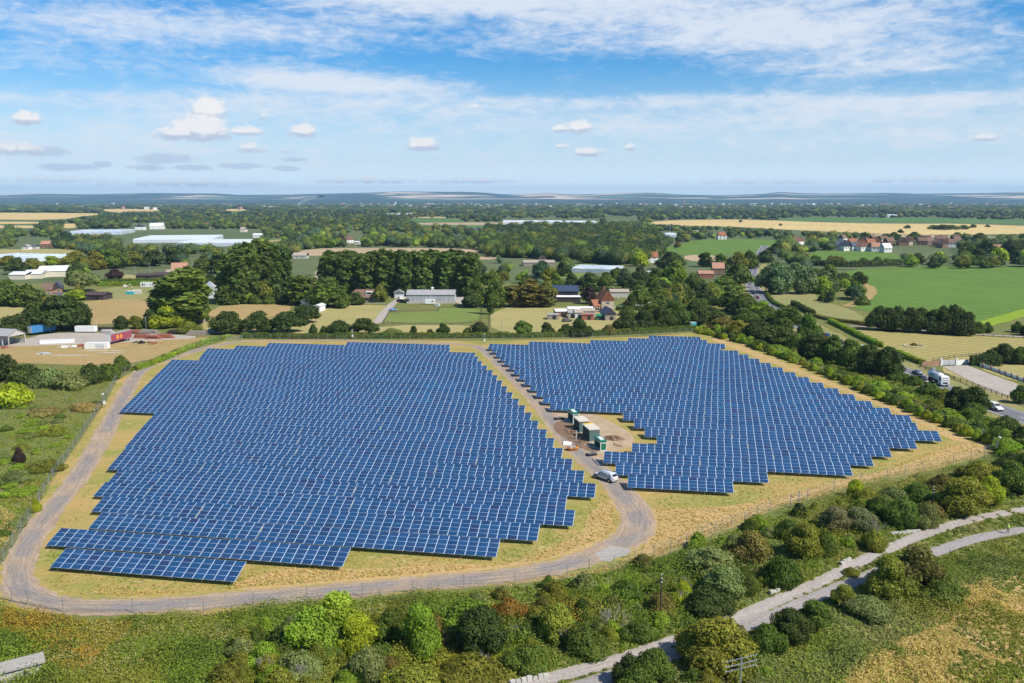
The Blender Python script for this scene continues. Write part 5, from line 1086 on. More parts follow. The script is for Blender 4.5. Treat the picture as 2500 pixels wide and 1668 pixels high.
def window(root, x, z, w, h, face, D, Wd):
    """window in the wall: face 'f' front, 'r' right, 'l' left side"""
    mb = MB(); p = .03
    def bxx(mb, a0, a1, z0, z1, out, th):
        if face == 'f': mb.box(((a0 + a1) / 2, -D / 2 - out - th / 2, (z0 + z1) / 2), (a1 - a0, th, z1 - z0))
        else: s_ = 1 if face == 'r' else -1; mb.box((s_ * (Wd / 2 + out + th / 2), (a0 + a1) / 2, (z0 + z1) / 2), (th, a1 - a0, z1 - z0))
    bxx(mb, x - w / 2, x + w / 2, z - h / 2, z + h / 2, -.02, .03); o = mb.build('window', M['glass'], root)
    fb = MB(); t = .09
    bxx(fb, x - w / 2 - t, x + w / 2 + t, z + h / 2, z + h / 2 + t, -.01, .07); bxx(fb, x - w / 2 - t, x + w / 2 + t, z - h / 2 - t, z - h / 2, -.01, .09)
    bxx(fb, x - w / 2 - t, x - w / 2, z - h / 2, z + h / 2, -.01, .07); bxx(fb, x + w / 2, x + w / 2 + t, z - h / 2, z + h / 2, -.01, .07)
    if w > 1: bxx(fb, x - .035, x + .035, z - h / 2, z + h / 2, 0.012, .04)
    fb.build('frame', FR, o)
def building(name, label, cat, x0, x1, yb, depth, h, rh, wall, roof, rot=0, axis='x', hip=0.0, over=.35, win=(), chim=(), door=None, group=None, gaps=0):
    """front wall foot from pixel x0 to x1 on row yb; sizes in metres otherwise"""
    a, b = at(x0, yb), at(x1, yb); w = (b - a).length * math.cos(R(rot)) if abs(rot) < 50 else (b - a).length; c = (a + b) / 2; rz = R(rot)
    c = c + Vector((-math.sin(rz), math.cos(rz), 0)) * depth / 2
    root = empty(name, (c.x, c.y, 0), rz); tag(root, label, cat, group)
    mb = MB(); walls(mb, w, depth, h, rh, axis, hip); mb.build('wall', WALLS[wall], root)
    rb = MB()
    if rh: gable(rb, w, depth, h, rh, over, hip, axis)
    else: rb.box((0, 0, h + .13), (w + over, depth + over, .2))
    r = rb.build('roof', ROOFS[roof], root)
    for (cx, cy) in chim:
        cb = MB(); cb.box((cx * w / 2, cy * depth / 2, h + rh * .7 + .6), (.9, .7, rh * .6 + 1.6)); cb.box((cx * w / 2, cy * depth / 2, h + rh + 1.45), (1.05, .85, .16))
        for s_ in (-.2, .2): cb.tube((cx * w / 2 + s_, cy * depth / 2, h + rh + 1.5), (cx * w / 2 + s_, cy * depth / 2, h + rh + 1.95), .13, .11, 8)
        cb.build('chimney', WALLS['brick'], r)
    for q in win: window(root, q[0] * (w / 2 if q[4] == 'f' else depth / 2), q[1], q[2], q[3], q[4], depth, w)
    if door: db = MB(); db.box((door[0] * w / 2, -depth / 2 - .03, door[2] / 2), (door[1], .05, door[2])); db.build('door', M['glass'] if len(door) < 4 else WALLS[door[3]], root)
    return root, w
def std_win(n, z, rows=1, dz_=2.6, w=1.3, h=1.1, face='f'): return [((i + .5) / n * 1.7 - .85, z + r_ * dz_, w, h, face) for i in range(n) for r_ in range(rows)]
# grey barn with cupola
root, w = building('grey_barn', 'long grey boarded barn with a pale ridge cupola behind the green paddock', 'barn', 993, 1110, 741, 12, 4.6, 2.0, 'grey', 'grey', 0, door=(-.965, 1.5, 2.4))
mb = MB(); mb.box((.02 * w, 0, 7.35), (1.3, 1.3, 1.1)); mb.box((.02 * w, 0, 8.1), (1.7, 1.7, .5), taper=.1); mb.build('cupola', WALLS['white'], root)
mb = MB(); mb.box((0, -6.02, .5), (w + .02, .1, 1.0)); mb.build('plinth', WALLS['block'], root)
building('shed', 'small pale grey garage left of the long grey barn', 'garage', 963, 987, 728, 7, 2.8, 1.6, 'steel', 'grey', 8, 'y')
root, w = building('bungalow', 'brown-roofed hipped bungalow with a white dormer left of the farm track', 'house', 850, 926, 738, 11, 2.7, 3.6, 'brick', 'brown', 0, hip=.45, over=.6, win=std_win(4, 1.4, w=1.6), door=(.5, 1.0, 2.1), chim=[])
mb = MB(); mb.box((w * .16, -2.9, 4.7), (3.4, 2.6, 1.7)); mb.build('dormer', WALLS['white'], root); mb = MB(); mb.box((w * .16, -4.24, 4.75), (2.6, .06, 1.0)); mb.build('dormer_window', M['glass'], root)
# white stable
building('stable', 'long white flat-roofed stable above the umbrella-shaped tree', 'stable', 736, 792, 750, 5, 3.0, .5, 'white', 'white', 0, door=(.5, 2.6, 2.3))
building('stable', 'white stable wing projecting toward the umbrella-shaped tree', 'stable', 764, 782, 761, 6.5, 2.8, .6, 'white', 'white', -12, 'y')
# farm by the brick house
building('barn', 'dark blue sheet-roofed barn left of the purple-brown tree', 'barn', 1346, 1411, 730, 14, 4.2, 2.6, 'dark', 'navy', -3, door=(.2, 4, 3))
building('shed', 'low shed with a striped white and red roof in front of the dark blue barn', 'shed', 1360, 1417, 738, 5, 2.8, .5, 'dark', 'white', -2)
root, w = building('farmhouse', 'tall brick farmhouse with red tiled roof, white bay windows and chimney', 'house', 1467, 1500, 762, 9, 6.2, 4.2, 'stone', 'red', 14, 'y', win=[(-.05, 1.8, 1.6, 1.3, 'f'), (-.05, 4.6, 1.5, 1.2, 'f'), (0, 7.2, .9, .9, 'f'), (-.4, 1.8, 1.2, 1.3, 'r'), (-.4, 4.6, 1.2, 1.2, 'r'), (.4, 4.6, 1.2, 1.2, 'r')], chim=[(0, .2)])
building('house_wing', 'lower red-roofed wing joined to the left of the brick farmhouse', 'house', 1450, 1466, 763, 8, 3.2, 2.6, 'brick', 'red', 14, win=[(0, 1.7, 2.4, 1.2, 'f')], door=(.75, .9, 2.0))
SH = [('long white-roofed shed at the back of the farm sheds', 1387, 1447, 768, 6, 2.6, .8, 'block', 'white', 0, 'x'), ('white-roofed lean-to at the left of the farm sheds', 1357, 1384, 774, 7, 2.6, .7, 'brick', 'white', 6, 'x'), ('roofless-looking grey block pen at the left end of the farm sheds', 1337, 1364, 781, 5, 2.2, 0, 'wood', 'grey', 0, 'x'), ('pale shed with a small grey roof in the middle of the farm sheds', 1388, 1404, 777, 5, 2.6, .8, 'block', 'grey', 0, 'x'),
      ('white gabled outbuilding between the long shed and the rusty shed', 1404, 1422, 778, 6, 2.8, 1.0, 'white', 'tan', 0, 'x'), ('long pale outbuilding behind the rusty shed', 1422, 1452, 774, 6, 2.8, 1.0, 'steel', 'tan', 0, 'x'), ('rusty red corrugated shed in front of the farm sheds', 1421, 1450, 782, 4, 2.6, .3, 'rust', 'rust', 0, 'x'), ('small green shed between the rusty shed and the wooden barn', 1457, 1469, 782, 4, 2.0, .5, 'green', 'green', 0, 'x'),
      ('grey gabled wooden barn at the right end of the farm sheds', 1477, 1504, 783, 9, 3.2, 2.4, 'wood', 'slate', 10, 'y')]
for (l, a, b, c, d, e, f, g, h_, i, ax) in SH: building('farm_shed', l, 'shed', a, b, c, d, e, f, g, h_, i, ax, door=(.2, 1.6, 1.9), group='sheds of the farmyard')
building('long_shed', 'long low grey-roofed shed right behind the farmhouse', 'shed', 1490, 1535, 726, 8, 3, 1.2, 'block', 'tan', 0)
building('farm_building', 'long low grey building with a raised gable left of the long greenhouse', 'farm building', 1278, 1355, 650, 12, 3.0, 1.5, 'wood', 'tan', 4)
building('farm_building', 'small gabled block rising over the long low grey building', 'farm building', 1318, 1334, 646, 10, 5.0, 2.4, 'cream', 'brown', 4, 'y')
building('cottage', 'white cottage with red roof and two chimneys at the edge of the big wood', 'house', 1577, 1607, 642, 9, 5.0, 4.2, 'white', 'red', 5, win=std_win(2, 1.6, 2), chim=[(-.9, 0), (.9, 0)])
building('shed', 'white open shed between dark trees right of the greenhouse', 'shed', 1579, 1600, 684, 9, 4, 1.5, 'white', 'white', 20)
building('brick_house', 'brick house with a pale red roof beside the road trees', 'house', 1740, 1768, 672, 10, 5.0, 3.8, 'brick', 'pink', -6, win=std_win(2, 1.6, 2))
building('house_wing', 'long low red-and-white-fronted building joined to the brick house', 'farm building', 1706, 1742, 680, 9, 3.2, 1.8, 'rust', 'pink', -6)
building('house', 'white house with a red roof behind the middle green field', 'house', 1753, 1774, 585, 10, 5.5, 4.5, 'white', 'red', 0, win=std_win(2, 1.6, 2, w=1.6), hip=.4)
building('house', 'white gabled house standing alone right of the middle green field', 'house', 1946, 1967, 600, 12, 5.5, 4.5, 'white', 'pink', 30, 'y')
building('hall', 'long cream shed at the far end of the middle green field', 'shed', 1694, 1720, 572, 14, 4, 1.5, 'white', 'white', 0)
# village on the right
vil = [(2062, 606, 'brick', 'brown'), (2085, 603, 'brick', 'red'), (2108, 606, 'white', 'red'), (2128, 604, 'brick', 'red'), (2048, 611, 'white', 'slate'), (2068, 613, 'white', 'slate'), (2090, 613, 'white', 'slate'), (2110, 614, 'white', 'pink'), (2124, 614, 'white', 'pink'), (2138, 615, 'white', 'pink'), (2152, 612, 'brick', 'brown'), (2168, 617, 'white', 'white'),
       (2176, 600, 'brick', 'brown'), (2205, 601, 'brick', 'brown'), (2226, 598, 'stone', 'red'), (2252, 599, 'brick', 'brown'), (2272, 599, 'brick', 'brown'), (2293, 602, 'brick', 'pink'), (2308, 606, 'brick', 'brown'), (2326, 604, 'white', 'brown'), (2142, 600, 'brick', 'red'), (2410, 620, 'brick', 'pink'), (2436, 621, 'brick', 'pink')]
wd_ = {'brick': 'brick', 'white': 'white-walled', 'stone': 'stone'}
for i, (x, y, wl, rf) in enumerate(vil):
    building('village_house', f'{wd_[wl]} village house with {dict(brown="brown", red="bright red", slate="slate", pink="pale red", white="white")[rf]} roof, {ORD[i]} of the village row'.replace('first of', 'at the left of') if i < 23 else '', 'house', x - 10, x + 10, y, 10, 5.2, 4.2, wl, rf, random.uniform(-25, 25), random.choice('xy'), win=std_win(2, 1.6, 2) if i % 2 == 0 else std_win(2, 3.4), chim=[(.7, 0)] if i % 3 == 0 else [], group='houses of the village')
for i in range(16):
    x = rp.uniform(2050, 2345); y = rp.uniform(590, 600); nm = ORD[i]
    building('village_house', f'small brown-roofed house in the back rows of the right-hand village', 'house', x - 8, x + 8, y, 9, 5, 4, rp.choice(['brick', 'stone', 'white']), 'brown', rp.uniform(-30, 30), rp.choice('xy'), chim=[(.6, 0)] if i % 2 else [], group='back row houses of the village')
# left side
for (l, a, b, c, d, e, f, g, h_, i, ax) in [('white-roofed shed, left end of the white group behind the tree line', 22, 62, 683, 14, 3.4, 1.6, 'cream', 'white', 0, 'x'), ('white-roofed shed, second of the white group', 60, 100, 681, 16, 3.4, 2.2, 'cream', 'white', 12, 'x'), ('tall white-gabled shed in the middle of the white group', 92, 126, 677, 20, 4.2, 3.0, 'cream', 'white', 14, 'x'), ('white-gabled shed at the right end of the white group', 124, 160, 676, 20, 4.2, 3.0, 'cream', 'white', 14, 'x'),
                                         ('left brick cottage with brown roof among trees', 103, 126, 722, 9, 3.4, 3.4, 'brick', 'brown', 10, 'x'), ('right brick cottage with red gable among trees', 130, 150, 716, 9, 3.4, 3.4, 'brick', 'slate', 20, 'y'), ('low blue-roofed outbuilding in front of the brick cottages', 126, 156, 732, 6, 2.4, 1.0, 'block', 'slate', -5, 'x'), ('dark open-fronted stable beside the yellow-green bush', 208, 254, 733, 9, 2.8, 1.3, 'dark', 'darkbrown', -6, 'x'),
                                         ('long low brown stable, left part', 332, 372, 683, 10, 2.8, 1.2, 'dark', 'darkbrown', 0, 'x'), ('long low brown stable, right part', 372, 424, 683, 12, 3.0, 1.6, 'dark', 'darkbrown', 0, 'x'), ('pink-roofed farmhouse with gables above the long brown stables', 420, 458, 672, 12, 4.4, 4.2, 'white', 'pink', 18, 'x'), ('white lean-to beside the pink-roofed farmhouse', 405, 424, 674, 7, 3, 1.2, 'white', 'tan', 0, 'x'),
                                         ('white farmhouse with long pale roof on the far left plain', 330, 352, 562, 14, 6, 4, 'white', 'slate', 10, 'y'), ('white gabled barn right of the far left white farmhouse', 366, 398, 560, 20, 6, 5, 'white', 'white', 12, 'x'), ('orange-roofed house left of the blue-green tree', 100, 122, 606, 10, 4.5, 3.4, 'brick', 'pink', 10, 'x'), ('white garage left of the orange-roofed house', 54, 70, 610, 8, 3.2, 2.2, 'white', 'grey', 5, 'y'), ('dark-roofed garage between white garage and orange-roofed house', 72, 88, 609, 8, 3.2, 1.4, 'block', 'slate', 0, 'x'), ('pink-roofed house behind dark trees left of the long glasshouse', 228, 246, 590, 10, 5, 3.6, 'white', 'pink', 30, 'x'),
                                         ('white house with a red gable roof right of the left poplars', 845, 866, 594, 10, 4.6, 4.2, 'white', 'pink', 30, 'y'), ('white flat-roofed annexe right of the red gabled white house', 866, 878, 597, 7, 3, .8, 'white', 'white', 0, 'x'), ('white-roofed bungalow above the left poplars', 617, 640, 581, 12, 4, 2, 'white', 'white', 0, 'x'), ('red-roofed cottage on the far middle-left plain', 495, 508, 556, 12, 4.6, 3.8, 'white', 'red', 0, 'x'), ('cream barn on the far middle-left plain', 586, 598, 567, 14, 5, 3, 'cream', 'tan', 0, 'x'),
                                         ('grey-roofed cottage among shrubs behind the yard', 715, 748, 632, 10, 3, 2.4, 'block', 'tan', 0, 'x'), ('red-roofed cottage among bushes right of the left poplars', 754, 766, 602, 9, 4, 3, 'white', 'red', 0, 'x'), ('small pale barn at the right edge of the yard behind the poplars', 770, 786, 680, 8, 3, 1.6, 'cream', 'tan', 0, 'x'), ('blue-grey slate barn left of the big wood', 1212, 1232, 575, 16, 4.5, 3, 'block', 'slate', 8, 'x'), ('blue-grey barn roof right of the pale domed tree', 1150, 1166, 568, 16, 4.5, 2, 'block', 'slate', 0, 'x'),
                                         ('red-roofed barn at the left of the big wood', 1143, 1156, 580, 10, 3.4, 2, 'brick', 'red', 0, 'x'), ('brown-roofed farm left of the big wood', 1086, 1104, 562, 12, 4, 3, 'brick', 'brown', 0, 'x')]:
    building('farm_building' if 'house' not in l and 'cottage' not in l else 'house', l, 'house' if 'house' in l or 'cottage' in l or 'bungalow' in l else 'farm building', a, b, c, d, e, f, g, h_, i, ax, win=std_win(2, 1.6) if 'house' in l or 'cottage' in l else (), door=(.3, 2.4, 2.2) if 'stable' in l else None)
# open-fronted barn at the left edge
root = empty('open_barn', tuple(at(12, 846)), R(-14)); tag(root, 'pale gabled barn with one open side at the left edge of the scrap yard', 'barn'); root.location.y += 4
mb = MB(); mb.box((-9, 0, 2.0), (12, 8, 4.0)); mb.build('wall', WALLS['block'], root)
mb = MB()
for y in (-3.9, 3.9):
    for x in (-2.9, 0, 2.9): mb.box((x, y, 2.0), (.3, .3, 4.0))
mb.box((0, 3.95, 1.0), (6, .15, 2.0)); mb.add([(3.05, -4, 3.7), (3.05, 4, 3.7), (3.05, 4, 4.1), (3.05, 0, 5.9), (3.05, -4, 4.1)], [(0, 1, 2, 3, 4)]); mb.box((-3.0, 0, 2.0), (.12, 7.8, 4.0)); mb.build('frame', WALLS['block'], root)
mb = MB(); vs = [(-15.5, -4.4, 4.0), (3.4, -4.4, 4.0), (3.4, 4.4, 4.0), (-15.5, 4.4, 4.0), (-15.5, 0, 6.1), (3.4, 0, 6.1)]; vs += [(a, b, c + .12) for a, b, c in vs]
mb.add(vs, [(6, 7, 11, 10), (8, 9, 10, 11), (0, 4, 5, 1), (2, 5, 4, 3), (0, 1, 7, 6), (2, 3, 9, 8), (1, 5, 11, 7), (5, 2, 8, 11), (3, 4, 10, 9), (4, 0, 6, 10)]); mb.build('roof', ROOFS['grey'], root)
# glasshouses
gh_m, t_ = newmat('greenhouse_glass'); tc_ = t_.n('NewGeometry').outputs['Position']; n_ = t_.noise(tc_, .12, 4); sp = t_.n('SeparateXYZ', i_0=tc_)
finish(t_, t_.mix(t_.smooth(n_, .35, .65), (.42, .50, .56), (.60, .66, .70)), .25, .6)
gw_m = pm('whitewashed_glass', (.58, .62, .66), .45, .4)
def glasshouse(label, pts, spans, h, rh, mat):
    """pts: two near corners (px) ; depth in metres"""
    a, b, dep = at(*pts[0]), at(*pts[1]), pts[2]; u_ = (b - a); w = u_.length; rz = math.atan2(u_.y, u_.x); c = (a + b) / 2; root = empty('glasshouse', (c.x, c.y, 0), rz); tag(root, label, 'greenhouse')
    mb = MB(); mb.box((0, dep / 2, h / 2), (w, dep, h)); mb.build('wall', mat, root); mb = MB(); dd_ = dep / spans
    for i in range(spans):
        y0 = i * dd_; mb.add([(-w / 2, y0, h + .01), (w / 2, y0, h + .01), (w / 2, y0 + dd_ / 2, h + rh), (-w / 2, y0 + dd_ / 2, h + rh), (w / 2, y0 + dd_, h + .01), (-w / 2, y0 + dd_, h + .01)], [(0, 1, 2, 3), (3, 2, 4, 5), (1, 4, 2), (0, 3, 5)])
    mb.build('roof', mat, root)
    fb = MB()
    for i in range(int(w / 8) + 1):
        x = -w / 2 + i * 8; fb.box((x, -.06, h / 2), (.15, .1, h))
    fb.build('frame', M['white'], root)
glasshouse('long grey-blue greenhouse between the farm and the big wood', [(1397, 665), (1507, 668), 26], 4, 3, 1.2, gh_m)
glasshouse('large whitewashed glasshouse roof on the left plain, near part', [(430, 602), (612, 602), 70], 7, 4, 1.5, gw_m)
glasshouse('large whitewashed glasshouse roof on the left plain, far part', [(325, 594), (520, 592), 110], 10, 4, 1.5, gw_m)
glasshouse('thin blue-grey glasshouse on the far left plain', [(165, 574), (296, 573), 90], 8, 4, 1.4, gh_m)
glasshouse('broad pale glasshouse behind the olive willows at the left', [(30, 645), (170, 632), 60], 8, 3.4, 1.3, gh_m)
glasshouse('very long white glasshouse on the far central plain', [(1228, 548), (1375, 548), 90], 8, 5, 1.6, gw_m)
glasshouse('shorter white glasshouse right of the very long one', [(1385, 549), (1458, 549), 90], 8, 5, 1.6, gw_m)
glasshouse('white glasshouse left of the big wood on the far plain', [(855, 557), (928, 557), 70], 6, 4, 1.5, gw_m)
glasshouse('thin white glasshouse near the smoke on the far plain', [(945, 528), (1000, 528), 140], 6, 6, 2, gw_m)
glasshouse('blue-white glasshouse behind the tall mast', [(1600, 580), (1654, 580), 40], 6, 4, 1.4, gh_m)
glasshouse('long white shed roof on the far right plain', [(2155, 531), (2200, 531), 60], 3, 6, 2, gw_m)
# white polytunnel
building('white_barn', 'white sheet-roofed barn half hidden left of the poplar clump', 'barn', 505, 540, 728, 24, 4.2, 3.2, 'steel', 'white', 24, 'y')
if 0: p = at(520, 724); root = empty('polytunnel', (p.x, p.y + 8, 0), R(28)); tag(root, 'white arched polytunnel half hidden by the poplar clump', 'polytunnel'); mb = MB()

# concrete hut roof at the bottom left
p = at(38, 1652); root = empty('concrete_hut', (p.x, p.y, 0), R(33)); tag(root, 'low hut with a weathered pale concrete slab roof at the bottom left corner', 'hut'); mb = MB(); mb.box((-2, 0, .7), (9.4, 1.9, 1.4)); mb.build('wall', M['concrete'], root); mb = MB(); mb.box((-2, 0, 1.52), (10.2, 2.5, .24)); mb.build('roof', m_conc, root)
# garden wall with white panels, gate, hedge bank
def rail_fence(name, label, pts, h, step, mat, rails, post=.12, cat='fence', group=None, mesh=False, pm_=None, world=None, maxp=100):
    P = world or resample([at(*q) for q in pts], .01 if False else 1e9); P = resample(P, step); n = len(P); c = P[n // 2]; root = empty(name, (c.x, c.y, 0)); tag(root, label, cat, group); k = 0
    pmh = MB(); pmh.box((0, 0, h / 2), (post, post, h)); po = pmh.build('post', pm_ or mat, root); me = po.data; po.location = P[0] - c
    for q in P[1:maxp]: o = obj('post', me, root, q - c)
    mb = MB()
    for a, b in zip(P[:-1], P[1:]):
        d = b - a
        for z in rails: mb.box(((a.x + b.x) / 2 - c.x, (a.y + b.y) / 2 - c.y, z), (d.length, rails[z] if isinstance(rails, dict) else .05, .11 if not mesh else .02), math.atan2(d.y, d.x))
    mb.build('rail' if not mesh else 'wire', mat, root); return root
rail_fence('wooden_fence', 'brown post and rail fence along the road beside the driveway', [(2246, 898), (2300, 917), (2360, 938), (2420, 960), (2500, 992), (2580, 1022)], 1.25, 2.6, M['timber'], (.45, .8, 1.12), .16)
rail_fence('wooden_fence', 'brown rail fence between the striped lawn and the garden path, near side', [(2050, 797), (2120, 800), (2200, 807), (2300, 815), (2400, 822), (2600, 832)], 1.2, 3.2, M['timber'], (.5, 1.05), .14)
rail_fence('wooden_fence', 'brown rail fence on the far side of the garden path', [(2020, 778), (2060, 788), (2130, 793), (2180, 800)], 1.2, 3.2, M['timber'], (.5, 1.05), .14)
rail_fence('wooden_fence', 'brown rail fence between the gate and the striped lawn', [(2277, 883), (2330, 874), (2400, 868), (2470, 866)], 1.2, 2.8, M['timber'], (.5, 1.05), .14)
rail_fence('paddock_fence', 'thin rail fence around the green paddock', [(934, 792), (951, 763), (1070, 761), (1072, 753), (1177, 752), (1173, 792), (934, 793)], 1.1, 4, M['timber'], (.5, 1.0), .1)
rail_fence('paddock_fence', 'post fence between the brown path and the hay field', [(1197, 752), (1194, 822)], 1.1, 4, M['timber'], (.5, 1.0), .1)
rail_fence('paddock_fence', 'pale fence in front of the bungalow', [(800, 743), (860, 744), (940, 744)], 1.1, 3.5, pm('pale_rails', (.5, .47, .42)), (.5, 1.0), .1)
P = [at(2367, 886), at(2400, 897), at(2440, 911), at(2500, 933), at(2580, 962)]; P = resample(P, 3.2); c = P[len(P) // 2]; root = empty('garden_wall', (c.x, c.y, 0)); tag(root, 'garden wall of white panels between brick piers right of the driveway', 'wall')
for a, b in zip(P[:-1], P[1:]):
    d = b - a; mb = MB(); mb.box(((a.x + b.x) / 2 - c.x, (a.y + b.y) / 2 - c.y, .62), (d.length - .5, .16, 1.05), math.atan2(d.y, d.x)); mb.build('panel', M['white'], root); mb = MB(); mb.box((a.x - c.x, a.y - c.y, .75), (.5, .5, 1.5), math.atan2(d.y, d.x)); mb.build('pier', WALLS['brick'], root)
a, b = at(2297, 893), at(2334, 892); g = empty('entrance_gate', ((a + b) / 2)[:]); tag(g, 'silver-grey double entrance gate at the head of the pale driveway', 'gate'); d = b - a; g.rotation_euler.z = math.atan2(d.y, d.x); L = d.length
for s_ in (-1, 1):
    mb = MB(); mb.box((s_ * L / 4, 0, 1.0), (L / 2 - .2, .08, 1.6)); lf = mb.build('gate_leaf', WALLS['steel'], g)
    mb = MB()
    for q in range(9): mb.box((s_ * L / 4 + (q - 4) * L / 20, -.07, 1.0), (.08, .05, 1.7))
    mb.build('bar', M['white'], lf); mb = MB(); mb.box((s_ * L / 2, 0, 1.1), (.6, .6, 2.2)); mb.box((s_ * L / 2, 0, 2.28), (.75, .75, .16)); mb.build('pier', M['white'], g)
for (x0, y0, x1, y1, wl, l) in [(2250, 896, 2294, 893, 'brick', 'dark red brick wing wall left of the entrance gate'), (2337, 892, 2365, 889, 'white', 'white wing wall right of the entrance gate')]:
    a, b = at(x0, y0), at(x1, y1); d = b - a; mb = MB(); mb.box(((a.x + b.x) / 2, (a.y + b.y) / 2, .8), (d.length, .3, 1.6), math.atan2(d.y, d.x)); mb.box(((a.x + b.x) / 2, (a.y + b.y) / 2, 1.64), (d.length, .4, .08), math.atan2(d.y, d.x)); tag(mb.build('brick_wall' if wl == 'brick' else 'white_wall', WALLS[wl]), l, 'wall')
p = at(2231, 846); mb = MB()
for i in range(26):
    t = i / 26 * 6.283; mb.box((p.x + math.cos(t) * 3.6, p.y + math.sin(t) * 3.6, .15), (.7, .4, .3 + .1 * (i % 3)), t + 1.57)
tag(mb.build('stone_circle', pm('pale_stone', (.5, .44, .36))), 'round stone-edged bed in the middle of the striped lawn', 'flower bed')
p = at(2231, 844); tag(obj('shrub', CR['bush', 'f', 0], None, (p.x, p.y, 0)), 'small shrub inside the round stone bed on the lawn', 'shrub'); bpy.context.collection.objects[-1].scale = (2.2, 2.2, 1.1); bpy.context.collection.objects[-1].color = (*C['brownolive'], 1)

# ------------------------------------------------------------------ perimeter fence and its furniture
def fence_run(label, pts, step, h=2.2):
    return rail_fence('perimeter_fence', label, pts, h, step, M['wire'], (.05, .55, 1.1, 1.65, 2.1), .09, mesh=True, pm_=M['post'], group='perimeter fence stretches')
fence_run('wire perimeter fence along the near side of the gravel track', [(-60, 1450), (30, 1470), (68, 1478), (155, 1495), (325, 1497), (498, 1499), (620, 1481), (750, 1467), (885, 1459), (1008, 1450), (1132, 1436), (1258, 1427), (1384, 1412), (1438, 1398)], 5.2)
fence_run('wire perimeter fence below the golden grass bank', [(1438, 1398), (1499, 1389), (1550, 1378), (1596, 1363), (1637, 1350), (1676, 1333), (1712, 1315), (1746, 1303), (1785, 1287), (1818, 1278), (1849, 1262), (1879, 1249), (1929, 1237), (1971, 1222), (2036, 1201), (2100, 1182), (2165, 1170), (2251, 1150), (2327, 1133), (2369, 1124), (2436, 1102)], 5.4)
fence_run('wire perimeter fence along the eastern shrub belt', [(2436, 1102), (2398, 1067), (2339, 1043), (2299, 1028), (2257, 1008), (2199, 987), (2139, 962), (2088, 942), (2044, 925), (1992, 902), (1940, 882), (1900, 865), (1830, 840), (1770, 825), (1690, 813)], 4.2)
fence_run('wire perimeter fence in front of the long field hedge', [(1690, 813), (1640, 818), (1560, 822), (1400, 828), (1300, 831), (1180, 832), (1000, 832), (800, 831), (592, 830)], 3.6)
fence_run('wire perimeter fence along the left side of the gravel track', [(552, 829), (500, 843), (430, 868), (350, 890), (290, 920), (262, 972), (232, 1018), (190, 1082), (130, 1168), (70, 1272), (10, 1370), (-60, 1448)], 4.6)
a, b, c_ = at(1929, 1239), at(1950, 1231), at(1971, 1224); root = empty('bracing_rail', tuple(b)); tag(root, 'short brown rail braced across three taller posts in the golden grass', 'rail'); mb = MB(); d = c_ - a; mb.box((0, 0, 1.3), (d.length, .1, .14), math.atan2(d.y, d.x)); mb.build('rail', pm('bleached_rail', (.45, .36, .28)), root)
for q in (a, b, c_):
    mb = MB(); mb.box((q.x - b.x, q.y - b.y, 1.3), (.12, .12, 2.6)); mb.build('post', M['post'], root)
def cctv(px, py, label):
    p = at(px, py); root = empty('camera_post', tuple(p)); tag(root, label, 'camera post', 'camera posts'); mb = MB(); mb.tube((0, 0, 0), (0, 0, 4.2), .08, .06, 8); mb.build('pole', M['steel'], root)
    mb = MB(); mb.box((.05, -.25, 1.5), (.55, .3, .9)); mb.build('cabinet', M['white'], root); mb = MB(); mb.tube((0, 0, 4.1), (0, -.55, 3.95), .04, .04, 6); mb.box((0, -.65, 3.95), (.3, .6, .26)); mb.build('camera', M['white'], root)
cctv(256, 996, 'white camera post beside the left bend of the gravel track'); cctv(1183, 840, 'white camera post at the head of the middle track by the hedge'); cctv(2433, 1108, 'white camera post at the eastern corner of the fence'); cctv(861, 829, 'white camera post in front of the hedge behind the left array')
# gate
a, b = at(556, 833), at(592, 833); root = empty('site_gate', tuple((a + b) / 2)); tag(root, 'grey tubular double gate at the far left corner of the solar site', 'gate'); L = (b - a).length
for s_ in (-1, 1):
    mb = MB(); 
    for z in (.2, .6, 1.0, 1.4, 1.8): mb.box((s_ * L / 4, 0, z), (L / 2 - .2, .06, .06))
    for q in range(5): mb.box((s_ * (L / 2 * q / 4 + .05), 0, 1.0), (.07, .07, 1.7))
    mb.build('gate_leaf', M['steel'], root); mb = MB(); mb.box((s_ * L / 2, 0, 1.25), (.18, .18, 2.5)); mb.build('post', M['steel'], root)
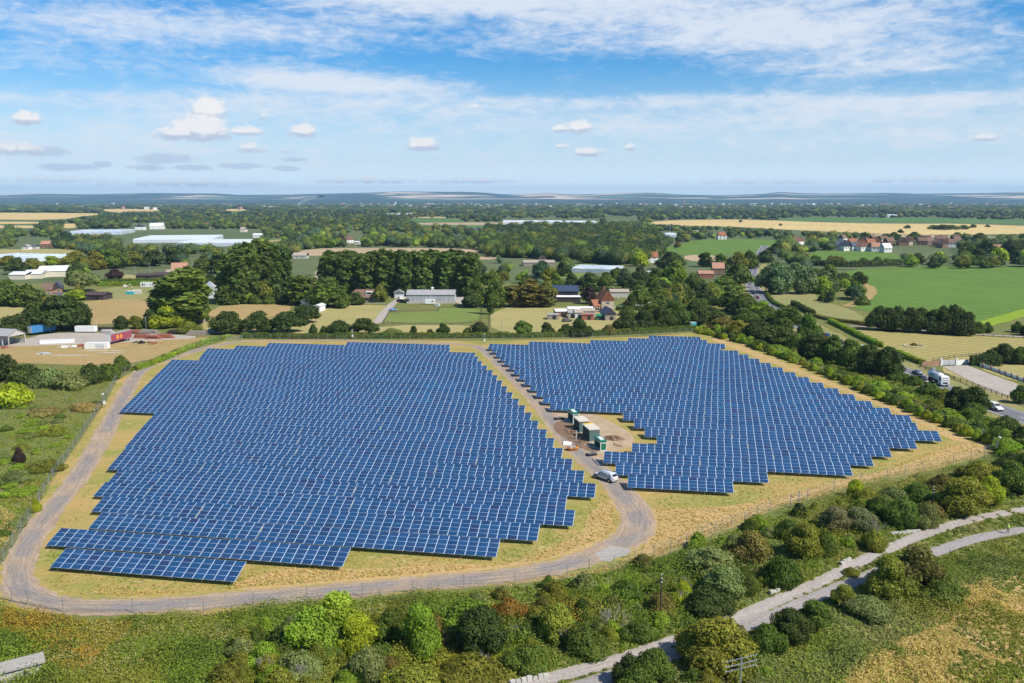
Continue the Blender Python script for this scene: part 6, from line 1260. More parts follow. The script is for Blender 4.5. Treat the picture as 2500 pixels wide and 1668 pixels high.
# ------------------------------------------------------------------ transformer cabinets
ax = (at(1454.3, 1085) - at(1465.7, 1101.7)); BD = Vector((-1.06, 4.6, 0)).normalized(); BR = math.atan2(BD.y, BD.x) - math.pi / 2
mgreen = pm('green_enamel', (.010, .17, .10), .35, .5); mkiosk = pm('grey_green_panel', (.10, .16, .15), .5, .4); mroof = pm('cream_roof', (.62, .56, .47), .7); mdk = pm('dark_slats', (.02, .06, .05), .6)
def cabinet(px, py, w, dep, h, label):
    p = at(px, py); root = empty('transformer_cabinet', tuple(p), BR); tag(root, label, 'electrical cabinet', 'bright green transformer cabinets')
    mb = MB(); mb.box((w / 2, dep / 2, h / 2 + .06), (w - .1, dep - .1, h - .12)); mb.build('body', mgreen, root)
    mb = MB()
    for x in (.05, w - .05):
        for y in (.05, dep - .05): mb.box((x, y, h / 2), (.13, .13, h))
    for z in (.07, h - .35): mb.box((w / 2, .03, z), (w, .13, .13)); mb.box((.03, dep / 2, z), (.13, dep, .13)); mb.box((w - .03, dep / 2, z), (.13, dep, .13))
    mb.build('frame', M['white'], root)
    mb = MB(); mb.box((w / 2, dep / 2, h + .04), (w + .06, dep + .06, .3)); rf = mb.build('roof', mgreen, root)
    mb = MB()
    for i in range(3): mb.box((w / 2, dep * (.25 + .2 * i), h + .24), (w * .62, .55, .1))
    mb.build('vent', M['white'], rf)
    mb = MB()
    for i in range(9): mb.box((-.0, dep * (.1 + .09 * i), h / 2), (.06, .06, h * .7))
    mb.build('grille', mdk, root)
cabinet(1465.7, 1101.7, 1.45, 4.4, 2.15, 'bright green transformer cabinet with white edges nearest the pickup')
cabinet(1399, 1035, 1.45, 4.6, 2.6, 'bright green transformer cabinet at the far end of the kiosks')
def kiosk(px, py, w, dep, h, label, yellow=False):
    p = at(px, py); root = empty('substation_kiosk', tuple(p), BR); tag(root, label, 'kiosk', 'grey-green substation kiosks')
    mb = MB(); mb.box((w / 2, dep / 2, h / 2), (w, dep, h)); mb.build('wall', mkiosk, root); mb = MB(); mb.box((w / 2, dep / 2, h + .1), (w + .3, dep + .3, .2)); rf = mb.build('roof', mroof, root)
    mb = MB(); mb.box((w / 2, dep / 2, .04), (w + .12, dep + .12, .08)); mb.build('plinth', M['concrete'], root)
    for i in range(3): mb = MB(); mb.box((-.03, dep * (.2 + .3 * i), h * .48), (.05, dep * .22, h * .82)); dr = mb.build('door', mdk, root); mb = MB(); mb.box((-.08, dep * (.2 + .3 * i) - .3, h * .5), (.05, .05, .25)); mb.build('handle', M['steel'], dr)
    mb = MB(); [mb.box((w * q, -.02, h * .9), (.18, .04, .18)) for q in (.35, .55, .75)]; mb.build('vent', M['steel'], root)
    if yellow: mb = MB(); mb.box((w / 2, dep - .35, h + .23), (w * .9, .9, .05)); mb.build('yellow_cover', pm('yellow_sheet', (.75, .48, .03)), rf)
kiosk(1439, 1078.7, 2.45, 5.2, 2.75, 'nearer grey-green substation kiosk with a yellow strip on its cream roof', True)
kiosk(1414.5, 1056, 2.35, 4.6, 2.6, 'farther grey-green substation kiosk with a plain cream roof')
rsm = random.Random(4)
def heap(px, py, r, h, mat, label, name='spoil_heap', cat='heap'):
    p = at(px, py); cv, cf = ICO2; rs = np.random.RandomState(int(px)); nz_ = 1 + .16 * rs.randn(len(cv), 1); v = cv * nz_ * [r, r * .8, h]; v[:, 2] = np.maximum(v[:, 2], -.02); me = bpy.data.meshes.new(name); me.from_pydata([tuple(q) for q in v], [], [tuple(q) for q in cf.tolist()]); me.materials.append(mat); tag(obj(name, me, None, tuple(p)), label, cat)
heap(1500, 1072, 2.1, 1.0, m_dsoil, 'dark brown spoil heap right of the kiosks'); heap(1520, 1086, 2.4, .5, m_soil, 'low pale sand heap beside the dark spoil heap')
heap(1392, 1052, 2.0, .5, m_dsoil, 'low heap of dug earth left of the farther kiosk'); heap(1420, 1090, 1.4, .35, m_dsoil, 'small heap of dug earth behind the orange tub')
def litter(name, label, px, py, n, L, rad, mat, ang=0, dx_=.25, cat='building materials', h=.06):
    p = at(px, py); mb = MB()
    for i in range(n): a = ang + rsm.uniform(-.12, .12); mb.box((p.x + (i - n / 2) * dx_, p.y + rsm.uniform(-.3, .3), h + .02 * (i % 3)), (L * rsm.uniform(.8, 1.1), .1, .1), a)
    tag(mb.build(name, mat), label, cat)
litter('steel_bars', 'bundle of steel bars on the ground below the cabinet', 1463, 1130, 7, 4.5, 0, M['steel'], R(105)); litter('steel_bars', 'steel channels lying left of the near green cabinet', 1448, 1094, 8, 4.2, 0, M['steel'], R(120)); litter('steel_bars', 'steel channels lying beside the far green cabinet', 1385, 1030, 8, 3.8, 0, M['steel'], R(115)); litter('planks', 'pale planks in front of the nearer kiosk', 1441, 1085, 5, 3.0, 0, pm('pale_plank', (.55, .48, .38)), R(20))
for (px, py, l) in [(1444, 1112, 'black slotted crate beside the track below the kiosks'), (1364, 1024, 'black slotted crate at the left end of the yard')]:
    p = at(px, py); root = empty('pallet_crate', tuple(p), R(25)); tag(root, l, 'crate'); mb = MB(); mb.box((0, 0, .25), (2.2, 1.2, .4)); mb.build('base', M['rubber'], root); mb = MB(); [mb.box((-.75 + .5 * i, 0, .5), (.28, 1.0, .1)) for i in range(4)]; mb.build('slat', M['steel'], root)
p = at(1398, 1099); root = empty('orange_tub', tuple(p), R(15)); tag(root, 'orange mixing tub holding rubble and white sheeting', 'tub'); mb = MB(); n = 14
mb.loft([[(math.cos(6.283 * k / n) * r * 1.3, math.sin(6.283 * k / n) * r, z) for k in range(n)] for r, z in ((.75, 0), (1.05, .6), (1.12, .62), (1.0, .6), (.9, .35))]); mb.build('tub', pm('orange_plastic', (.80, .30, .02), .5), root, True); mb = MB(); mb.box((-.3, .2, .55), (1.2, .9, .35), .4); mb.box((.45, 0, .6), (.7, .5, .35), 1.0); mb.build('contents', pm('rubble_bits', (.42, .36, .33)), root)
mb = MB(); p = at(1388, 1088); mb.add([(p.x - 1.2, p.y, .1), (p.x + .6, p.y - .5, .15), (p.x + .9, p.y + 1, .5), (p.x - 1.0, p.y + 1.3, .7), (p.x - .2, p.y + .4, .05)], [(0, 1, 4), (1, 2, 4), (2, 3, 4), (3, 0, 4)]); tag(mb.build('plastic_sheet', M['white']), 'crumpled white plastic sheet behind the orange tub', 'sheet')
for (px, py, h, l) in [(1407, 1072, 1.9, 'pale concrete post between the farther kiosk and the dug earth'), (1395, 1060, 1.6, 'dark post left of the farther kiosk'), (1416, 1082, 1.3, 'thin stake standing in the dug earth')]:
    p = at(px, py); mb = MB(); mb.box((p.x, p.y, h / 2), (.28, .28, h)); mb.box((p.x, p.y, h + .04), (.34, .34, .08)); tag(mb.build('marker_post', M['concrete'] if 'pale' in l else M['timber']), l, 'post')
# ------------------------------------------------------------------ vehicles
def paint(name, c): return pm(name, c, .28, .6, var=.03)
def wheel(root, x, y, r, w=.22):
    mb = MB(); mb.tube((x, y - w / 2, r), (x, y + w / 2, r), r, r, 16); wo = mb.build('wheel', M['rubber'], root); mb = MB(); s_ = 1 if y > 0 else -1; mb.tube((x, y + s_ * (w / 2 - .02), r), (x, y + s_ * (w / 2 + .015), r), r * .6, r * .52, 12); mb.build('rim', M['steel'], wo)
def sect(pts, y0, y1): return pts
def car(px, py, heading, label, color, kind='car', group=None, name=None, cat='car'):
    """heading: direction of travel, degrees anticlockwise from world +x"""
    p = at(px, py); root = empty(name or ('parked_car' if kind != 'van' else 'van'), (p.x, p.y, .11 if kind != 'pickup' else .02), R(heading)); tag(root, label, cat, group)
    L, Wd, Hh, zc = dict(car=(4.2, 1.75, 1.45, .92), suv=(4.6, 1.85, 1.7, 1.05), van=(4.9, 1.9, 1.95, 1.15), pickup=(5.3, 1.9, 1.85, 1.12))[kind]
    def ring(x, z0, z1, hw0, hw1, r=.12):
        return [(x, -hw0, z0), (x, -hw0 * 1.0, (z0 + z1) * .5), (x, -hw1, z1 - r * .4), (x, -hw1 + r, z1), (x, hw1 - r, z1), (x, hw1, z1 - r * .4), (x, hw0, (z0 + z1) * .5), (x, hw0, z0)]
    gc = .22 if kind == 'pickup' else .05; h = Wd / 2; hood = dict(car=.88, suv=1.0, van=1.05, pickup=1.1)[kind]
    mb = MB(); mb.loft([ring(L / 2, .42, .70, h * .82, h * .78), ring(L / 2 - .12, .3 + gc, hood * .86, h * .95, h * .9), ring(L / 2 - .5, .26 + gc, hood * .95, h, h * .93), ring(L / 2 - 1.25, .26 + gc, hood, h, h * .95), ring(.2, .26 + gc, zc, h, h * .96), ring(-L / 2 + .8, .26 + gc, zc, h, h * .96), ring(-L / 2 + .1, .32, zc * .98, h * .97, h * .93), ring(-L / 2, .42, zc * .85, h * .9, h * .86)]); mb.build('body', color, root, True)
    f0 = L / 2 - 1.15; f1 = f0 - .75; b1 = -L / 2 + (.55 if kind != 'car' else .95); b0 = -L / 2 + (.08 if kind != 'car' else .35); ht = h * .80
    mb = MB(); mb.loft([ring(f0, zc - .1, zc + .02, h * .88, h * .86), ring(f1, zc - .05, Hh - .04, h * .93, ht), ring((f1 + b1) / 2, zc - .05, Hh, h * .93, ht), ring(b1, zc - .05, Hh - .03, h * .93, ht), ring(b0, zc - .1, zc + .05, h * .9, h * .86)]); mb.build('cabin', color, root, True)
    # windows stand just proud of the cabin
    zz0, zz1 = zc + .06, Hh - .16
    def side_y(z): return h * .93 + (ht - h * .93) * max(0, (z - (zc + Hh) / 2)) / ((Hh - zc) / 2) + .012
    segs = [(f1 - .05 + (.0), (f1 + b1) / 2 + .06), ((f1 + b1) / 2 - .06, b1 + .12)]
    if kind == 'pickup': segs = [(f1 + .05, .12), (.0, -1.0), (-1.18, b1 + .05)]
    for s_ in (-1, 1):
        for (xa, xb) in segs:
            mb = MB(); mb.add([(xa + (.22 if xa == segs[0][0] else 0), s_ * side_y(zz0), zz0), (xb, s_ * side_y(zz0), zz0), (xb, s_ * (side_y(zz1) + .004), zz1), (xa, s_ * (side_y(zz1) + .004), zz1)], [(0, 1, 2, 3) if s_ > 0 else (3, 2, 1, 0)]); mb.build('window', M['glass'], root)
    mb = MB(); dxx = .03; mb.add([(f0 - .06 + dxx, -h * .76, zc + .07), (f0 - .06 + dxx, h * .76, zc + .07), (f1 + .1 + dxx, ht * .86, Hh - .1), (f1 + .1 + dxx, -ht * .86, Hh - .1)], [(0, 1, 2, 3)]); mb.build('windscreen', M['glass'], root)
    mb = MB(); t0, t1 = .18, .82; xz = lambda t: (b0 + (b1 - b0) * t - .03, zc + .05 + (Hh - .08 - zc) * t); (xa, za), (xb, zb) = xz(t0), xz(t1)
    mb.add([(xa, -h * .74, za), (xa, h * .74, za), (xb, ht * .84, zb), (xb, -ht * .84, zb)], [(3, 2, 1, 0)]); mb.build('rear_window', M['glass'], root)
    r = .33 if kind == 'car' else .38 if kind != 'pickup' else .41; ab = MB()
    for x in (L / 2 - .85, -L / 2 + .95):
        for s_ in (-1, 1): wheel(root, x, s_ * (h - .04), r); ab.tube((x, s_ * (h - .3), r + .03), (x, s_ * (h + .012), r + .03), r * 1.22, r * 1.22, 18)
    ab.build('wheel_arch', M['rubber'], root)
    for s_ in (-1, 1):
        mb = MB(); mb.box((L / 2 - .05, s_ * h * .68, .68), (.12, .34, .16)); mb.build('headlight', pm('lamp_glass', (.7, .72, .75), .2), root); mb = MB(); mb.box((-L / 2 + .04, s_ * h * .78, zc * .82), (.12, .18, .3)); mb.build('tail_light', pm('red_lens', (.45, .02, .02), .3), root)
    mb = MB(); mb.box((L / 2, 0, .42), (.12, Wd * .86, .2)); mb.box((-L / 2, 0, .45), (.12, Wd * .86, .2)); mb.build('bumper', M['rubber'] if kind != 'pickup' else M['steel'], root)
    if kind == 'pickup':
        mb = MB()
        for s_ in (-1, 1): mb.tube((f1 - .2, s_ * ht * .8, Hh + .05), (b1 + .3, s_ * ht * .8, Hh + .05), .03, .03, 6); mb.box((L / 2 - 1.5, s_ * (h + .12), zc + .12), (.16, .2, .18))
        mb.build('roof_rail', M['rubber'], root); mb = MB(); mb.box((-L / 2 - .05, 0, .72), (.03, .5, .13)); mb.build('number_plate', pm('yellow_plate', (.75, .55, .08)), root)
    return root
pw, pf = at(1485, 1176), at(1453, 1165.5); hd = math.degrees(math.atan2(pf.y - pw.y, pf.x - pw.x))
sil = paint('silver_paint', (.56, .60, .66)); car(1478.5, 1171.5, hd, 'silver double-cab pickup with a hardtop parked on the track between the arrays', sil, 'pickup', name='pickup_truck', cat='pickup truck')
RD = lambda px, py, px2, py2: math.degrees(math.atan2(at(px2, py2).y - at(px, py).y, at(px2, py2).x - at(px, py).x))
h1 = RD(2200, 905, 2290, 945); h2 = RD(1885, 752, 1838, 703); h3 = RD(2380, 980, 2470, 1012); h4 = RD(1975, 808, 2030, 835)
dkm = paint('black_paint', (.015, .015, .02)); blu = paint('dark_blue_paint', (.03, .08, .20)); gry = paint('blue_grey_paint', (.16, .22, .30)); wht = paint('white_vehicle_paint', (.78, .78, .78)); redp = paint('dark_red_paint', (.16, .03, .03))
car(2251, 934, h1, 'black van right behind the tanker lorry on the road', dkm, 'van', cat='van'); car(2239, 914, h1 + 180, 'blue-grey car passing the black van on the road', gry, 'car', name='moving_car')
car(2428, 1001, h3, 'white van driving near the right end of the road', wht, 'van', cat='van'); car(2020, 825, h4, 'dark blue car on the road beyond the roadside trees', blu, 'suv', name='moving_car'); car(2051, 838, h4, 'black car following the dark blue car', dkm, 'car', name='moving_car')
car(2106, 853, h4, 'white car half hidden behind the roadside trees', wht, 'car', name='moving_car'); car(1998, 842, h4 + 10, 'white car parked in the layby among trees', wht, 'car'); car(1839, 718, h2, 'far dark car on the distant bend of the road', dkm, 'suv', name='moving_car'); car(1849, 729, h2, 'dark red car behind the far dark car on the bend', redp, 'car', name='moving_car')
car(912, 757, 10, 'blue car parked at the top of the farm track', blu, 'car') if False else car(960, 760, 4, 'light blue car parked beside the farm track at the green paddock', paint('light_blue_paint', (.20, .32, .55)), 'car')
car(1385, 786, 20, 'dark grey off-road car in front of the farm sheds', pm('dark_grey_paint', (.12, .12, .12)), 'suv'); car(980, 733, 60, 'white van parked at the left end of the grey barn', wht, 'van', cat='van'); car(975, 737, 70, 'black car parked beside the white van at the barn', dkm, 'car')
car(2181, 906, h1, 'pale car at the edge of the roadside trees above the lorry', wht, 'car', name='moving_car') if False else None
# tanker lorry
p = at(2289, 938); root = empty('tanker_lorry', (p.x, p.y, .11), R(h1)); tag(root, 'white tanker lorry with green lettering band driving on the road', 'lorry'); mb = MB(); n = 16
mb.loft([[(x, math.cos(6.283 * k / n) * r, 2.35 + math.sin(6.283 * k / n) * r * 1.05) for k in range(n)] for x, r in ((-4.6, .5), (-4.4, 1.15), (-3.9, 1.25), (1.3, 1.25), (1.8, 1.15), (2.0, .5))]); tk = mb.build('tank', wht, root, True)
mb = MB(); mb.box((-1.4, 0, 3.7), (4.8, .5, .12)); mb.box((-3.0, 0, 3.8), (.9, .9, .3)); mb.box((-3.9, .3, 3.95), (.6, 1.2, .5)); mb.build('walkway', M['steel'], tk); mb = MB(); mb.loft([[(x, math.cos(t) * 1.262, 2.35 + math.sin(t) * 1.262 * 1.05) for t in (-.15, .05, .25, .45)] for x in (-2.8, -.4)], cap=False); mb.loft([[(x, -math.cos(t) * 1.262, 2.35 + math.sin(t) * 1.262 * 1.05) for t in (-.15, .05, .25, .45)] for x in (-2.8, -.4)], cap=False); mb.build('emblem_band', pm('green_emblem', (.25, .50, .22)), tk)
mb = MB(); mb.box((-1.0, 0, .85), (8.6, 1.0, .3)); mb.box((-1.2, 0, 1.15), (5.6, 2.3, .2)); mb.build('chassis', M['rubber'], root)
mb = MB(); mb.loft([[(x, -1.2, .7), (x, -1.2, z), (x, -1.05, z + .15), (x, 1.05, z + .15), (x, 1.2, z), (x, 1.2, .7)] for x, z in ((2.4, 3.0), (3.6, 3.05), (4.25, 2.85), (4.4, 2.2), (4.45, .9))]); cb = mb.build('cab', wht, root)
mb = MB(); mb.add([(4.43, -1.0, 1.95), (4.43, 1.0, 1.95), (4.33, .95, 2.75), (4.33, -.95, 2.75)], [(0, 1, 2, 3)]); mb.box((4.47, 0, 1.2), (.05, 1.6, .5)); mb.build('windscreen', M['glass'], cb)
for s_ in (-1, 1): mb = MB(); mb.box((3.5, s_ * 1.21, 2.3), (1.0, .04, .7)); mb.build('window', M['glass'], cb); mb = MB(); mb.box((4.48, s_ * .95, 1.0), (.06, .35, .22)); mb.build('headlight', pm('lamp_glass', (.7, .72, .75)), cb)
for x in (3.4, -1.9, -3.2, 1.0):
    for s_ in (-1, 1): wheel(root, x, s_ * 1.05, .5, .3)
# caravans, trailers and containers
def boxy(name, label, cat, px, py, L, Wd, h, rot, body, end=None, z0=.0, parts=(), roofm=None, wheels=0, group=None):
    p = at(px, py); root = empty(name, tuple(p), R(rot)); tag(root, label, cat, group); mb = MB(); mb.box((0, 0, z0 + h / 2), (L, Wd, h)); mb.build('body', body, root, bevel=.05)
    mb = MB(); mb.box((0, 0, z0 + h + .04), (L + .04, Wd + .04, .08)); mb.build('roof', roofm or M['white'], root)
    if end:
        for s_ in (-1,): mb = MB(); mb.box((s_ * (L / 2 + .03), 0, z0 + h / 2), (.05, Wd - .1, h - .1)); mb.build('end_door', end, root)
    for (x, z, w, hh, m_) in parts:
        mb = MB(); mb.box((x, -Wd / 2 - .02, z0 + z), (w, .05, hh)); mb.build('window' if m_ is M['glass'] else 'panel', m_, root)
    for i in range(wheels):
        for s_ in (-1, 1): wheel(root, L / 2 - 1.5 - i * 1.3, s_ * (Wd / 2 - .2), .48, .28)
    return root
mar, blt = WALLS['maroon'], WALLS['blue']
p_ = at(300, 842); boxy('lorry_trailer', 'maroon curtain-sided lorry trailer with a white end and orange marks in the scrap yard', 'trailer', 291, 836, 12.0, 2.5, 2.9, 77, mar, M['white'], 1.1, [(-2.2, 1.5, 1.3, 1.5, pm('orange_mark', (.75, .30, .04))), (-.2, 1.5, 1.1, 1.5, pm('orange_mark', (.75, .30, .04)))], ROOFS['grey'], 3)
boxy('lorry_trailer', 'blue curtain-sided trailer with a white end under the dark oak', 'trailer', 104, 815, 11.0, 2.5, 2.8, 64, blt, M['white'], 1.0, (), blt, 2)
boxy('white_container', 'open white container in front of the maroon trailer', 'container', 238, 851, 8.5, 2.6, 2.2, 2, M['white'], None, 0, [(1.5, 1.1, 3.2, 1.5, WALLS['steel'])])
boxy('white_container', 'long low white cold-store panels stacked behind the rubble', 'container', 140, 838, 12, 2.2, 1.3, 14, M['white']); boxy('white_trailer', 'white box trailer at the back of the scrap yard', 'trailer', 211, 812, 8.5, 2.4, 2.2, -2, M['white'], None, .5, (), None, 1)
boxy('static_caravan', 'long white static caravan in front of the light green hedge', 'caravan', 370, 702, 13, 3, 2.9, -2, M['white'], None, .3, [(-5, 1.6, .8, 1.4, M['glass']), (-3.8, 1.6, .7, .9, M['glass']), (.3, 1.6, .6, .6, M['glass']), (1.8, 1.5, .5, 1.8, M['glass'])]); boxy('touring_caravan', 'white touring caravan in front of the grey barn', 'caravan', 1050, 743, 5.2, 2.2, 2.3, 0, M['white'], None, .35, [(1.4, 1.4, .9, .6, M['glass'])], None, 1)
boxy('field_shelter', 'small teal field shelter on the olive paddock', 'shelter', 319, 719, 4.2, 3, 2.0, 0, WALLS['teal']); boxy('field_shelter', 'small pale field shelter beside the teal one', 'shelter', 335, 718, 4.5, 3, 2.3, 10, WALLS['block']); boxy('horse_box', 'small white horse box among shrubs by the parched paddock', 'trailer', 669, 738, 3.2, 2, 2.0, 10, M['white'], None, .3, (), None, 1); boxy('kiosk_box', 'small teal and white box beyond the hedge near the wooded bank', 'box', 1691, 800, 2.6, 1.8, 2.4, 20, WALLS['teal'], M['white'])
boxy('green_container', 'small teal container beside the farmhouse hedge', 'container', 1561, 755, 4, 2, 2, -4, WALLS['teal']); boxy('dog_kennel', 'grey pitched kennel shed beside the brown shrub', 'shed', 492, 788, 3, 2.4, 1.9, 0, WALLS['wood'], None, 0, (), ROOFS['slate']); boxy('utility_box', 'white utility box in the paddock by the barn yard', 'box', 1068, 748, 2.4, 1.6, 1.2, -15, WALLS['steel'])
for i, (px, py, L, mt, l) in enumerate([(324, 815, 7, 'rust', 'long pile of grey timber at the back of the scrap yard, left'), (365, 815, 8, 'wood', 'second timber pile from the left at the back of the scrap yard'), (432, 815, 8, 'dark', 'dark timber pile behind the rusty stacks'), (486, 818, 10, 'wood', 'flat timber pile left of the site gate'), (525, 812, 7, 'block', 'grey block stack by the hedge end'), (349, 826, 7, 'rust', 'rusty brick stack right of the maroon trailer'), (374, 828, 6, 'rust', 'middle rusty brick stack'), (402, 826, 7, 'rust', 'rusty brick stack with a white top sheet'), (250, 808, 8, 'dark', 'dark covered pile beside the white box trailer'), (262, 815, 5, 'block', 'grey boat-like hull behind the maroon trailer')]):
    p = at(px, py); mb = MB()
    for j in range(3): mb.box((p.x + rsm.uniform(-.4, .4), p.y + rsm.uniform(-.3, .3), .3 + .55 * j), (L * (1 - .12 * j), 2.0, .5), rsm.uniform(-.08, .08))
    tag(mb.build('material_stack', WALLS[mt]), l, 'stack')
for i, (px, py, mt, l) in enumerate([(165, 848, M['white'], 'white rubble heap left of the open white container'), (198, 846, WALLS['rust'], 'rusty scrap heap beside the white rubble'), (108, 866, WALLS['steel'], 'small blue-grey scrap pile on the rough yard'), (345, 838, M['rubber'], 'black tyre and pipe heap below the rusty stacks'), (375, 840, WALLS['rust'], 'brown rubble heap below the rusty stacks'), (10, 850, WALLS['rust'], 'rusty scrap at the left edge by the open barn')]):
    p = at(px, py); mb = MB()
    for j in range(26): a = rsm.uniform(0, 6.28); r = rsm.uniform(0, 2.6); mb.box((p.x + r * math.cos(a) * 1.3, p.y + r * math.sin(a) * .8, rsm.uniform(.1, .9) * (1 - r / 4)), (rsm.uniform(.3, 1.6), rsm.uniform(.2, .7), rsm.uniform(.1, .4)), rsm.uniform(0, 3))
    tag(mb.build('scrap_heap', mt), l, 'heap')
for (px, py, n, l) in [(250, 857, 16, 'long thin grey pipes lying on the rough yard'), (175, 868, 14, 'scattered blue-grey pipes at the near side of the rough yard'), (270, 862, 8, 'pale pipes below the open white container')]: litter('pipes', l, px, py, n, 5.5, 0, WALLS['steel'], R(8), .9)
# excavator on the paddock
p = at(306, 704); root = empty('mini_excavator', tuple(p), R(10)); tag(root, 'small cream excavator standing on the olive paddock', 'excavator'); mb = MB(); mb.box((0, 0, 1.0), (2.2, 1.6, .9)); mb.box((-.2, .1, 1.9), (1.2, 1.2, 1.2)); mb.build('cab', WALLS['cream'], root); mb = MB(); mb.box((0, -.7, .3), (2.6, .4, .55)); mb.box((0, .7, .3), (2.6, .4, .55)); mb.build('track', M['rubber'], root); mb = MB(); mb.tube((1, 0, 1.2), (2.8, 0, 2.8), .16, .13, 6); mb.tube((2.8, 0, 2.8), (4.0, 0, 1.2), .13, .1, 6); mb.box((4.1, 0, .9), (.6, .6, .6)); mb.build('arm', WALLS['cream'], root)
# ------------------------------------------------------------------ poles
def pole(px, py, h, label, mat=None, arms=0, r=.13, ang=0, name='telegraph_pole'):
    p = at(px, py); root = empty(name, tuple(p), R(ang)); tag(root, label, 'pole'); mb = MB(); mb.tube((0, 0, 0), (0, 0, h), r, r * .75, 10); mb.build('shaft', mat or M['timber'], root)
    mb = MB(); mb.tube((0, 0, h), (0, 0, h + .22), .06, .05, 8); mb.box((0, -.12, h - .35), (.12, .3, .1)); mb.box((0, -.12, h - .9), (.12, .3, .1)); mb.build('insulator', M['white'], root)
    return root
pole(1612, 1518, 6.6, 'dark brown telegraph pole standing in the central foreground scrub', M['brown_pole']); pole(2273, 1268, 5.9, 'dark telegraph pole standing in the scrub above the path fork', pm('black_pole', (.03, .025, .025)))
p = at(1803, 1755); root = empty('power_pole', tuple(p), R(8)); tag(root, 'grey pole carrying three pairs of cross arms at the bottom edge', 'pole'); mb = MB(); mb.tube((0, 0, 0), (0, 0, 7.2), .13, .1, 10); mb.build('shaft', M['steel'], root)
for i, (z, y) in enumerate([(7.1, 0), (6.5, -.05), (5.9, .05)]): mb = MB(); mb.box((0, y, z), (4.1, .07, .07), R(14)); ar = mb.build('cross_arm', M['steel'], root); mb = MB(); [mb.tube((x * math.cos(R(14)), y + x * math.sin(R(14)), z + .03), (x * math.cos(R(14)), y + x * math.sin(R(14)), z + .15), .035, .025, 6) for x in (-1.95, -1.2, 1.2, 1.95)]; mb.build('insulator', M['white'], ar)
for (px, py, hpx, l) in [(357, 806, 32, 'thin pole at the back of the scrap yard'), (637, 812, 28, 'thin pole among the three dark round trees'), (275, 800, 18, 'short thin pole beside the maroon trailer'), (366, 668, 26, 'thin pole above the long brown stables'), (330, 668, 18, 'short thin pole left of the long brown stables'), (952, 808, 26, 'thin pole in front of the green paddock'), (1225, 814, 34, 'thin pole in the hay field by the hedge'), (536, 668, 26, 'thin pole left of the poplar clump'), (470, 655, 14, 'thin pole right of the pink-roofed farmhouse'), (1635, 572, 32, 'tall white mast beside the far glasshouse'), (1553, 566, 16, 'shorter white mast left of the tall one'), (1812, 784, 14, 'thin pole on the wooded bank'), (236, 800, 10, 'lamp pole in the scrap yard')]:
    z_ = zdep(py); pole(px, py, hpx * z_ / F, l, M['steel'] if 'mast' not in l else M['white'], r=.11 if z_ < 500 else .2)
for i in range(9): p = at(1510 + i * 19, 729 - i * .8 + (i % 2)); mb = MB(); mb.box((p.x, p.y, .5), (.35, .35, 1.0)); mb.box((p.x, p.y, 1.04), (.42, .42, .08)); tag(mb.build('bollard', M['white']), 'white bollard along the small lane behind the farmhouse trees', 'bollard', 'white bollards by the lane')
# spires
for (px, py, h, c, l) in [(1670, 499, 55, 'brick', 'brown church spire on the far plain below the hills'), (966, 502, 36, 'steel', 'pale church spire on the far plain left of centre')]:
    p = at(px, py); z_ = p.y; root = empty('church', (p.x, p.y, 0)); tag(root, l, 'church'); mb = MB(); mb.box((0, 0, h * .2), (11, 11, h * .4)); mb.box((18, 0, h * .1), (30, 14, h * .2)); mb.build('tower', WALLS[c], root); mb = MB(); mb.tube((0, 0, h * .4), (0, 0, h), 7, .3, 8); mb.build('spire', WALLS[c], root)
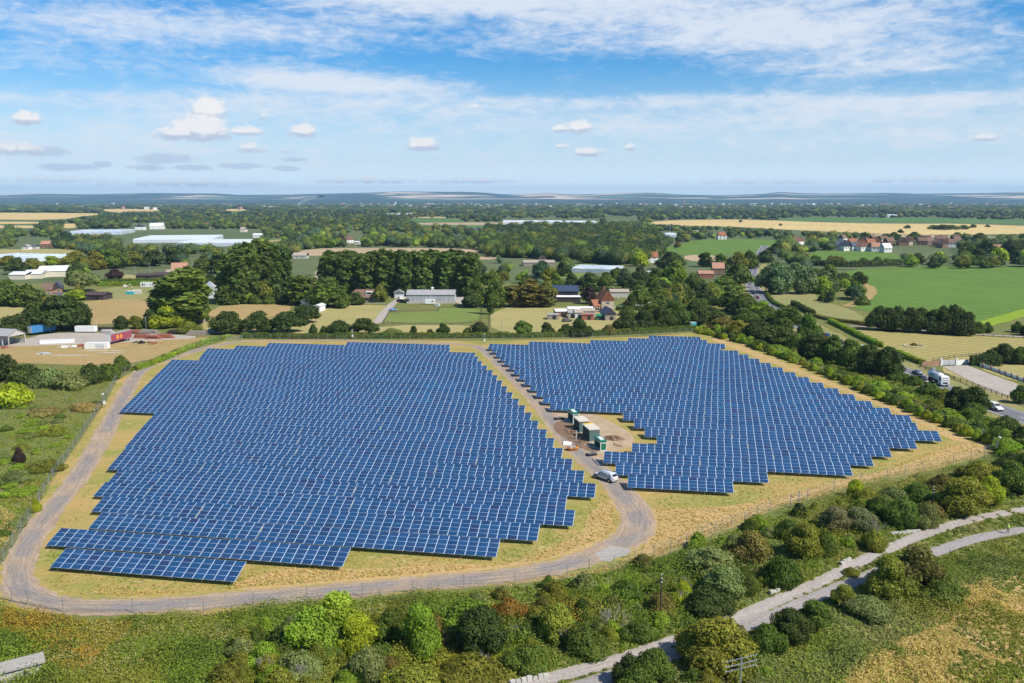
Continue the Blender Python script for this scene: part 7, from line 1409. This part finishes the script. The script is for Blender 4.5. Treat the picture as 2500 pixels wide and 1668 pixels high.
# ------------------------------------------------------------------ walker in a yellow vest
def person():
    import bmesh
    p = at(2460, 1303); root = empty('person', (p.x, p.y, .06), R(200)); tag(root, 'person in a yellow high-visibility vest walking along the lower path', 'person')
    J = dict(pel=(0, 0, .95), ch=(0, .02, 1.25), nk=(0, .02, 1.47), hd=(0, .04, 1.60), top=(0, .03, 1.70), hl=(-.10, 0, .92), kl=(-.12, .14, .52), al=(-.12, .02, .09), tl=(-.12, .2, .05), hr=(.10, 0, .92), kr=(.12, .02, .50), ar=(.12, -.20, .10), tr=(.13, -.04, .04), sl=(-.20, .02, 1.42), el=(-.27, -.10, 1.16), wl=(-.25, .02, .93), sr=(.20, .02, 1.42), er=(.27, .10, 1.16), wr=(.25, .28, 1.00))
    E_ = [('pel', 'ch'), ('ch', 'nk'), ('nk', 'hd'), ('hd', 'top'), ('pel', 'hl'), ('hl', 'kl'), ('kl', 'al'), ('al', 'tl'), ('pel', 'hr'), ('hr', 'kr'), ('kr', 'ar'), ('ar', 'tr'), ('ch', 'sl'), ('sl', 'el'), ('el', 'wl'), ('ch', 'sr'), ('sr', 'er'), ('er', 'wr')]
    Rd = dict(pel=.155, ch=.155, nk=.06, hd=.10, top=.06, hl=.095, kl=.062, al=.042, tl=.035, hr=.095, kr=.062, ar=.042, tr=.035, sl=.065, el=.045, wl=.032, sr=.065, er=.045, wr=.032)
    for s_, wn in ((-1, 'wl'), (1, 'wr')):
        w = Vector(J[wn])
        for i, (dx_, L) in enumerate([(-.03, .07), (-.01, .085), (.01, .08), (.028, .065)]): k = f'f{wn}{i}'; J[k] = (w.x + dx_, w.y + .03, w.z - .07 - L); Rd[k] = .009; k2 = k + 'b'; J[k2] = (w.x + dx_, w.y + .015, w.z - .07); Rd[k2] = .018; E_ += [(wn, k2), (k2, k)]
        k = f't{wn}'; J[k] = (w.x - s_ * .045, w.y + .05, w.z - .09); Rd[k] = .011; E_.append((wn, k))
    names = list(J); me = bpy.data.meshes.new('body'); me.from_pydata([J[n_] for n_ in names], [(names.index(a), names.index(b)) for a, b in E_], []); o = obj('body', me, root)
    m_ = o.modifiers.new('skin', 'SKIN'); o.modifiers.new('sub', 'SUBSURF').render_levels = 2
    for i, n_ in enumerate(names): me.skin_vertices[0].data[i].radius = (Rd[n_], Rd[n_]); me.skin_vertices[0].data[i].use_root = (n_ == 'pel')
    mt, t = newmat('skin_and_trousers'); sp = t.n('SeparateXYZ', i_0=t.n('TexCoord').outputs['Object']); z = sp.outputs[2]; c = t.mix(t.m('GREATER_THAN', z, 1.02), (.025, .03, .04), (.12, .14, .18)); c = t.mix(t.m('GREATER_THAN', z, 1.46), c, (.50, .32, .24)); c = t.mix(t.m('LESS_THAN', z, .08), c, (.02, .02, .02)); finish(t, c, .7, .3); me.materials.append(mt)
    mb = MB(); n = 14; mb.loft([[(math.cos(6.283 * k / n) * a, math.sin(6.283 * k / n) * b_ + .015, z) for k in range(n)] for a, b_, z in ((.20, .17, .88), (.20, .175, 1.0), (.205, .185, 1.2), (.21, .175, 1.34), (.17, .12, 1.44), (.09, .08, 1.48))], cap=False); mb.build('vest', pm('hi_vis_yellow', (.62, .85, .03), .6), root, True)
    mb = MB()
    for z in (1.02, 1.2): mb.loft([[(math.cos(6.283 * k / n) * .212, math.sin(6.283 * k / n) * .19 + .015, z + dz_) for k in range(n)] for dz_ in (0, .05)], cap=False)
    mb.build('reflective_band', M['steel'], root, True); mb = MB(); cv, cf = ICO2; mb.add([(v[0] * .115, v[1] * .125 + .03, max(v[2], -.15) * .12 + 1.655) for v in cv], [tuple(f) for f in cf.tolist()]); mb.build('hair', pm('pale_grey_hair', (.62, .60, .56)), root, True)
    mb = MB(); mb.box((-.04, .135, 1.62), (.02, .02, .012)); mb.box((.04, .135, 1.62), (.02, .02, .012)); mb.box((0, .15, 1.59), (.02, .03, .035)); mb.box((0, .135, 1.55), (.045, .015, .01)); mb.build('face_features', pm('face_detail', (.22, .12, .10)), root)
person()
# broken wall bases beside the path
for (px, py, L, a_, l) in [(2218, 1302, 6, 12, 'line of broken pale blocks beside the upper path'), (2068, 1372, 3, 40, 'low broken wall with yellow flowers above the path'), (1905, 1442, 4, 35, 'low ruined kerb above the middle of the path'), (1300, 1660, 5, 20, 'low ruined concrete edge at the bottom of the path')]:
    p = at(px, py); mb = MB()
    for j in range(int(L / .7)): t = j * .7 - L / 2; mb.box((p.x + t * math.cos(R(a_)), p.y + t * math.sin(R(a_)), .2 + rsm.uniform(-.05, .1)), (.6, .4, .45 + rsm.uniform(-.1, .2)), R(a_) + rsm.uniform(-.2, .2))
    tag(mb.build('broken_wall', M['concrete']), l, 'wall')
# ------------------------------------------------------------------ haze
mh = bpy.data.materials.new('haze'); mh.use_nodes = True; nt = mh.node_tree; nt.nodes.clear(); v = nt.nodes.new('ShaderNodeVolumePrincipled'); oo = nt.nodes.new('ShaderNodeOutputMaterial'); nt.links.new(v.outputs[0], oo.inputs['Volume'])
v.inputs['Color'].default_value = (.42, .70, 1.0, 1); v.inputs['Density'].default_value = 5.2e-5; v.inputs['Anisotropy'].default_value = .0
mb = MB(); mb.box((0, 10900, 169), (60000, 22800, 342)); hz_ = mb.build('haze', mh); tag(hz_, 'thin pale blue haze over the whole plain', 'haze', kind='stuff')
# smoke from a bonfire on the far plain
ms = bpy.data.materials.new('smoke'); ms.use_nodes = True; nt = ms.node_tree; nt.nodes.clear(); v = nt.nodes.new('ShaderNodeVolumePrincipled'); oo = nt.nodes.new('ShaderNodeOutputMaterial'); nt.links.new(v.outputs[0], oo.inputs['Volume']); v.inputs['Color'].default_value = (.9, .93, 1, 1); v.inputs['Density'].default_value = .022
p = at(728, 514); mb = MB(); n = 12
mb.loft([[(p.x + ox + math.cos(6.283 * k / n) * r * 1.2, p.y + math.sin(6.283 * k / n) * r, z + math.cos(6.283 * k / n + 1) * r * .3) for k in range(n)] for ox, r, z in ((0, 5, 6), (8, 9, 22), (22, 14, 38), (46, 17, 52), (85, 15, 62), (120, 5, 66))])
tag(mb.build('smoke', ms), 'thin plume of pale smoke rising over the far plain', 'smoke', kind='stuff')
